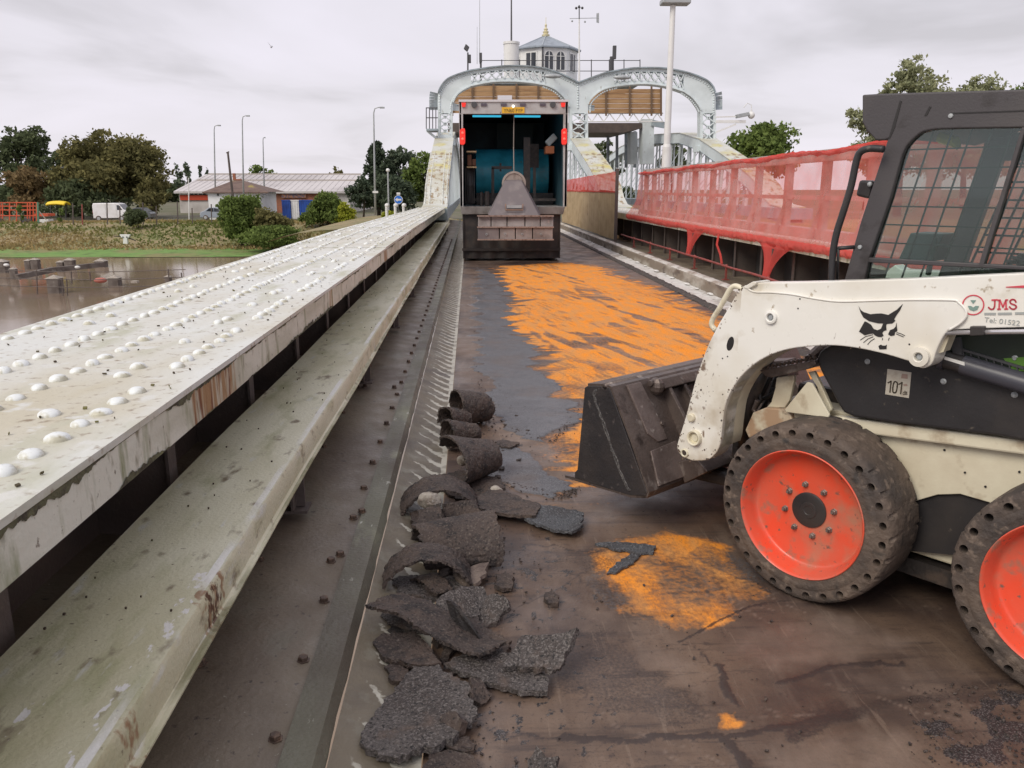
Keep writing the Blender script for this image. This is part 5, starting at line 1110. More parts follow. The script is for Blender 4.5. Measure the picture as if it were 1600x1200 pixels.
ue, we = MP(1760,420,VA); uf, wf = MP(1760,510,VA); b = ML(); b.prism([(ue-.01, VA+.014, we-.003), (1.50, VA+.014, we+.02), (1.50, VA+.014, we-.17), (uf-.01, VA+.014, wf+.003)], (0, TA-.03, 0)); lb(b, 'boom_extension', m_mwhite, arm, bevel=.008)
# inner flange strip following the arch (visible underside)
b = ML(); pts = under[8:40]; q = [MP(*p, VA) for p in pts]
vs = [(a, VA+.02, c) for a, c in q] + [(a, VA+.17, c) for a, c in q]; n = len(q); b.add(vs, [(i, i+1, n+i+1, n+i) for i in range(n-1)]); lb(b, 'arch_flange', m_cream, arm, smooth='all')
def boss(px, py, r, m=m_mwhite, deep=.012, inner=.5, core=m_grey, hollow=0):
    u_, w_ = MP(px, py, VA); c = (u_, VA, w_)
    b = ML(); b.lathe([(r*1.02,.004),(r,-deep),(r*inner*1.25,-deep-.002),(r*inner,-deep+.001),(r*inner,-.001 if not hollow else hollow)], c, (0,1,0), 32, cap=False); o = lb(b, 'pin_boss', m, arm, smooth=True)
    b = ML(); b.lathe([(r*inner,-.002 if not hollow else hollow),(r*inner*.62,-.003 if not hollow else hollow),(r*inner*.6,-.008 if not hollow else hollow),(0,-.008 if not hollow else hollow)], c, (0,1,0), 20, cap=False); lb(b, 'pin', core, o, smooth=True)
boss(1205.5,495.5,.0265,inner=.55); boss(1438,557,.0345,inner=.42,deep=.018); boss(1087,683.5,.0345,m_cream,.020,.76,m_cream); boss(1070,707.5,.020,m_cream,.006,.62,m_steel)
u_, w_ = MP(1081.5,652,VA); b = ML(); b.lathe([(.019,0),(.019,-.012),(.015,-.016),(0,-.016)], (u_, VA, w_), (0,1,0), 16, cap=False); lb(b, 'arm_bolt', m_cream, arm)
b = ML(); cx_, cy_ = 1141, 537
b.px([(cx_+8.5*math.cos(a)*.62+ .9*math.sin(a)*4*.6, cy_-11*math.sin(a)) for a in [2*math.pi*i/24 for i in range(24)]], VA-.0012, .0012); 
lb(b, 'arm_hole', m_ink, arm)
for px, py in ((1250,467),(1247,482),(1129,560),(1421,538),(1137,557)): b = ML(); u_, w_ = MP(px, py, VA); b.lathe([(.0035,-.001),(0,-.001)], (u_, VA, w_), (0,1,0), 8, cap=False); lb(b, 'arm_hole', m_ink, arm)
# lifting loop
b = ML(); b.tube([P3(*p, VA+.05) for p in CR([(1165,458),(1158,450),(1148,447),(1141,452),(1134,464),(1124,482),(1114,498),(1112,508),(1118,516)], 4)], .0115, 10); lb(b, 'guard_loop', m_cream, arm, smooth='all')
b = ML(); b.px([(1160,449),(1176,440),(1181,441),(1181,445),(1168,452)], VA-.004, TA+.01); lb(b, 'nose_lug', m_mwhite, arm, bevel=.003)
# paint chips and scuffs along the worn edges
rc = random.Random(21); b = ML(); edgepts = front + under[2:40]
for i in range(150):
    if rc.random() < .75: p = edgepts[int(rc.random()**1.3*len(edgepts))]; q = (p[0]+rc.gauss(0,2.2), p[1]+rc.gauss(0,2.2)); c_ = (1180, 520); q = (q[0]+(c_[0]-q[0])*.012, q[1]+(c_[1]-q[1])*.012)
    else: q = (rc.uniform(1075,1130), rc.uniform(600,712))
    r1 = rc.choice((.5,.6,.8,1.3)); n_ = 6; a0 = rc.random()*6
    b.px([(q[0]+r1*rc.uniform(.6,1.4)*math.cos(a0+6.283*k/n_), q[1]+r1*rc.uniform(.6,1.8)*math.sin(a0+6.283*k/n_)) for k in range(n_)], VA-.0007, .0006)
tag(lb(b, 'paint_chips', mat('chip_brown', (.16,.11,.08), [((.05,.04,.035), 70, .45, .6)], rough=.7), arm), kind='stuff')
# decals
dec = [[(1341.5,478.5),(1345,484.5),(1349,487.5),(1360,491),(1368,490),(1377,489.7),(1388,492),(1391,490),(1401,484),(1410.5,475),(1406,485),(1400,493.5),(1397,499),(1399,501),(1394,505.5),(1386,506),(1384.5,508),(1385,516),(1381,517),(1378.5,520),(1380.5,524.5),(1377,526.8),(1371,526),(1367,524),(1364,521),(1358,522),(1351,524),(1342,518),(1351,502),(1354,503),(1360.5,507),(1365,514),(1371,516),(1376.5,513.5),(1379,507.5),(1380,505.5),(1371,505),(1358,502),(1349,496),(1344.5,488)],
       [(1400.5,504),(1402,517),(1398.5,519),(1397.5,524),(1392,525),(1387.5,522.5),(1390.5,515.8),(1396.5,513.5),(1399.5,510)],
       [(1372.5,541),(1374,539.5),(1376.5,538.5),(1379,540),(1383,540),(1385.5,538.5),(1385,545.5),(1374,546)]]
b = ML()
for d in dec: b.px(d, VA-.0022, .001)
for l in (((1344,531.5),(1352,526),(1364,522.8)), ((1349,535.5),(1356,529.5),(1364.5,526)), ((1355.5,538.5),(1360,533),(1366.5,529)), ((1401,519.5),(1407,521),(1414,524.5)), ((1400,521.5),(1406,524),(1412,526.5)), ((1378.5,531.5),(1379,528)), ((1388,532),(1389.5,527.5))):
    for p, q in zip(l[:-1], l[1:]): b.bar(P3(*p, VA-.0018), P3(*q, VA-.0018), .0022, .0008, (0,1,0))
lb(b, 'cat_head_emblem', m_ink, arm)
VB = VA+.0105
u_, w_ = MP(1520.5,476.5,VB); b = ML(); b.lathe([(.0345,0),(.0345,-.0008),(.0305,-.0008),(.0305,0)], (u_, VB, w_), (0,1,0), 40, cap=False); lb(b, 'ring_emblem', m_redink, arm)
b = ML(); b.px([(1516,469),(1525,469),(1520.5,475)], VB-.001, .001); b.px([(1512,478),(1517,478),(1520.5,480.5),(1524,478),(1529.5,478),(1527,484),(1521,486),(1515,484)], VB-.001, .001); lb(b, 'ring_emblem_figure', mat('grey_green_ink', (.20,.30,.27), rough=.5), arm)
strokes('company_letters', [[(1549.5,468.9),(1558,468.5)], CR([(1554.3,469),(1554,478),(1552,482.6),(1547.5,483),(1544.3,480)], 4), [(1559,469),(1563,469)], [(1561.5,469),(1561,483)], [(1558.5,483.2),(1563.5,483.1)], [(1562.5,469.5),(1567,480)], [(1567,480),(1571.6,469)], [(1571.8,469),(1572,483)], [(1569.4,483),(1574.8,482.8)], [(1571,468.8),(1574.6,468.6)],
  CR([(1587.5,472.5),(1585.5,468.8),(1581,468),(1578,471),(1580,474.5),(1585.5,476.5),(1588,479.5),(1585,482.8),(1580.5,482.6),(1577,479)], 4)], 2.5, m_redink, VB-.0006, arm)
ltext('telephone_line', 'Tel: 01522', .0235, m_greyink, 1537.5, 502.8, VB-.0006, arm, 1.05, 0)
b = ML()
for p, q in (((1538,490.3),(1556,490.3)), ((1559,490.2),(1581,489.9)), ((1586,489.6),(1606,489.3))): b.bar(P3(*p, VB-.0006), P3(*q, VB-.0006), .0075, .0006, (0,1,0))
lb(b, 'small_print', m_greyink, arm)
b = ML(); b.px([(1571.5,448),(1600,445.8),(1700,440),(1700,449),(1600,450),(1572,449.2)], VB-.001, .001); lb(b, 'red_stripe', m_redink, arm)
# hydraulic pipe and lift cylinder
b = ML(); b.tube([P3(1476,520,.07), P3(1600,518,.07), P3(1720,516,.07)], .0085, 10); pl_ = lb(b, 'hydraulic_pipe', mat('bright_steel', (.62,.60,.62), rough=.25, metal=.6), arm, smooth='all')
b = ML(); b.px([(1515,510),(1537,510),(1537,524),(1515,525)], .05, .05); lb(b, 'pipe_clamp', m_blk, arm, bevel=.003)
b = ML(); b.tube([P3(1436,553,.19), P3(1476,561,.19)], .030, 16); b.tube([P3(1470,561,.19), P3(1478,563,.19)], .036, 16); b.tube([P3(1505,570,.19), P3(1620,605,.19), P3(1760,648,.19)], .036, 18); cyl_ = lb(b, 'lift_cylinder', mat('cylinder_blue_black', (.06,.06,.075), rough=.35), smooth=True)
b = ML(); b.tube([P3(1473,561.5,.19), P3(1508,571,.19)], .0325, 16); lb(b, 'cylinder_collar', m_blk, cyl_, smooth=True)
b = ML(); b.px([(1476,557),(1507,566),(1507,571.5),(1475,561.5)], .1535, .002); lb(b, 'cylinder_label', m_pwhite, cyl_)
b = ML(); b.px([(1478,525),(1483,527),(1474,550),(1466,552),(1468,545)], VA+.03, .06); lb(b, 'arm_lug', m_cream, arm)
# ---- front: posts, step, gusset, hoses
b = ML(); b.px([(1261,597),(1269,599),(1296,648),(1294,653),(1228,644),(1226,640)], .20, .012); g1 = lb(b, 'step_gusset', m_cream, bevel=.003)
b = ML(); b.px([(1213,590),(1240,586),(1241,592),(1234,625),(1222,642),(1200,645),(1195,640),(1205,628),(1211,606)], .26, .02); b.px([(1262,582),(1272,580),(1284,604),(1300,640),(1290,650),(1276,604)], .26, .02); lb(b, 'front_post', m_cream, bevel=.004)
b = ML(); b.px([(1176,645),(1196,637),(1232,640),(1240,662),(1205,668),(1170,685),(1164,672)], .22, .30); lb(b, 'front_frame_rail', mat('rust_smeared_cream', (.62,.56,.43), [((.42,.28,.18), 9, .46, .62), ((.12,.08,.06), 16, .58, .68)], rough=.5), bevel=.006)
b = ML(); p0, p1, p2, p3 = (1188,571), (1270,558), (1274,570), (1196,584)
s0 = .20
b.px([(1187,579),(1272,563),(1275,569),(1262,577),(1205,590),(1196,588)], s0, .24)
stp = lb(b, 'step', m_steel, bevel=.003)
b = ML()
ua, wa = MP(1187,578,s0); ub, wb_ = MP(1272,562,s0)
for i in range(7):
    t = (i+.5)/7
    for vv in (.23, .30, .37, .43): u_ = ua+(ub-ua)*t; w_ = wa+(wb_-wa)*t; b.lathe([(.013,0),(.010,.010),(.006,.010)], (u_+.006*(vv > .3), vv, w_), (-.2,0,1), 8, cap=False)
for i in range(14): t = i/13; b.bar((ua+(ub-ua)*t, s0-.002, wa+(wb_-wa)*t), (ua+(ub-ua)*t, s0+.01, wa+(wb_-wa)*t+.012), .01, .006)
lb(b, 'tread_studs', m_steel, stp)
b = ML()
b.tube([P3(1268,556,.30), P3(1280,545,.32), P3(1300,538,.36)], .022, 8); b.tube([P3(1262,560,.28), P3(1284,540,.4), P3(1310,530,.5)], .014, 8); lb(b, 'hose_bundle', m_steel, smooth=True)
b = ML(); b.tube([P3(1197,555,.30), P3(1180,600,.30), P3(1166,640,.30), P3(1160,690,.30)], [.042,.040,.036,.03], 14); b.tube([P3(1190,565,.36), P3(1170,640,.36), P3(1158,700,.36)], .02, 10); lb(b, 'tilt_cylinder', m_hyd, smooth='all')
random.seed(3)
for i in range(12):
    b = ML()
    a = (1190+random.uniform(-12,30), 590+random.uniform(-12,20)); c = (1170+random.uniform(-25,25), 650+random.uniform(-20,30)); v0 = random.uniform(.3,.55)
    b.tube([P3(*p, v0) for p in CR([a, ((a[0]+c[0])/2+random.uniform(-14,14), (a[1]+c[1])/2), c], 4)], random.uniform(.006,.013), 7); lb(b, 'hose', m_hose, smooth='all')
b = ML()
for px, py, v0, s in ((1160,655,.42,.04),(1180,615,.5,.05),(1205,605,.46,.04),(1140,640,.5,.05),(1150,600,.6,.05),(1172,680,.34,.03),(1222,575,.5,.05)): b.obox(P3(px, py, v0), (s,0,.01), (0,s,0), (-.01,0,s*.8))
b.tube([P3(1100,640,.4), P3(1170,660,.4)], .03, 8); b.tube([P3(1186,655,.27), P3(1178,640,.27), P3(1184,625,.27)], .012, 8); lb(b, 'linkage', m_steel, bevel=.006)
b = ML(); b.box(-.62, -.20, .45, 1.15, .30, .55); b.box(-.30, .05, .45, 1.15, .5, .80); b.obox((-.42,.36,.30), (.36,0,.03), (0,.05,0), (0,0,.035)); lb(b, 'lower_linkage_block', m_hyd, bevel=.02)
b = ML(); b.box(-.34, 1.3, .32, 1.3, .13, .20); lb(b, 'belly_plate', m_hyd)
# far arm, lower part and rear body
b = ML(); q = [MP(*p, VA) for p in gus]; b.prism([(a, 1.46, c) for a, c in q], (0, .10, 0)); lb(b, 'loader_arm', m_mwhite, bevel=.005)
b = ML(); b.prism([(-.30, 1.47, 1.22), (1.3, 1.47, 1.42), (1.3, 1.47, 1.24), (.1, 1.47, 1.10)], (0,.08,0)); lb(b, 'boom_tube', m_mwhite, bevel=.01)
b = ML(); b.box(1.02, 1.75, .30, 1.30, .35, 1.15); b.box(1.05, 1.7, .36, 1.24, 1.15, 1.35); lb(b, 'engine_hood', m_blk, bevel=.03)
b = ML(); b.box(1.32, 1.6, .08, .29, .75, 1.50); lb(b, 'rear_tower', m_mwhite, bevel=.02); b = ML(); b.box(1.32, 1.6, 1.34, 1.56, .75, 1.50); lb(b, 'rear_tower', m_mwhite, bevel=.02)
# ---- bucket (own profile, carried on the quick-attach plate)
vb0, vb1 = -.04, 1.66
bp = [MP(*p, vb0) for p in ((913.5,605.5),(918,603),(945,603.5),(952,606),(1011,770),(1009,775),(985,774),(898,748),(898,738),(902,734))]
T2 = lambda p, v: (p[0], v, p[1])
b = ML(); b.prism([T2(p, vb0) for p in bp], (0, .018, 0)); endp = lb(b, 'bucket_end_plate', m_bkt, bevel=.003)
b = ML(); b.prism([T2(p, vb1-.018) for p in bp], (0, .018, 0)); lb(b, 'bucket_end_plate', m_bkt, bevel=.003)
def sheet(b, pts, th, v0, v1):
    P = [Vector((p[0], 0, p[1])) for p in pts]; o_ = []
    for i, p in enumerate(P):
        d = (P[min(i+1, len(P)-1)] - P[max(i-1, 0)]).normalized(); o_.append(p + Vector((-d.z, 0, d.x))*th)
    vs = []
    for v in (v0, v1): vs += [(p.x, v, p.z) for p in P] + [(p.x, v, p.z) for p in o_]
    n = len(P); k = 2*n; fs = []
    for i in range(n-1): fs += [(i, i+1, k+i+1, k+i), (n+i, n+i+1, k+n+i+1, k+n+i), (i, i+1, n+i+1, n+i), (k+i, k+i+1, k+n+i+1, k+n+i)]
    fs += [(0, n, k+n, k), (n-1, 2*n-1, k+2*n-1, k+n-1)]; b.add(vs, fs)
b = ML(); sheet(b, [bp[1], bp[2], bp[3], ((bp[3][0]+bp[4][0])/2+.01, (bp[3][1]+bp[4][1])/2), bp[4], bp[5], bp[6], bp[7]], .012, vb0+.003, vb1-.018); bk_ = lb(b, 'bucket_shell', m_steel)
dirb = Vector((bp[4][0]-bp[3][0], 0, bp[4][1]-bp[3][1])).normalized(); nb = Vector((-dirb.z, 0, dirb.x)); 
if nb.x < 0: nb = -nb
A0 = Vector((bp[3][0], 0, bp[3][1])); Lb = (Vector((bp[4][0],0,bp[4][1]))-A0).length
def onback(s, v, h=0): q = A0 + dirb*(Lb*s) + nb*(h+.012); return Vector((q.x, v, q.z))
m_wear = mat('scuffed_wear_plate', (.20,.158,.145), [((.13,.10,.09), 6, .45, .65), ((.40,.35,.32), 18, .60, .72)], rough=.45, metal=.3, bump=.3)
# stiffening plates, lip roll and quick-attach frame on the back
b = ML(); b.prism([onback(.02,.06,.002), onback(.02,.16,.002), onback(.42,.20,.002), onback(.60,.20,.002), onback(.60,.13,.002), onback(.50,.08,.002)], nb*.012); b.prism([onback(.66,.06,.002), onback(.64,.26,.002), onback(.98,.30,.002), onback(.98,.03,.002)], nb*.010); lb(b, 'wear_plate', m_wear, bk_, bevel=.002)
b = ML()
for vv in (.30, .42, .80, 1.2, 1.36): b.prism([onback(.10,vv,.002), onback(.10,vv,.05), onback(.88,vv,.11), onback(.99,vv,.11), onback(.99,vv,.002)], (0,.022,0))
b.prism([onback(.84,.22,.0), onback(.84,.22,.12), onback(1.0,.22,.16), onback(1.04,.22,.0)], (0,1.1,0)); b.prism([onback(.05,.26,.002), onback(.05,.26,.06), onback(.15,.26,.06), onback(.15,.26,.002)], (0,1.1,0)); lb(b, 'quick_attach_frame', m_steel, bk_, bevel=.004)
b = ML(); b.prism([onback(.16,.30,.003), onback(.16,.55,.003), onback(.75,.55,.003), onback(.8,.42,.003)], nb*.02); b.tube([onback(.06,.20,.03), onback(.06,.9,.03)], .016, 10); b.ball(onback(.10,.24,.03), .045, 10, 6, (1,.7,1)); b.tube([onback(.12,.55,.06), onback(.20,.62,.09), onback(.2,.75,.07)], .012, 8)
for vv, s in ((.62,.28),(.66,.42),(.36,.5),(.2,.45)): b.lathe([(.015,0),(.013,.014),(0,.014)], onback(s,vv,.01), nb, 8, cap=False)
lb(b, 'latch_parts', m_steel, bk_, bevel=.002)
b = ML(); q0, q1 = Vector(T2(bp[2], vb0)), Vector(T2(bp[2], vb1)); b.tube([q0, q1], .016, 10); lb(b, 'top_lip', m_steel, bk_, smooth='all')
b = ML(); b.prism([T2((bp[7][0]-.07, bp[7][1]-.012), vb0), T2((bp[7][0]+.10, bp[7][1]-.006), vb0), T2((bp[7][0]+.10, bp[7][1]+.016), vb0), T2((bp[7][0]-.07, bp[7][1]+.0), vb0)], (0, vb1-vb0, 0)); lb(b, 'cutting_edge', m_steel, bk_)
# weld stripe on the end plate
b = ML()
wl3 = CR([(930,608),(928,622),(938,650),(950,685),(962,720),(974,750),(982,766)], 6)
for k_ in range(2):
    b.tube([(MP(*p, vb0)[0]+random.uniform(-.005,.005)+.008*k_, vb0+.001, MP(*p, vb0)[1]+random.uniform(-.005,.005)) for p in wl3], .0055, 6)
lb(b, 'weld_seam', mat('rough_weld', (.06,.055,.055), [((.13,.12,.115), 60, .5, .65)], rough=.6, bump=.8), endp, smooth='all')
# ---- operator on the seat
pm = bpy.data.meshes.new('person'); J = [(.80,.82,1.06),(.83,.82,1.22),(.86,.82,1.40),(.87,.82,1.50),(.865,.82,1.58),(.85,.82,1.66),
    (.85,.65,1.46),(.70,.60,1.26),(.47,.60,1.24),(.38,.58,1.30), (.85,.99,1.46),(.70,1.04,1.26),(.47,1.04,1.24),(.38,1.06,1.30), (.74,.74,1.04),(.36,.72,1.02),(.26,.72,.70), (.74,.90,1.04),(.36,.92,1.02),(.26,.92,.70),(.84,.82,1.72)]
E_ = [(0,1),(1,2),(2,3),(3,4),(4,5),(5,20),(2,6),(6,7),(7,8),(8,9),(2,10),(10,11),(11,12),(12,13),(0,14),(14,15),(15,16),(0,17),(17,18),(18,19)]
RD = [.15,.15,.155,.06,.075,.095,.075,.055,.042,.035,.075,.055,.042,.035,.095,.075,.055,.095,.075,.055,.075]
pm.from_pydata(J, E_, []); pm.update(); per = bpy.data.objects.new('person', pm); COL.objects.link(per)
sk = per.modifiers.new('skin', 'SKIN'); ss_ = per.modifiers.new('sub', 'SUBSURF'); ss_.levels = ss_.render_levels = 2
for i, v in enumerate(pm.skin_vertices[0].data): v.radius = (RD[i], RD[i]); v.use_root = (i == 0)
per.matrix_world = Matrix.Translation(MO) @ Matrix.Rotation(-AL, 4, 'Z')
tag(per, 'operator in a bright green high visibility jacket seated inside the loader cab', 'person')
pm.materials.append(mat('hivis_green_jacket', (.24,.62,.03), [((.18,.48,.03), 5, .4, .7)], rough=.7))
def pchild(name, b, m, **k): o = b.build(name, m, per, **k); return o
b = ML(); b.ball((.845,.82,1.685), .105, 16, 10, (1,.82,1.15)); b.ball((.735,.82,1.68), .016, 8, 6); b.obox((.748,.82,1.64), (.006,0,0), (0,.025,0), (0,0,.004)); b.ball((.85,.73,1.68), .022, 8, 6, (.7,.4,1.2)); b.ball((.85,.91,1.68), .022, 8, 6, (.7,.4,1.2)); pchild('face', b, mat('skin', (.45,.25,.18), rough=.55), smooth='all')
b = ML(); b.ball((.85,.82,1.74), .125, 16, 8, (1.05,.95,.75), True); b.obox((.75,.82,1.745), (.05,0,-.008), (0,.08,0), (0,0,.006)); pchild('helmet', b, m_pwhite, smooth=True)
b = ML()
for vv in (.575, 1.065):
    b.ball((.36,vv,1.32), .036, 10, 6, (1,.8,1.1))
    for k_ in range(4): b.tube([(.335,vv-.022+.015*k_,1.345), (.30,vv-.022+.015*k_,1.35-.004*k_), (.30,vv-.022+.015*k_,1.315), (.325,vv-.022+.015*k_,1.305)], .0085, 6)
    b.tube([(.37,vv-.03,1.33), (.34,vv-.045,1.36), (.32,vv-.03,1.365)], .009, 6)
pchild('gloved_hands', b, m_hyd, smooth='all')
# ================================================================ torn asphalt sheets along the gutter
def jag(pts, step=.022, amp=.010, seed=0):
    rnd = random.Random(seed); out_ = []
    P = [np.array(p) for p in pts]
    for i in range(len(P)):
        a, b_ = P[i], P[(i+1) % len(P)]; n = max(1, int(np.linalg.norm((b_-a)[:2])/step)); d = (b_-a); t2 = np.array([-d[1], d[0], 0])/max(1e-6, np.linalg.norm(d[:2]))
        for k in range(n):
            j = amp*(rnd.random()-.5)*2*(0 if k == 0 else 1); out_.append(a + d*k/n + t2*j)
    return out_
def slab_piece(name, label, pix, z, th=.016, m=None, cat='broken piece', seed=1, wave=.006, grp='torn asphalt pieces by the gutter', step=.020, amp=.009, lift=None):
    """flat torn sheet: outline from photo pixels on height z (or one height per corner)"""
    P = [G(p[0], p[1], (p[2] if len(p) > 2 else z)) for p in pix]; c = sum(P)/len(P); Pj = jag(P, step, amp, seed)
    bm = bmesh.new(); vs = [bm.verts.new((p[0]-c[0], p[1]-c[1], p[2]-c[2])) for p in Pj]; bm.faces.new(vs)
    bmesh.ops.triangulate(bm, faces=bm.faces[:], quad_method='BEAUTY', ngon_method='BEAUTY')
    for _ in range(4):
        es = [e for e in bm.edges if e.calc_length() > .018]
        if not es or len(bm.faces) > 7000: break
        bmesh.ops.subdivide_edges(bm, edges=es, cuts=1); bmesh.ops.triangulate(bm, faces=bm.faces[:])
    for v in bm.verts:
        v.co.z += wave*2*(float(fbm(np.array([v.co.x*6+seed]), np.array([v.co.y*6]), seed)[0])-.5) + .008*(float(fbm(np.array([v.co.x*70]), np.array([v.co.y*70+seed]), 3, 3)[0])-.5)
    bmesh.ops.recalc_face_normals(bm, faces=bm.faces[:])
    if sum(f.normal.z for f in bm.faces) < 0: bmesh.ops.reverse_faces(bm, faces=bm.faces[:])
    me = bpy.data.meshes.new(name); bm.to_mesh(me); bm.free(); me.materials.append(m or m_chip)
    o = bpy.data.objects.new(name, me); COL.objects.link(o); o.location = c
    sm = o.modifiers.new('thick', 'SOLIDIFY'); sm.thickness = th; sm.offset = -1; sm.use_rim = True
    return tag(o, label, cat, grp)
def curl(name, label, base, yaw, width, length, phi0, curv, th=.013, seed=1, z0=.012, taper=(0, 0), m=None, grp='torn asphalt pieces by the gutter', roll=0, cone=0):
    """a strip peeled off the deck: base = photo pixel of its start, yaw = heading of the strip on the ground,
    curv = list of (fraction, curvature) pairs along its length (1/m)"""
    n, w = 104, 44; o0 = G(base[0], base[1], z0); hd_ = Vector((math.cos(yaw), math.sin(yaw), 0)); sd_ = Vector((-math.sin(yaw), math.cos(yaw), 0))
    x_, z_, ph = 0., 0., phi0; prof = [(0., 0., phi0)]; ds = length/n
    for i in range(n):
        f = i/n; k = np.interp(f, [c[0] for c in curv], [c[1] for c in curv]); ph += k*ds; x_ += math.cos(ph)*ds; z_ += math.sin(ph)*ds; prof.append((x_, z_, ph))
    zm = min(p[1] for p in prof); rnd = random.Random(seed); b = MB(); nz1 = lambda k, i, f, a: a*2*(float(fbm(np.array([i*f+k*31.7+seed*5.3]), np.array([k*7.1]), seed+k, 5)[0])-.5) + rnd.uniform(-.003, .003); ed = [[nz1(k, i, .13, .022) for i in range(n+1)] for k in range(2)]; ee = [[nz1(k+4, i, .16, .024) for i in range(w+1)] for k in range(2)]
    vs = []
    for i, (a, c, ph) in enumerate(prof):
        f = i/n; hw = width/2*(1-taper[0]*f)
        for j in range(w+1):
            t = j/w*2-1; s_ = t*hw + (ed[0][i] if j == 0 else ed[1][i] if j == w else 0) + taper[1]*f
            ex = ee[0][j] if i == 0 else ee[1][j] if i == n else 0
            nx, nz = -math.sin(ph), math.cos(ph)
            wv = (float(fbm(np.array([f*length*7+seed*3.1]), np.array([s_*7]), seed)[0])-.5)*.014 + (float(fbm(np.array([f*length*75.]), np.array([s_*75+seed]), 2, 3)[0])-.5)*.011
            cs_ = 1 - cone*t; a_, c_ = a*cs_, c*cs_
            p = hd_*(a_ + ex*math.cos(ph) + nx*wv) + sd_*s_ + Vector((0, 0, c_ - zm*cs_ + ex*math.sin(ph) + nz*wv + roll*s_)); vs.append(p)
    zl = min(p.z for p in vs)
    vs = [p - Vector((0,0,zl)) for p in vs]
    b.add(vs, [(i*(w+1)+j, (i+1)*(w+1)+j, (i+1)*(w+1)+j+1, i*(w+1)+j+1) for i in range(n) for j in range(w)]); b.local = True
    o = b.build(name, m or m_curl, None, smooth='all'); o.location = o0
    sm = o.modifiers.new('thick', 'SOLIDIFY'); sm.thickness = th; sm.offset = 0; es_ = o.modifiers.new('edges', 'EDGE_SPLIT'); es_.split_angle = R(50)
    return tag(o, label, 'curled sheet', grp)
# flat slabs, furthest first
slab_piece('broken_piece', 'blue grey slab with broken lower edge at the right of the rubble row', [(800,795),(835,788),(870,792),(912,800),(908,822),(893,831),(860,826),(825,812)], .045, m=m_chipdk, seed=3)
slab_piece('broken_piece', 'brown flat slab between the folded sheet and the blue grey slab', [(745,775),(770,760),(800,772),(845,788),(838,806),(812,806),(790,803),(765,800),(748,792)], .055, m=m_curl, seed=4, wave=.012)
slab_piece('broken_flake', 'thin pale edged flake on the deck between the top curl and the folded sheet', [(773,690),(790,687),(812,692),(800,699),(783,698)], .02, th=.01, seed=5, m=m_curl)
slab_piece('broken_strip', 'long thin black strip lying near the bucket shadow', [(930,848),(950,846),(985,848),(1025,853),(1020,864),(990,862),(955,857)], .014, th=.01, seed=6, m=m_chipdk)
slab_piece('broken_strip', 'short diagonal black strip below the long thin strip', [(985,864),(1003,866),(990,880),(962,895),(948,896),(962,882)], .012, th=.009, seed=7, m=m_chipdk)
slab_piece('clod', 'small round lump on the bare deck right of the rubble', [(850,930),(862,920),(874,930),(872,942),(856,942)], .022, th=.02, seed=8, m=m_curl, cat='clod')
slab_piece('broken_flake', 'brown flake beside the arched sheet', [(775,898),(790,890),(803,900),(800,917),(785,919),(773,913)], .03, th=.018, seed=9, m=m_curl)
slab_piece('broken_piece', 'pale brown dished fragment beside the arched sheet', [(712,880),(735,884),(764,880),(756,898),(742,913),(722,908),(710,897)], .05, th=.015, seed=10, wave=.02, m=mat('dusty_brown_asphalt', (.20,.155,.13), [((.12,.09,.08), 12, .45, .65), ((.3,.26,.22), 80, .62, .7)], rough=.8, bump=.9, bscale=100))
slab_piece('broken_piece', 'rough curled corner lump right of the leaf shaped sheets', [(742,935,.03),(770,925,.08),(790,932,.09),(796,948,.07),(778,968,.03),(758,978,.02),(738,960,.02)], .06, th=.022, seed=11, wave=.02)
slab_piece('broken_piece', 'granular grey sheet lying under the fin shaped sheet', [(690,930,.10),(722,915,.10),(756,918,.08),(762,935,.05),(745,965,.03),(700,968,.04),(680,950,.07)], .06, th=.016, seed=12, wave=.012)
slab_piece('broken_piece', 'ragged brown piece at the left edge beneath the leaf sheet', [(582,1002),(600,990),(650,985),(672,1010),(690,1035),(655,1040),(630,1034),(598,1025)], .05, th=.02, seed=13, m=m_curl, wave=.015)
slab_piece('clod', 'small dark crumb left of the big granular slab', [(600,1040),(620,1034),(638,1045),(632,1062),(612,1062)], .035, th=.03, seed=14, m=m_curl, cat='clod')
slab_piece('broken_piece', 'long grey granular slab underneath the square one', [(693,1035),(725,1018),(760,1018),(800,1020),(850,1052),(858,1062),(856,1079),(820,1078),(775,1068),(738,1055)], .035, th=.02, seed=15, wave=.008)
slab_piece('broken_piece', 'square grey granular slab resting on the long one', [(816,992,.10),(850,992,.11),(880,989,.13),(901,981,.16),(890,1010,.12),(874,1045,.075),(830,1042,.06),(785,1040,.06),(800,1015,.08)], .07, th=.022, seed=16, wave=.006)
slab_piece('broken_piece', 'biggest granular slab with bitten right side at the picture foot', [(660,1022),(675,1030),(690,1045),(715,1060),(735,1075),(733,1092),(746,1108),(738,1128),(724,1130),(718,1125),(712,1150),(690,1162),(655,1172),(620,1187),(600,1180),(562,1160),(564,1145),(590,1105),(625,1065)], .045, th=.024, seed=17, wave=.012, step=.016)
slab_piece('broken_piece', 'crumbly pale piece at the bottom edge near the gutter', [(670,1178),(700,1168),(740,1180),(760,1215),(690,1230),(660,1205)], .03, th=.02, seed=18, m=m_curl, wave=.015)
slab_piece('clod', 'dark clod touching the lower right of the biggest slab', [(690,1115,.07),(712,1112,.08),(722,1128,.07),(715,1148,.04),(695,1150,.04),(682,1130,.05)], .05, th=.03, seed=19, m=m_curl, wave=.02, cat='clod')
slab_piece('broken_piece', 'brown sliver just above the bottom edge crumbs', [(695,1165),(730,1150),(742,1162),(740,1172),(712,1172)], .025, th=.012, seed=20, m=m_curl)
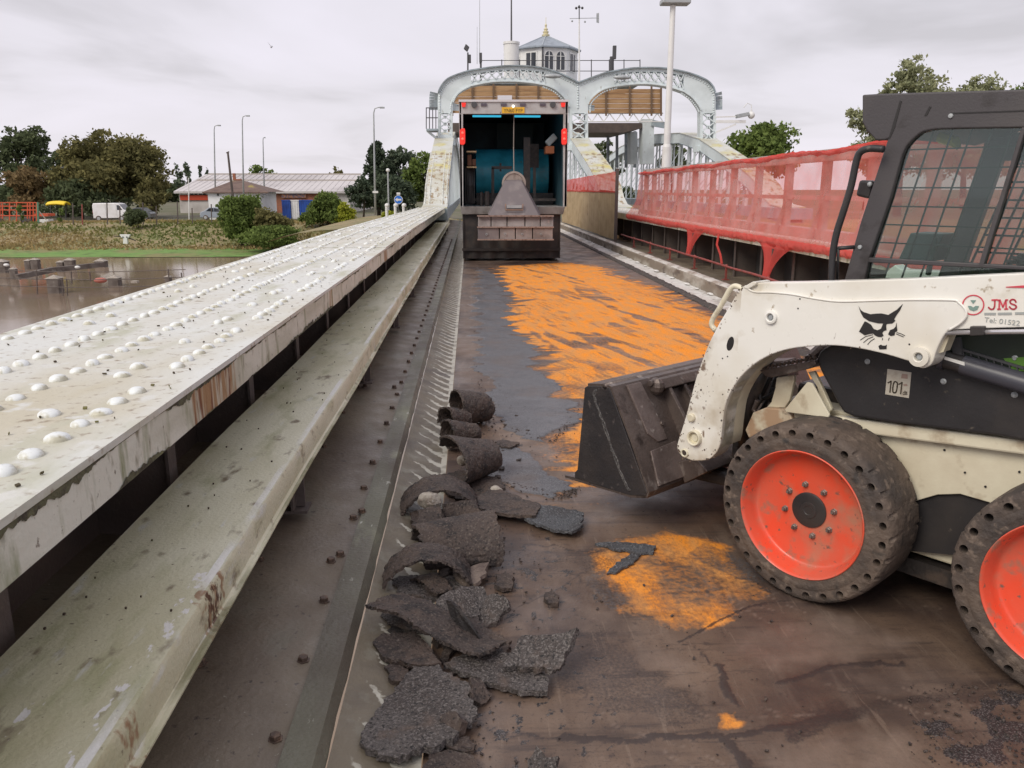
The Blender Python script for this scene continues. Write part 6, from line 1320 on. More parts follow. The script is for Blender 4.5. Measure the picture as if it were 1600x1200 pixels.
slab_piece('broken_piece', 'pointed grey piece cut by the bottom of the picture', [(838,1165,.05),(852,1185,.04),(872,1182,.05),(870,1220,.02),(815,1225,.01),(824,1190,.02)], .03, th=.018, seed=21)
# pale stones caught in the curls
def stone(label, px, py, z, r_, seed):
    b = MB(); b.ball((0,0,0), r_, 14, 10, (1.1,.8,.85)); b.local = True
    b.v = [tuple(Vector(v)*(1+.35*(float(fbm(np.array([v[0]*22+seed]), np.array([v[1]*22+v[2]*17]), seed)[0])-.5)*2)) for v in b.v]
    o = b.build('concrete_chunk', m_pale, None, smooth=True, angle=20); o.location = G(px, py, z); return tag(o, label, 'stone', 'pale concrete chunks in the rubble')
stone('pale rough concrete chunk under the large arched sheet', 672, 783, .11, .058, 1)
stone('pale pointed concrete chip inside the folded sheet opening', 722, 720, .06, .033, 2)
stone('tiny pale chip inside the topmost curl', 724, 629, .07, .020, 3)
stone('crumbled pale chunk by the right end of the folded sheet', 775, 768, .04, .035, 4)
# curled sheets
m_fin = mat('black_underside', (.022,.019,.020), [((.045,.036,.034), 20, .5, .66)], rough=.6, bump=.8, bscale=110)
D = R
curl('curled_sheet', 'topmost curled sheet with a wide barrel shape', (730,660), D(-60), .29, .58, D(-10), [(0,7),(.3,10),(.7,8),(1,11)], seed=31, z0=.02, cone=.16, taper=(.15,.04))
curl('curled_sheet', 'small middle roll leaning on the topmost curl', (712,672), D(-50), .19, .36, D(0), [(0,11),(.5,16),(1,13)], seed=32, z0=.035, cone=.25)
curl('curled_sheet', 'lowest small roll of the top cluster with open left end', (720,695), D(-62), .22, .42, D(-5), [(0,9),(.4,14),(1,11)], seed=33, z0=.02, cone=.22)
curl('curled_sheet', 'large folded over sheet with its mouth open to the left', (712,748), D(-48), .36, .62, D(-6), [(0,3),(.18,4),(.28,13),(.48,11),(.58,3.5),(.8,4.5),(.9,12),(1,10)], seed=34, z0=.018, cone=.24, taper=(.1,.16))
curl('curled_sheet', 'large arched sheet sheltering the pale chunk', (627,797), D(4), .24, .50, D(64), [(0,-4.2),(.5,-4.6),(1,-4.6)], seed=36, z0=.015)
slab_piece('curled_sheet', 'upright brown flap below the pale chunk', [(652,797,.12),(688,792,.13),(693,822,.07),(690,850,.02),(655,866,.0),(652,830,.05)], .05, th=.014, seed=37, m=m_curl, wave=.014)
slab_piece('curled_sheet', 'dark standing flap to the right of the upright brown one', [(692,786,.14),(744,780,.13),(750,800,.09),(748,824,.03),(700,822,.03),(694,805,.08)], .05, th=.014, seed=47, m=m_curl, wave=.014)
curl('curled_sheet', 'bulging barrel shaped sheet in the middle of the row', (702,846), D(-76), .37, .46, D(84), [(0,-6),(.35,-8),(.6,-5),(1,-9)], seed=38, z0=.015, cone=-.12, taper=(.1,0))
curl('curled_sheet', 'wide arch like sheet standing over the gutter edge', (603,916), D(3), .17, .46, D(60), [(0,-4.6),(.5,-5.2),(1,-5)], seed=39, z0=.015)
curl('curled_sheet', 'thin blade standing inside the arch like sheet', (657,905), D(-60), .08, .22, D(35), [(0,-5),(1,-3)], seed=40, z0=.01)
curl('curled_sheet', 'long leaf shaped sheet sagging towards the fin', (600,958), D(-40), .18, .52, D(12), [(0,-1.5),(.35,-2.5),(.6,1.2),(1,3.6)], seed=41, z0=.05, taper=(.2, .03), roll=-.12)
slab_piece('curled_sheet', 'dark fin shaped sheet standing upright between the leaf sheets', [(697,940,.15),(716,948,.15),(740,978,.10),(758,1006,.05),(756,1020,.01),(738,1020,.01),(722,995,.045),(704,965,.10)], .05, th=.013, seed=42, m=m_fin, wave=.01)
slab_piece('broken_piece', 'thin rough sheet tucked below the left end of the leaf sheet', [(592,955),(620,950),(650,962),(668,985),(640,985),(605,975)], .03, th=.016, seed=44, m=m_chip, wave=.012)
for k_, (lab, pts, z_, m_) in enumerate((
  ('ragged brown sheet lying under the folded sheet', [(690,742),(725,735),(775,745),(790,762),(762,778),(715,775),(685,760)], .03, m_curl),
  ('crumpled dark sheet between the arched sheet and the barrel', [(640,800),(672,795),(740,798),(770,815),(758,838),(700,845),(652,842)], .045, m_curl),
  ('jagged brown sheet right of the barrel shaped one', [(742,838),(764,842),(775,858),(768,874),(745,880),(728,866)], .03, m_curl),
  ('rough sheet under the wide arch', [(612,905),(650,898),(712,900),(738,915),(725,932),(668,936),(622,928)], .02, m_chip),
  ('brown torn flap behind the fin', [(700,962),(735,958),(770,985),(800,1000),(792,1016),(760,1020),(718,1005)], .03, m_curl),
  ('flattened dark scrap left of the leaf sheet', [(590,975),(618,968),(645,985),(640,1000),(606,998)], .02, m_fin),
  ('brown shard leaning on the biggest slab', [(735,1058,.07),(752,1062,.05),(770,1085,.02),(752,1100,.02),(735,1090,.05)], .05, m_curl))):
    slab_piece('broken_piece', lab, pts, z_, th=.017, m=m_, seed=60+k_, wave=.02, step=.016, amp=.010)
# crumbs, uncountable
b = MB(); rnd = random.Random(5)
def crumb(x, y, z, r_):
    a = rnd.random()*6; b.obox((x, y, z+r_*.45), (r_*math.cos(a), r_*math.sin(a), r_*rnd.uniform(-.4,.4)), (-r_*.8*math.sin(a), r_*.7*math.cos(a), 0), (rnd.uniform(-.3,.3)*r_, 0, r_*.5))
for i in range(1500):
    k = rnd.random()
    if k < .72: py_ = rnd.uniform(610, 1200); px_ = 745 - (py_-610)*.12 + rnd.gauss(0, 45) + (30 if py_ < 900 else 0)
    elif k < .88: px_, py_ = rnd.uniform(1420, 1600), rnd.uniform(1070, 1200)
    else: px_, py_ = rnd.uniform(720, 1300), rnd.uniform(640, 1200)
    p = G(px_, py_)
    if p[0] < -.12 or p[0] > 3.3: continue
    crumb(p[0], p[1], 0.004, rnd.choice((.0015,.002,.002,.003,.005)))
for i in range(260):    # bigger clods under and between the sheets
    py_ = rnd.uniform(640, 1190); px_ = 735 - (py_-640)*.16 + rnd.gauss(0, 42); p = G(px_, py_)
    if p[0] > -.14: crumb(p[0], p[1], .004, rnd.choice((.008,.011,.015,.020)))
for i in range(500):    # along the slab edges
    a, c = rnd.choice((((760,656),(862,692)), ((862,692),(902,645)), ((765,748),(872,779)), ((872,779),(906,765)), ((765,655),(700,690)), ((744,430),(752,640))))
    t = rnd.random(); p = G(a[0]+(c[0]-a[0])*t+rnd.gauss(0,4), a[1]+(c[1]-a[1])*t+rnd.gauss(0,3)); crumb(p[0], p[1], .006, rnd.choice((.002,.003,.005)))
tag(b.build('asphalt_crumbs', m_curl, fix=False), 'loose black crumbs scattered round the torn sheets and over the deck', 'rubble', kind='stuff')
# ================================================================ river, banks, land
ZW, ZG = -4.0, -1.85
wm = mat('muddy_river_water', (.32, .235, .165), [((.22,.16,.115), .05, .4, .6)], rough=.10, spec=.7, bump=.10, bscale=1.6, bdetail=5, bstretch=(.35,1,1))
b = MB(); b.add([(-700,-200,ZW),(500,-200,ZW),(500,76,ZW),(-700,76,ZW)], [(0,1,2,3)]); tag(b.build('river_water', wm, fix=False), kind='structure')
m_bank = mat('bank_earth_and_grass', (.28,.22,.12), [((.17,.18,.07), .35, .42, .62), ((.34,.26,.14), .9, .5, .7), ((.10,.075,.045), 3, .56, .7)], rough=.9, bump=1, bscale=3)
def bankz(x, y):
    n_ = float(fbm(np.array([x*.08]), np.array([y*.15]), 4)[0]-.5); t = (y + n_*5 - 76)/11; t = max(0, min(1, t)); return -4.3 + .33*max(0, min(1, (y-68.5+n_)/1.5)) + .22*max(0, min(1, (y-70)/7)) + (ZG+3.78)*t*t*(3-2*t)
b = MB(); b.grid(lambda u, v: (-320 + 460*u, 67.5 + 26.5*v, bankz(-320+460*u, 67.5+26.5*v)), 230, 34); tag(b.build('river_bank', m_bank, smooth='all'), kind='structure')
b = MB(); b.grid(lambda u, v: (-320 + 460*u, 70.0 + 7.0*v, bankz(-320+460*u, 70.0+7.0*v) + .03), 230, 8); tag(b.build('green_shore', mat('green_shore_algae', (.15,.27,.06), [((.21,.20,.08), .25, .44, .60), ((.09,.15,.035), 1.2, .5, .7)], rough=.9, bump=.6, bscale=6), smooth='all'), kind='structure')
m_land = mat('land_grass_and_yard', (.11,.11,.055), [((.16,.14,.10), .06, .45, .6), ((.08,.09,.04), .4, .5, .7)], rough=.95)
b = MB(); b.add([(-1500,93.9,ZG-.02),(1500,93.9,ZG-.02),(2500,3500,ZG-.02),(-2500,3500,ZG-.02)], [(0,1,2,3)]); tag(b.build('ground', m_land, fix=False), kind='structure')

# ---- leaf cloud generator
LM = {}
def leaves(name, blobs, nper, size, m, parent=None, seed=0, squash=1.0, fill=.55):
    """blobs: (x,y,z,rx,ry,rz); small leaf faces spread through each lobe, denser near its skin"""
    rg_ = np.random.default_rng(seed); V_, A_ = [], []
    off = np.array(parent_base(parent)) if parent is not None else np.zeros(3)
    for bi, (x, y, z, rx, ry, rz) in enumerate(blobs):
        n = int(nper*(rx*rz)**.9); d = rg_.normal(size=(n, 3)); d /= np.linalg.norm(d, axis=1)[:, None]; r_ = rg_.random(n)**.45
        # sub-clumps make light and dark tufts and gaps
        k = max(6, n//45); cd = rg_.normal(size=(k, 3)); cd /= np.linalg.norm(cd, axis=1)[:, None]; cdr = (rg_.random(k)**.4)[:, None]*cd
        pick = rg_.integers(0, k, n); p = np.where(rg_.random(n)[:, None] < fill, cdr[pick] + rg_.normal(size=(n, 3))*.14, d*r_[:, None])
        p = p*np.array([rx, ry, rz]) + np.array([x, y, z]) - off
        a = rg_.normal(size=(n, 3)); a /= np.linalg.norm(a, axis=1)[:, None]; c = np.cross(a, rg_.normal(size=(n, 3))); c /= np.linalg.norm(c, axis=1)[:, None]
        s = (size*(.6+.8*rg_.random(n)))[:, None]
        V_.append(np.stack([p - a*s, p + c*s*.55, p + a*s, p - c*s*.55], 1).reshape(-1, 3))
        tone = np.clip(.45 + .55*(rg_.random(k)[pick]-.5) + .3*(rg_.random(n)-.5), 0, 1); A_.append(tone)
    V_ = np.concatenate(V_); A_ = np.concatenate(A_); nf = len(V_)//4
    me = bpy.data.meshes.new(name); me.vertices.add(len(V_)); me.vertices.foreach_set('co', V_.ravel().astype(np.float32)); me.loops.add(nf*4); me.polygons.add(nf)
    me.loops.foreach_set('vertex_index', np.arange(nf*4)); me.polygons.foreach_set('loop_start', np.arange(nf)*4); me.update(calc_edges=True)
    at = me.attributes.new('leaf', 'FLOAT', 'FACE'); at.data.foreach_set('value', A_.astype(np.float32)); me.materials.append(m)
    o = bpy.data.objects.new(name, me); COL.objects.link(o); o.parent = parent; return o
lf_dark = leafmat('dark_green_leaves', (.065,.085,.045), (.17,.20,.105)); lf_aut = leafmat('autumn_leaves', (.10,.10,.045), (.26,.235,.10), (.36,.23,.10)); lf_brn = leafmat('russet_leaves', (.14,.105,.055), (.32,.23,.12), (.36,.28,.13))
lf_grn = leafmat('mid_green_leaves', (.085,.125,.04), (.24,.31,.09)); lf_yel = leafmat('yellow_green_leaves', (.22,.26,.03), (.54,.56,.09)); lf_con = leafmat('conifer_needles', (.05,.07,.05), (.13,.165,.105)); lf_pale = leafmat('pale_willow_leaves', (.19,.21,.12), (.46,.47,.28)); lf_bl = leafmat('blue_green_leaves', (.08,.11,.08), (.20,.235,.15))
m_bark = mat('bark', (.09,.07,.055), [((.05,.04,.03), 3, .45, .65)], rough=.9)
def tree(kind, label, px, ptop, pbot, y, wpx, lm, seed, nb=14, dens=26, size=.22, shape='round', grp=None, cat='tree', fill=.55):
    rnd = random.Random(seed); B_ = Vector(Yp(px, pbot, y)); T_ = Vector(Yp(px, ptop, y)); Hh = T_.z - B_.z; Wd = wpx*y/1286.0
    t = thing(kind, label, cat, B_, grp)
    bl = []
    for i in range(nb):
        if shape == 'round':
            a = rnd.random()*6.28; f = rnd.random(); zz = .30 + .58*f; rr_ = Wd*.5*math.sin(math.pi*min(.97, zz*.93+.04))**.6*(rnd.random()**.5)*.72
            r1 = Wd*.16*rnd.uniform(.75, 1.35); bl.append((B_.x+math.cos(a)*rr_, B_.y+math.sin(a)*rr_*.8, B_.z+Hh*zz, r1, r1, r1*.72))
        elif shape == 'bush':
            a = rnd.random()*6.28; zz = rnd.uniform(.2, .78); rr_ = Wd*.33*(rnd.random()**.6)*(1.15-zz*.5); r1 = Wd*.21*rnd.uniform(.8, 1.2); bl.append((B_.x+math.cos(a)*rr_, B_.y+math.sin(a)*rr_, B_.z+Hh*zz*.95, r1, r1, min(r1*.85, Hh*.28)))
        elif shape == 'cone':
            zz = .12 + .82*i/nb; a = rnd.random()*6.28; rr_ = Wd*.5*(1-zz)**.8*rnd.uniform(.3, .8); r1 = Wd*.22*(1.15-zz); bl.append((B_.x+math.cos(a)*rr_, B_.y+math.sin(a)*rr_*.6, B_.z+Hh*zz, r1*1.25, r1, Hh*.07))
        elif shape == 'tall':
            zz = rnd.uniform(.14, .9); a = rnd.random()*6.28; rr_ = Wd*.3*rnd.random()*(1.1-zz*.5); r1 = Wd*.22*rnd.uniform(.7,1.2)*(1.25-zz*.6); bl.append((B_.x+math.cos(a)*rr_, B_.y+math.sin(a)*rr_, B_.z+Hh*zz, r1, r1, Hh*.12))
    if shape == 'round': bl.append((B_.x, B_.y, T_.z-Wd*.10, Wd*.15, Wd*.15, Wd*.10))
    leaves('crown', bl, dens*6.5*(.22/size)**1.2, size*1.15, lm, t, seed, fill=fill)
    b = MB(); tr0 = max(.05, Hh*.022); top_ = B_ + Vector((rnd.uniform(-.03,.03)*Wd, 0, Hh*.72)); mid = B_.lerp(top_, .5) + Vector((rnd.uniform(-.04,.04)*Hh, 0, 0)); b.tube([B_ - Vector((0,0,.3)), mid, top_], [tr0*1.3, tr0*.8, tr0*.25], 7)
    for i in range(min(nb, 9)):
        q = Vector(bl[i][:3]); s0_ = B_.lerp(mid, rnd.uniform(.55, 1)) if q.z < mid.z+Hh*.15 else mid.lerp(top_, rnd.uniform(.05,.6)); b.tube([s0_, s0_.lerp(q, .5) + Vector((0,0,.06*Hh*rnd.uniform(-.3,1))), q], [tr0*.45, tr0*.28, tr0*.1], 5)
    b.build('trunk', m_bark, t, smooth='all'); return t
g1 = 'broadleaf trees on the far bank'
tree('broadleaf_tree', 'tall dark green tree at the far left edge', 42, 199, 345, 112, 128, lf_dark, 11, 20, 24, .24, grp=g1)
tree('broadleaf_tree', 'dark green tree cut by the left edge of the picture', -28, 212, 345, 110, 90, lf_dark, 12, 14, 24, .24, grp=g1)
tree('broadleaf_tree', 'lower russet brown tree in front of the dark one', 52, 258, 346, 104, 100, lf_brn, 13, 14, 24, .22, grp=g1)
tree('broadleaf_tree', 'big brown green autumn tree behind the white van', 178, 202, 347, 105, 185, lf_aut, 14, 30, 28, .22, grp=g1)
tree('broadleaf_tree', 'dark green tree joining the big autumn tree on its left', 106, 232, 346, 108, 78, lf_dark, 15, 12, 24, .22, grp=g1)
tree('broadleaf_tree', 'low dark tree at the right foot of the big autumn tree', 238, 275, 347, 101, 75, lf_aut, 16, 12, 24, .2, grp=g1)
tree('broadleaf_tree', 'dim hedge like tree behind the parked cars', 130, 285, 347, 100, 110, lf_dark, 17, 12, 26, .2, grp=g1)
for i, (px, pt, w_, s_) in enumerate(((279, 249, 22, 1), (294, 253, 18, 2), (316, 257, 12, 3), (326, 258, 10, 4))):
    tree('poplar_tree', ('leftmost poplar behind the warehouse roof', 'second poplar behind the warehouse roof', 'first of the two small dark conifers behind the roof', 'second of the two small dark conifers behind the roof')[i], px, pt, 300, 190, w_, lf_bl if i < 2 else lf_con, 20+s_, 8, 15, .35, 'tall', grp='small trees behind the warehouse')
tree('broadleaf_tree', 'low round treetop above the middle of the warehouse roof', 405, 257, 305, 200, 62, lf_grn, 26, 8, 12, .4, grp='small trees behind the warehouse')
tree('broadleaf_tree', 'low brownish treetop above the right end of the warehouse roof', 527, 260, 305, 200, 34, lf_aut, 27, 7, 12, .4, grp='small trees behind the warehouse')
g2 = 'dark trees right of the warehouse'
tree('conifer_tree', 'tall dark pointed tree beside the tall lamp post', 592, 216, 335, 96, 84, lf_con, 31, 40, 34, .2, 'cone', grp=g2)
tree('broadleaf_tree', 'paler green tree right of the dark pointed tree', 630, 230, 335, 98, 74, lf_bl, 32, 26, 26, .2, 'round', grp=g2)
tree('broadleaf_tree', 'green tree next to the white arched girder', 664, 236, 335, 94, 72, lf_grn, 33, 26, 26, .2, 'round', grp=g2)
tree('broadleaf_tree', 'dark tree low behind the round green bush', 568, 275, 335, 94, 56, lf_con, 34, 12, 28, .2, 'round', grp=g2)
tree('broadleaf_tree', 'dark green filler tree behind the blue arrow sign', 618, 270, 338, 90, 80, lf_con, 35, 14, 28, .2, 'bush', grp=g2)
tree('broadleaf_tree', 'dark green tree right behind the arched girder foot', 690, 262, 338, 92, 60, lf_dark, 36, 12, 28, .2, 'bush', grp=g2)
g3 = 'trees beyond the bridge'
tree('broadleaf_tree', 'rounded green tree right of the portal', 1188, 192, 300, 84, 138, lf_grn, 41, 22, 26, .2, grp=g3)
tree('broadleaf_tree', 'dark green tree seen under the right arch', 945, 218, 300, 105, 70, lf_dark, 42, 12, 26, .22, grp=g3)
tree('broadleaf_tree', 'small tree seen through the right arch beside the column', 1050, 222, 300, 105, 60, lf_dark, 43, 12, 26, .22, grp=g3)
tree('willow_tree', 'tall loose pale green tree above the cab roof', 1402, 88, 330, 48, 160, lf_pale, 44, 26, 40, .105, 'round', grp=g3, fill=.8)
tree('willow_tree', 'loose lower pale tree left of the cab visor', 1352, 158, 320, 47, 135, lf_pale, 45, 22, 40, .10, 'round', grp=g3, fill=.8)
tree('willow_tree', 'pale treetops just showing over the cab roof', 1505, 118, 320, 52, 190, lf_pale, 46, 26, 40, .105, 'round', grp=g3, fill=.8)
tree('willow_tree', 'small dark treetop over the roof at the right edge', 1590, 116, 320, 52, 110, lf_grn, 47, 20, 40, .105, 'round', grp=g3, fill=.8)
g4 = 'bushes on the far bank'
tree('bush', 'round dark clipped bush on the bank in front of the cars', 216, 322, 358, 84, 40, lf_dark, 51, 12, 60, .13, 'bush', grp=g4, cat='bush')
tree('bush', 'large light green bush in front of the white bungalow', 378, 296, 378, 78, 82, lf_grn, 52, 22, 60, .13, 'bush', grp=g4, cat='bush')
tree('bush', 'brownish green bush right of the large light green one', 428, 318, 380, 77, 72, lf_aut, 53, 18, 60, .13, 'bush', grp=g4, cat='bush')
tree('bush', 'low green undergrowth at the foot of the large bush', 425, 352, 385, 74, 110, lf_grn, 54, 12, 60, .12, 'bush', grp=g4, cat='bush')
tree('bush', 'smooth round green bush left of the yellow one', 512, 298, 350, 84, 72, lf_grn, 55, 16, 60, .13, 'bush', grp=g4, cat='bush')
tree('bush', 'yellow green bush by the tall lamp post', 540, 311, 352, 82, 40, lf_yel, 56, 12, 60, .12, 'bush', grp=g4, cat='bush')
tree('bush', 'small green bush at the blue container corner', 478, 325, 352, 84, 24, lf_grn, 57, 8, 60, .12, 'bush', grp=g4, cat='bush')
tree('sapling', 'thin staked sapling left of the white van', 96, 324, 348, 88, 16, lf_grn, 58, 5, 34, .12, 'tall', cat='sapling')
tree('bush', 'green climber growing over the orange platform machine', 34, 318, 350, 87, 16, lf_grn, 59, 6, 50, .12, 'tall', cat='bush', grp=g4)
tree('bush', 'low yellow green tuft in front of the white bollards', 612, 328, 342, 62, 34, lf_yel, 60, 8, 60, .1, 'bush', cat='bush', grp=g4)
# rough grass and weeds on the bank, uncountable
rg_ = np.random.default_rng(3); n = 42000; xx = rg_.uniform(-110, 12, n); yy = rg_.uniform(75.5, 92, n); fz = fbm(xx*.12, yy*.3, 5); keep = rg_.random(n) < np.clip((fz-.2)*2.2, .1, 1); xx, yy = xx[keep], yy[keep]; n = len(xx)
zz = np.array([bankz(a, c) for a, c in zip(xx, yy)]); hh = .08 + .22*rg_.random(n)*fbm(xx*.2, yy*.2, 9)*1.6; an = rg_.random(n)*6.28; w_ = .06+.10*rg_.random(n)
ca_, sa_ = np.cos(an)*w_, np.sin(an)*w_; lx, ly = rg_.normal(size=n)*.12, rg_.normal(size=n)*.12
V_ = np.stack([np.stack([xx-ca_, yy-sa_, zz-.05], 1), np.stack([xx+ca_, yy+sa_, zz-.05], 1), np.stack([xx+lx+ca_*.4, yy+ly+sa_*.4, zz+hh], 1), np.stack([xx+lx-ca_*.5, yy+ly-sa_*.5, zz+hh*.9], 1)], 1).reshape(-1, 3)
me = bpy.data.meshes.new('bank_grass'); me.vertices.add(len(V_)); me.vertices.foreach_set('co', V_.ravel().astype(np.float32)); me.loops.add(n*4); me.polygons.add(n); me.loops.foreach_set('vertex_index', np.arange(n*4)); me.polygons.foreach_set('loop_start', np.arange(n)*4); me.update(calc_edges=True)
at = me.attributes.new('leaf', 'FLOAT', 'FACE'); tn = np.clip(fbm(xx*.07, yy*.2, 15)*2.2-.65 + rg_.normal(size=n)*.07, 0, 1); at.data.foreach_set('value', tn.astype(np.float32))
me.materials.append(leafmat('bank_grass_blades', (.16,.19,.06), (.36,.27,.13), (.42,.33,.17))); o = bpy.data.objects.new('bank_grass', me); COL.objects.link(o); tag(o, 'brown and green rough grass and weeds over the far bank', 'grass', kind='stuff')

# ---- buildings
def P_(px, py, y): return Vector(Yp(px, py, y))
m_roofp = mat('pale_fibre_roof', (.56,.53,.53), [((.44,.41,.41), .12, .45, .65), ((.36,.33,.32), 2, .62, .75, (.3,1,1))], rough=.6)
m_brick = mat('orange_brick', (.34,.13,.075), [((.24,.10,.06), .8, .45, .65), ((.12,.09,.08), 3, .6, .7, (.4,1,2))], rough=.85)
wh_ = thing('warehouse', 'long low warehouse with pale roof and orange brick front', 'warehouse', P_(400, 335, 125))
x0, x1, xm = P_(250,0,125).x, P_(548,0,125).x, P_(408,0,125).x; ze, zr_, zg_ = P_(0,300,125).z, P_(0,272,140).z, ZG-.3
MB().box(x0, x1-1.5, 125.05, 152, zg_, ze).build('wall', mat('pale_wall_sheet', (.55,.52,.50), [((.42,.39,.37), .5, .45, .65)], rough=.7), wh_)
MB().box(P_(402,0,125).x, P_(500,0,125).x, 124.95, 125.04, zg_, ze-.02).build('brick_panel', m_brick, wh_)
b = MB(); b.add([(x0-.5,124.4,ze+.1),(x1,124.4,ze+.1),(x1-1.5,140,zr_),(x0-.5,140,zr_),(x0-.5,155,ze+.1),(x1,155,ze+.1),(x0-.5,124.4,ze-.2),(x1,124.4,ze-.2)], [(0,1,2,3),(3,2,5,4),(0,6,7,1)]); rf = b.build('roof', m_roofp, wh_, fix=False)
b = MB(); zm_ = ze+.1+(zr_-ze-.1)*.62; b.bar((x0,124.4+.62*15.6-.1,zm_+.03),(x1-1,124.4+.62*15.6-.1,zm_+.03), .5, .18); b.bar((x0,140,zr_+.05),(x1-1.6,140,zr_+.05), .6, .2); b.build('roof_step', mat('roof_step', (.38,.34,.30), rough=.7), rf)
b = MB()
for i in range(60): b.bar((x0+i*.9,124.5,ze+.13),(x0+i*.9,139.9,zr_+.02), .06, .05)
b.build('sheet_ridges', m_roofp, rf)
b = MB(); b.box(x0+.2, P_(298,0,125).x, 124.85, 124.95, P_(0,313,124.9).z, P_(0,305,124.9).z); b.build('red_fascia_band', mat('red_band', (.52,.07,.03), rough=.6), wh_)
MB().box(x0+.2, P_(298,0,125).x, 124.80, 124.95, P_(0,304.4,124.9).z, P_(0,300.5,124.9).z).build('white_band', m_pwhite, wh_)
for px in (269, 276, 283, 290):
    b = MB(); b.box(P_(px,0,124.7).x, P_(px+5,0,124.7).x, 124.74, 124.79, P_(0,304.2,124.7).z, P_(0,299,124.7).z); b.build('window', m_win, wh_)
MB().prism([P_(440,301,124.7), P_(478,302,124.7), P_(478,309,124.7), P_(440,309,124.7)], (0,.1,0)).build('shop_sign', mat('mottled_sign', (.12,.10,.14), [((.35,.16,.09),3,.45,.6)], rough=.6), wh_)
m_bcon = mat('blue_container_paint', (.015,.07,.34), [((.01,.04,.2), .8, .5, .7)], rough=.45)
def bcontainer(px0, px1, lab, m, y):
    t = thing('shipping_container', lab, 'container', P_((px0+px1)/2, 345, y), 'containers before the warehouse'); a, c = P_(px0,0,y).x, P_(px1,0,y).x; z0, z1 = ZG, P_(0,313,y).z
    b = MB(); b.box(a, c, y, y+2.4, z0, z1); b.build('body', m, t); b = MB(); n_ = max(2, int((c-a)/.3))
    for i in range(n_): b.box(a+.06+(c-a-.1)*i/n_, a+.06+(c-a-.1)*(i+.5)/n_, y-.035, y-.002, z0+.15, z1-.12)
    b.build('corrugation', m, t); MB().box(a-.02, c+.02, y-.05, y-.002, z1-.1, z1+.02).build('top_beam', m, t)
bcontainer(419, 433, 'narrow blue container end left of the white door', m_bcon, 100); bcontainer(434, 447, 'white container door between two blue containers', m_pwhite, 100.2); bcontainer(448, 490, 'wide blue container right of the white door', m_bcon, 100)
bg = thing('bungalow', 'white walled bungalow with brown hipped roof', 'bungalow', P_(340, 345, 98))
a, c = P_(298,0,98).x, P_(384,0,98).x; z0, z1, z2 = ZG-.1, P_(0,300,98).z, P_(0,281,101).z
MB().box(a, c, 98, 106, z0, z1).build('wall', mat('white_render', (.80,.80,.80), [((.68,.68,.66), .6, .5, .7)], rough=.7), bg)
o_ = .5; xr0, xr1 = P_(340,0,101).x, P_(352,0,101).x; b = MB(); b.add([(a-o_,97.6,z1),(c+o_+.6,97.6,z1),(c+o_+.6,106.5,z1),(a-o_,106.5,z1),(xr0,102,z2),(xr1,102,z2),(a-o_,97.6,z1-.15),(c+o_+.6,97.6,z1-.15)], [(0,1,5,4),(1,2,5),(2,3,4,5),(3,0,4),(0,6,7,1)])
r_ = b.build('roof', mat('brown_tiles', (.17,.115,.095), [((.12,.08,.07), 1.5, .45, .65), ((.30,.24,.08), .5, .60, .7)], rough=.85), bg, fix=False)
b = MB(); b.bar((xr0,102,z2+.05),(xr1,102,z2+.05), .3, .15); b.box(xr0-.15, xr0+.15, 101.9, 102.2, z2, z2+.8); b.build('ridge', m_brick, r_)
b = MB(); b.box(P_(313,0,97.9).x, P_(316,0,97.9).x, 97.88, 97.99, P_(0,306,97.9).z, P_(0,302,97.9).z); b.build('vent', m_dkgrey, bg)
# ---- lamp posts and poles
def lamppost(px, top, bot, y, lab, arm=10, side=1, grp='street lamps on the far bank', wall=False):
    t = thing('street_lamp', lab, 'street lamp', P_(px+(bot-top)*.018*0, bot, y), grp); B_, T_ = P_(px+3, bot, y), P_(px, top, y); s = arm*y/1286*side
    b = MB(); pts = [B_, B_.lerp(T_, .5), T_ + Vector((0,0,-.5)), T_ + Vector((s*.15,0,-.1)), T_ + Vector((s*.5,0,.0)), T_ + Vector((s*.85,0,.02))]; b.tube(pts, [.11,.085,.06,.05,.045,.04], 8); b.build('column', m_grey, t, smooth='all')
    b = MB(); b.obox(T_ + Vector((s*1.0,0,.0)), (abs(s)*.28,0,0), (0,.15,0), (0,0,.07)); b.build('lamp_head', m_grey, t, bevel=.02); return t
lamppost(334, 196, 322, 100, 'lamp post rising behind the white bungalow', 8); lamppost(378, 181, 322, 97, 'taller lamp post right of the bungalow roof', 9); lamppost(410.5, 215, 318, 108, 'thin short armed lamp post left of the blue containers', 3)
t = lamppost(583.5, 168, 336, 80, 'tallest grey lamp post in front of the dark pointed tree', 13)
b = MB(); c = P_(586.5, 300, 79.9); b.obox(c, (.26,0,0), (0,.06,0), (0,0,.10)); b.build('box', m_pwhite, t)
t = thing('signal_post', 'short pale post with a rounded head beside the tall lamp post', 'post', P_(607, 336, 74)); b = MB(); b.tube([P_(607.5,336,74), P_(606,268,74)], .07, 8); b.build('column', m_grey, t); b = MB(); b.ball(P_(606,266,74), .17, 8, 6); b.build('head', m_pwhite, t, smooth='all')
t = thing('leaning_pole', 'dark leaning timber pole behind the large green bush', 'pole', P_(364, 320, 84)); b = MB(); b.tube([P_(365,320,84), P_(356,238,84)], [.14,.10], 8); b.build('pole', m_dark, t); b = MB(); b.bar(P_(353.5,239,84), P_(358,237,84), .1, .1); b.build('cross_arm', m_dark, t)
t = thing('post', 'thin white post at the bungalow corner', 'post', P_(296, 345, 95)); b = MB(); b.tube([P_(295.5,345,95), P_(294.5,278,95)], .06, 6); b.build('shaft', m_pwhite, t)
sg_ = thing('road_sign', 'round blue road sign with white arrow and white backing on top', 'road sign', P_(622.5, 334, 60)); c = P_(622.5, 312, 60)
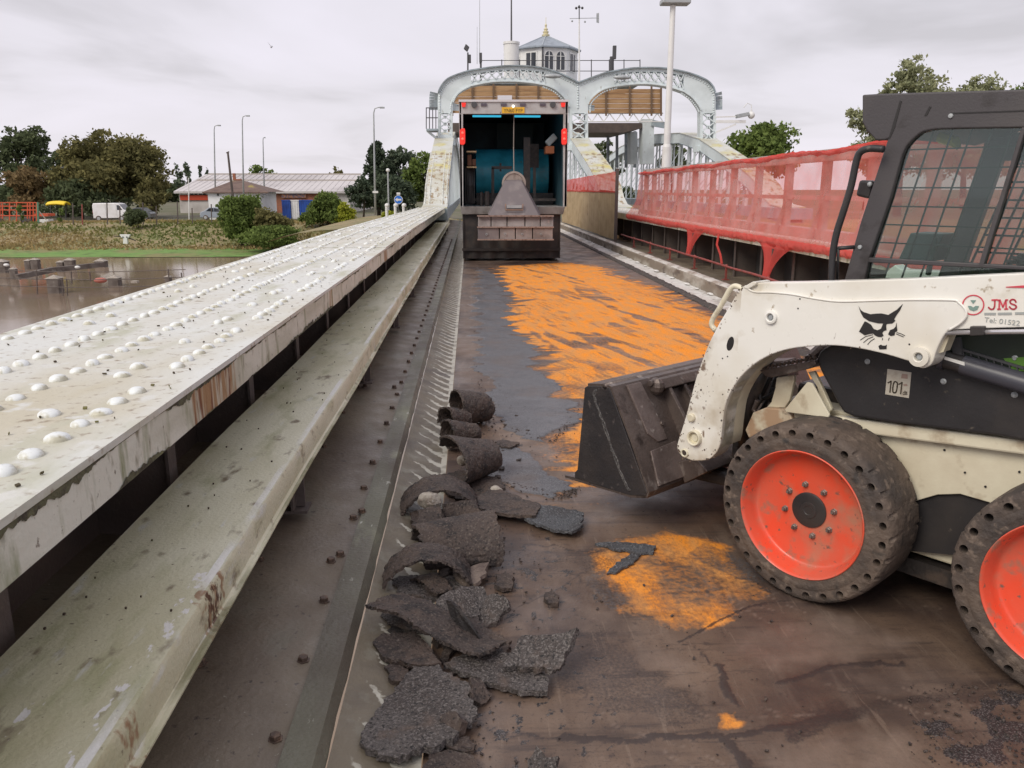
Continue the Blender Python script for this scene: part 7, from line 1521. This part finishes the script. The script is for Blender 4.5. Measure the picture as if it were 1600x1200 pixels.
b = MB(); b.tube([P_(622.5,336,60.1), P_(622.5,303,60.1)], .035, 6); b.build('post', m_dkgrey, sg_)
b = MB(); b.lathe([(.30,0),(.30,.02)], c, (0,-1,0), 28); b.build('disc', mat('sign_blue', (.02,.16,.62), rough=.4), sg_)
b = MB(); cc = c + Vector((0,-.024,0)); b.prism([cc+Vector((-.24,0,0)), cc+Vector((-.06,0,.15)), cc+Vector((-.06,0,.06)), cc+Vector((.22,0,.06)), cc+Vector((.22,0,-.06)), cc+Vector((-.06,0,-.06)), cc+Vector((-.06,0,-.15))], (0,-.01,0)); b.build('arrow', m_pwhite, sg_)
b = MB(); b.lathe([(.315,.018),(.315,.026),(.285,.026),(.285,.018)], c, (0,-1,0), 28, cap=False); b.build('rim', m_pwhite, sg_); b = MB(); b.obox(P_(622.5,302.5,60), (.13,0,0), (0,.04,0), (0,0,.08)); b.build('lamp_cap', m_pwhite, sg_)
for i, px in enumerate((604, 617.5, 630.5)):
    t = thing('bollard', ('leftmost of the three white topped bollards', 'middle of the three white topped bollards', 'rightmost of the three white topped bollards by the girder')[i], 'bollard', P_(px, 345, 58), 'white bollards by the sign'); c = P_(px, 322, 58)
    b = MB(); b.tube([c + Vector((0,0,-.7)), c + Vector((0,0,.0))], .10, 10); b.build('shaft', m_pwhite, t, smooth=True); b = MB(); b.ball(c + Vector((.04,0,.05)), .17, 10, 6, (1,.8,.9)); b.build('cap', m_pwhite, t, smooth='all')
b = MB(); b.grid(lambda u, v: (-14 + 14*u, 56 + 30*v, -1.0 - .9*(abs(u-.5)*2)**3), 12, 6); tag(b.build('road_embankment', m_bank, smooth='all'), kind='structure')
# ---- vehicles
def van():
    y = 92; t = thing('parked_van', 'white panel van parked beneath the autumn tree', 'van', P_(133, 349, y)); z0 = ZG
    X0, X1 = P_(104.5,0,y).x, P_(163,0,y).x; Ln = X1-X0
    pr_ = [(0,.35),(.0,1.75),(.03,1.98),(.66,2.0),(.76,1.92),(.885,1.30),(.97,1.12),(1.0,.95),(1.0,.40)]
    b = MB(); b.prism([(X0+a*Ln, y, z0+h) for a, h in pr_], (0, 1.8, 0)); bd = b.build('body', mat('van_white', (.80,.80,.82), [((.68,.67,.66), 1, .5, .7)], rough=.35), t, bevel=.06)
    b = MB(); b.prism([(X0+a*Ln, y-.012, z0+h) for a, h in ((.70,1.25),(.70,1.78),(.76,1.78),(.845,1.28))], (0,.01,0)); b.build('cab_window', m_win, bd)
    b = MB(); b.prism([(X0+.775*Ln, y+.1, z0+1.86), (X0+.885*Ln, y+.1, z0+1.32), (X0+.885*Ln, y+1.7, z0+1.32), (X0+.775*Ln, y+1.7, z0+1.86)], (.03,0,.012)); b.build('windscreen', m_win, bd)
    for a in (.15, .80):
        b = MB(); b.lathe([(.1,0),(.31,0),(.33,.04),(.33,.2),(.1,.2)], (X0+a*Ln, y-.02, z0+.33), (0,1,0), 18); w = b.build('wheel', m_tyre, t, smooth=True); b = MB(); b.lathe([(.19,0),(.17,.01),(0,.01)], (X0+a*Ln, y-.03, z0+.33), (0,-1,0), 14, cap=False); b.build('hub_cap', m_grey, w)
    b = MB(); b.box(X0+.99*Ln, X1+.02, y+.1, y+.4, z0+.75, z0+.95); b.build('headlight', m_pwhite, t); b = MB(); b.box(X0-.01, X0+.03, y+.02, y+.14, z0+.9, z0+1.2); b.build('tail_light', mat('tail_red', (.5,.02,.02), rough=.4), t)
    b = MB(); b.bar((X0+.38*Ln,y-.008,z0+.5),(X0+.38*Ln,y-.008,z0+1.9), .012, .012); b.bar((X0+.68*Ln,y-.008,z0+.5),(X0+.68*Ln,y-.008,z0+1.9), .012, .012); b.build('door_line', m_grey, bd)
van()
def car(px0, px1, y, lab, col, z0=ZG, flip=False):
    t = thing('parked_car', lab, 'car', P_((px0+px1)/2, 349, y), 'cars parked by the far bank'); X0, X1 = P_(px0,0,y).x, P_(px1,0,y).x; Ln = X1-X0
    pr_ = [(0,.30),(.0,.72),(.05,.86),(.24,.95),(.36,1.38),(.48,1.46),(.68,1.44),(.86,1.05),(.97,.95),(1,.78),(1,.32)]
    if flip: pr_ = [(1-a, h) for a, h in pr_][::-1]
    m = mat('car_paint', col, rough=.3, coat=.4); b = MB(); b.prism([(X0+a*Ln, y, z0+h) for a, h in pr_], (0,1.7,0)); bd = b.build('body', m, t, bevel=.07, seg=3)
    for pts in (((.28,.97),(.38,1.33),(.50,1.38),(.50,.98)), ((.52,.98),(.52,1.38),(.66,1.37),(.78,1.05))):
        q = [(1-a, h) for a, h in pts][::-1] if flip else pts; b = MB(); b.prism([(X0+a*Ln, y-.012, z0+h) for a, h in q], (0,.01,0)); b.build('window', m_win, bd)
    for a in (.19, .80):
        b = MB(); b.lathe([(.1,0),(.29,0),(.31,.04),(.31,.2),(.1,.2)], (X0+a*Ln, y-.02, z0+.31), (0,1,0), 18); w = b.build('wheel', m_tyre, t, smooth=True); b = MB(); b.lathe([(.18,0),(.15,.02),(0,.02)], (X0+a*Ln, y-.03, z0+.31), (0,-1,0), 14, cap=False); b.build('hub_cap', m_grey, w)
    b = MB(); b.box(X0-.02, X0+.1, y+.05, y+.4, z0+.62, z0+.75); b.box(X0-.02, X0+.1, y+1.3, y+1.65, z0+.62, z0+.75); b.build('headlight', m_pwhite, t); b = MB(); b.prism([(X0+.25*Ln,y+.12,z0+.98),(X0+.35*Ln,y+.2,z0+1.36),(X0+.35*Ln,y+1.5,z0+1.36),(X0+.25*Ln,y+1.58,z0+.98)], (-.03,0,.012)) if not flip else b.box(X0+.3*Ln,X0+.31*Ln,y+.2,y+1.4,z0+1.0,z0+1.3); b.build('windscreen', m_win, bd)
car(156, 200, 94.5, 'dark grey car parked right of the white van', (.10,.11,.12)); car(282, 330, 95, 'silver blue car parked in front of the bungalow', (.30,.34,.40), flip=True)
# orange lift platform machine on its trailer, yellow kayak-like boom cover, fence posts
pm_ = thing('platform_machine', 'orange red caged platform machine at the left edge of the far bank', 'lift machine', P_(28, 350, 89)); m_or = mat('orange_red_paint', (.62,.10,.04), [((.4,.08,.04), 1, .5, .7)], rough=.45)
b = MB()
for px in (-18, 0, 4, 15, 26, 43, 47, 52, 57): b.bar(P_(px,316,89), P_(px,346,89), .09, .09, (0,1,0)); b.bar(P_(px,316,90.6), P_(px,340,90.6), .08, .08, (0,1,0))
for zz in (316.5, 322, 328, 337): b.bar(P_(-18,zz,89), P_(57,zz,89), .10, .10); b.bar(P_(-18,zz,90.6), P_(57,zz,90.6), .08, .08)
b.build('cage', m_or, pm_); b = MB(); b.box(P_(5,0,89).x, P_(30,0,89).x, 89, 90.5, P_(0,338,89).z, P_(0,334,89).z); b.build('deck', m_or, pm_); MB().box(P_(14,0,88.9).x, P_(29,0,88.9).x, 88.9, 90, P_(0,348,89).z, P_(0,342.5,89).z).build('white_box', m_pwhite, pm_); MB().box(P_(-18,0,89).x, P_(14,0,89).x, 89.1, 90.4, P_(0,348,89).z, P_(0,341,89).z).build('chassis', m_dkgrey, pm_)
b = MB()
for px in (0, 45):
    b.lathe([(.1,0),(.3,0),(.32,.04),(.32,.2),(.1,.2)], P_(px,346,88.8), (0,1,0), 16)
b.build('wheel', m_tyre, pm_, smooth=True)
t = thing('green_post', 'green square post with a leaning brace beside the orange machine', 'post', P_(59, 349, 87)); b = MB(); b.bar(P_(59,316,87), P_(60,349,87), .16, .16, (0,1,0)); b.build('post', mat('green_paint', (.10,.22,.14), rough=.6), t); b = MB(); b.bar(P_(61,330,87), P_(72,343,87), .09, .09, (0,1,0)); b.build('brace', m_pale, t)
t = thing('yellow_canopy', 'bright yellow curved canopy above the hedge left of the white van', 'canopy', P_(90, 347, 95)); b = MB(); b.grid(lambda u, v: tuple(P_(76+29*u, 315.2-1.6*math.sin(math.pi*u)**.7, 95) + Vector((0, v*1.6-.8, -.30*(abs(v*2-1))**2))), 14, 8); o = b.build('roof', mat('bright_yellow', (.85,.62,.03), rough=.5), t, smooth='all'); s_ = o.modifiers.new('t', 'SOLIDIFY'); s_.thickness = .16
b = MB(); b.bar(P_(79,316,95.4), P_(79,347,95.4), .08, .08, (0,1,0)); b.bar(P_(103,316,95.4), P_(103,347,95.4), .08, .08, (0,1,0)); b.build('leg', m_dkgrey, t)
fp0 = None
for i, (px, tp) in enumerate(((113.5,318),(128,319),(167,317),(187,322),(223,316),(277,315),(330,319),(-2,318),(244,322),(300,325))):
    t = thing('fence_post', 'thin dark wire fence post on the far bank', 'fence post', P_(px, 349, 86), 'wire fence posts on the bank'); t['label'] = 'thin %s fence post %s' % (('dark','rusty')[i == 1], ('across the rear of the white van','across the middle of the white van','in front of the dark grey car','at the right end of the dark grey car','behind the round clipped bush','left of the silver blue car','at the right end of the silver blue car','at the left picture edge','just right of the round clipped bush','at the left end of the silver blue car')[i])
    b = MB(); b.bar(P_(px, tp, 86), P_(px+1, 351, 86), .09, .09, (0,1,0)); b.build('post', m_dark if i != 1 else m_redrail, t)
t = thing('outfall_marker', 'small white double armed marker on the green shore', 'marker', P_(195, 381, 76)); b = MB(); b.prism([P_(186.5,366.5,76), P_(203,366.5,76), P_(201.5,371,76), P_(198.5,372.5,76), P_(199,381,76), P_(192,381,76), P_(192.5,372.5,76), P_(189.5,371,76)], (0,.3,0)); b.build('board', m_pwhite, t, bevel=.02); b = MB(); b.ball(P_(192,370.5,75.98), .07, 8, 5); b.ball(P_(198,370.5,75.98), .07, 8, 5); b.build('float', m_dkgrey, t)
b = MB(); b.bar(P_(199,371,76.2), P_(212,376,76.2), .1, .1); b.bar(P_(178,369,76.2), P_(190,370,76.2), .08, .08); b.build('arm', m_bark, t)
# ---- old timber piles, beams and wires in the river
m_pile = mat('grey_weathered_pile', (.16,.135,.12), [((.09,.07,.06), 1.5, .45, .65), ((.28,.26,.23), 3, .58, .7)], rough=.9, bump=.8, bscale=12)
for i, (px, tp, bt, y, w_, lab) in enumerate(((2, 405, 424, 52, 15, 'dark pile group cut by the left picture edge'), (43, 405, 419, 52, 9, 'first pile of the left pair with a pointed cap'), (54, 403, 419, 52, 11, 'second pile of the left pair with a pointed cap'), (94, 407, 419, 52, 10, 'small pile left of the middle pair'), (108, 403, 419, 52, 13, 'taller pile of the middle pair'), (157, 404, 416, 53, 15, 'broad pile at the end of the sloping beam'), (84, 430, 456, 45, 18, 'leaning square timber block standing in the water'), (178, 430, 445, 46, 16, 'grey pile with a small roof shaped cap near the girder'), (262, 430, 440, 47, 9, 'small pile half hidden by the white girder'), (20, 418, 434, 49, 9, 'dark square pile end beside the left edge'))):
    y = 5.65*1286/(bt-298.)
    t = thing('timber_pile', lab, 'timber pile', P_(px, bt, y), 'timber piles in the river'); r_ = w_*y/1286/2; c = P_(px, tp, y); z0 = ZW-1
    b = MB(); b.prism([(c.x-r_, c.y-r_, z0), (c.x+r_, c.y-r_, z0), (c.x+r_*.95, c.y+r_, z0), (c.x-r_, c.y+r_, z0)], (r_*.1, 0, c.z-r_*.5-z0)); b.build('shaft', m_pile, t, bevel=.03)
    b = MB(); q = c + Vector((0,0,-r_*.5)); b.add([tuple(q+Vector(v)) for v in ((-r_*1.15,-r_*1.15,0),(r_*1.15,-r_*1.15,0),(r_*1.15,r_*1.15,0),(-r_*1.15,r_*1.15,0),(0,0,r_*.6),(0,0,-.02))], [(0,1,4),(1,2,4),(2,3,4),(3,0,4),(0,5,1),(1,5,2),(2,5,3),(3,5,0)]); b.build('cap', m_pale, t)
t = thing('timber_beam', 'long sloping timber beam joining the piles', 'beam', P_(80, 425, 50)); b = MB(); b.bar(P_(26,433,49), P_(84,421,51), .35, .3); b.bar(P_(80,422,51), P_(163,413,53), .3, .3); b.build('beam', m_pile, t)
b = MB(); b.ball(P_(10,414,51.4), .12, 8, 5, (1.6,.8,.8)); b.ball(P_(121,417.5,51), .12, 8, 5, (1.5,.8,.8)); b.build('gull_white_cap', m_pwhite, t, smooth='all')
t = thing('wire_fence', 'sagging wires and thin stakes standing in the river', 'wire fence', P_(120, 440, 44)); b = MB()
for zz, y in ((424,47),(436,44),(448,42)): b.tube([P_(x_, zz-2+3*math.sin((x_)*.012), y) for x_ in range(-10, 320, 30)], .022, 5)
b.build('wire', m_dark, t); 
for px, a, c_ in ((57,422,460),(97,434,462),(104,436,462),(111,424,444),(140,425,440),(263,420,446),(283,426,436)):
    b = MB(); b.tube([P_(px,a,44), P_(px+1.5,c_,44)], .035, 5); b.build('stake', m_dark, t)
t = thing('mooring_buoy', 'pinkish red buoy floating beside the grey pile', 'buoy', P_(157, 440, 46)); b = MB(); b.ball(P_(157,438,46), .36, 14, 8, (1,.7,.42)); b.build('float', mat('faded_red', (.42,.13,.10), rough=.6), t, smooth='all'); MB().box(*sum(([P_(157,0,46).x+a, ][:1] for a in (.0,.35)), []), 45.8, 46.1, P_(0,443,46).z, P_(0,439.5,46).z).build('block', m_pale, t)
# gull in flight
gl_ = thing('gull', 'grey gull gliding high in the sky left of the bridge', 'bird', P_(423.5, 71, 40)); gl_.rotation_euler = (0, 0, 0); c = P_(423.5, 73, 40)
b = MB(); b.tube([c+Vector((-.04,.12,.03)), c+Vector((0,.02,0)), c+Vector((.03,-.10,-.04)), c+Vector((.04,-.16,-.05))], [.012,.045,.038,.012], 8); m_gull = mat('gull_grey', (.42,.42,.45), rough=.8); bd = b.build('body', m_gull, gl_, smooth='all')
for s in (-1, 1):
    b = MB(); b.prism([c+Vector((0,.04,.01)), c+Vector((-.07*s-.03,.05,.14 if s > 0 else .05)), c+Vector((-.12*s-.03,.0,.20 if s > 0 else -.02)), c+Vector((-.05*s,-.05,.07 if s > 0 else .0)), c+Vector((0,-.05,.0))], (0,0,.008)); b.build('wing', m_gull, gl_)

# far tree line beyond the yard, uncountable
rgx = np.random.default_rng(8); bl = []
for i in range(70): x_ = -190 + 235*i/70 + rgx.normal()*2; hgt = 3.2 + 2.2*float(vn(np.array([x_*.05]), np.array([3.]), 2)[0]); bl.append((x_, 235 + rgx.normal()*5, ZG + hgt*.5, 4.2, 4, hgt*.6))
o = leaves('far_woodland', bl, 55, .8, lf_dark, None, 77); tag(o, 'low dark line of distant trees behind the far bank', 'woodland', kind='stuff')
bl = [(-112 + 2.1*i, 110 + rgx.normal(), ZG+1.1, 1.8, 1.3, 1.3) for i in range(34)]
h_ = leaves('hedge', bl, 120, .22, lf_dark, None, 78); tag(h_, 'dark hedge behind the van and the orange machine', 'hedge')
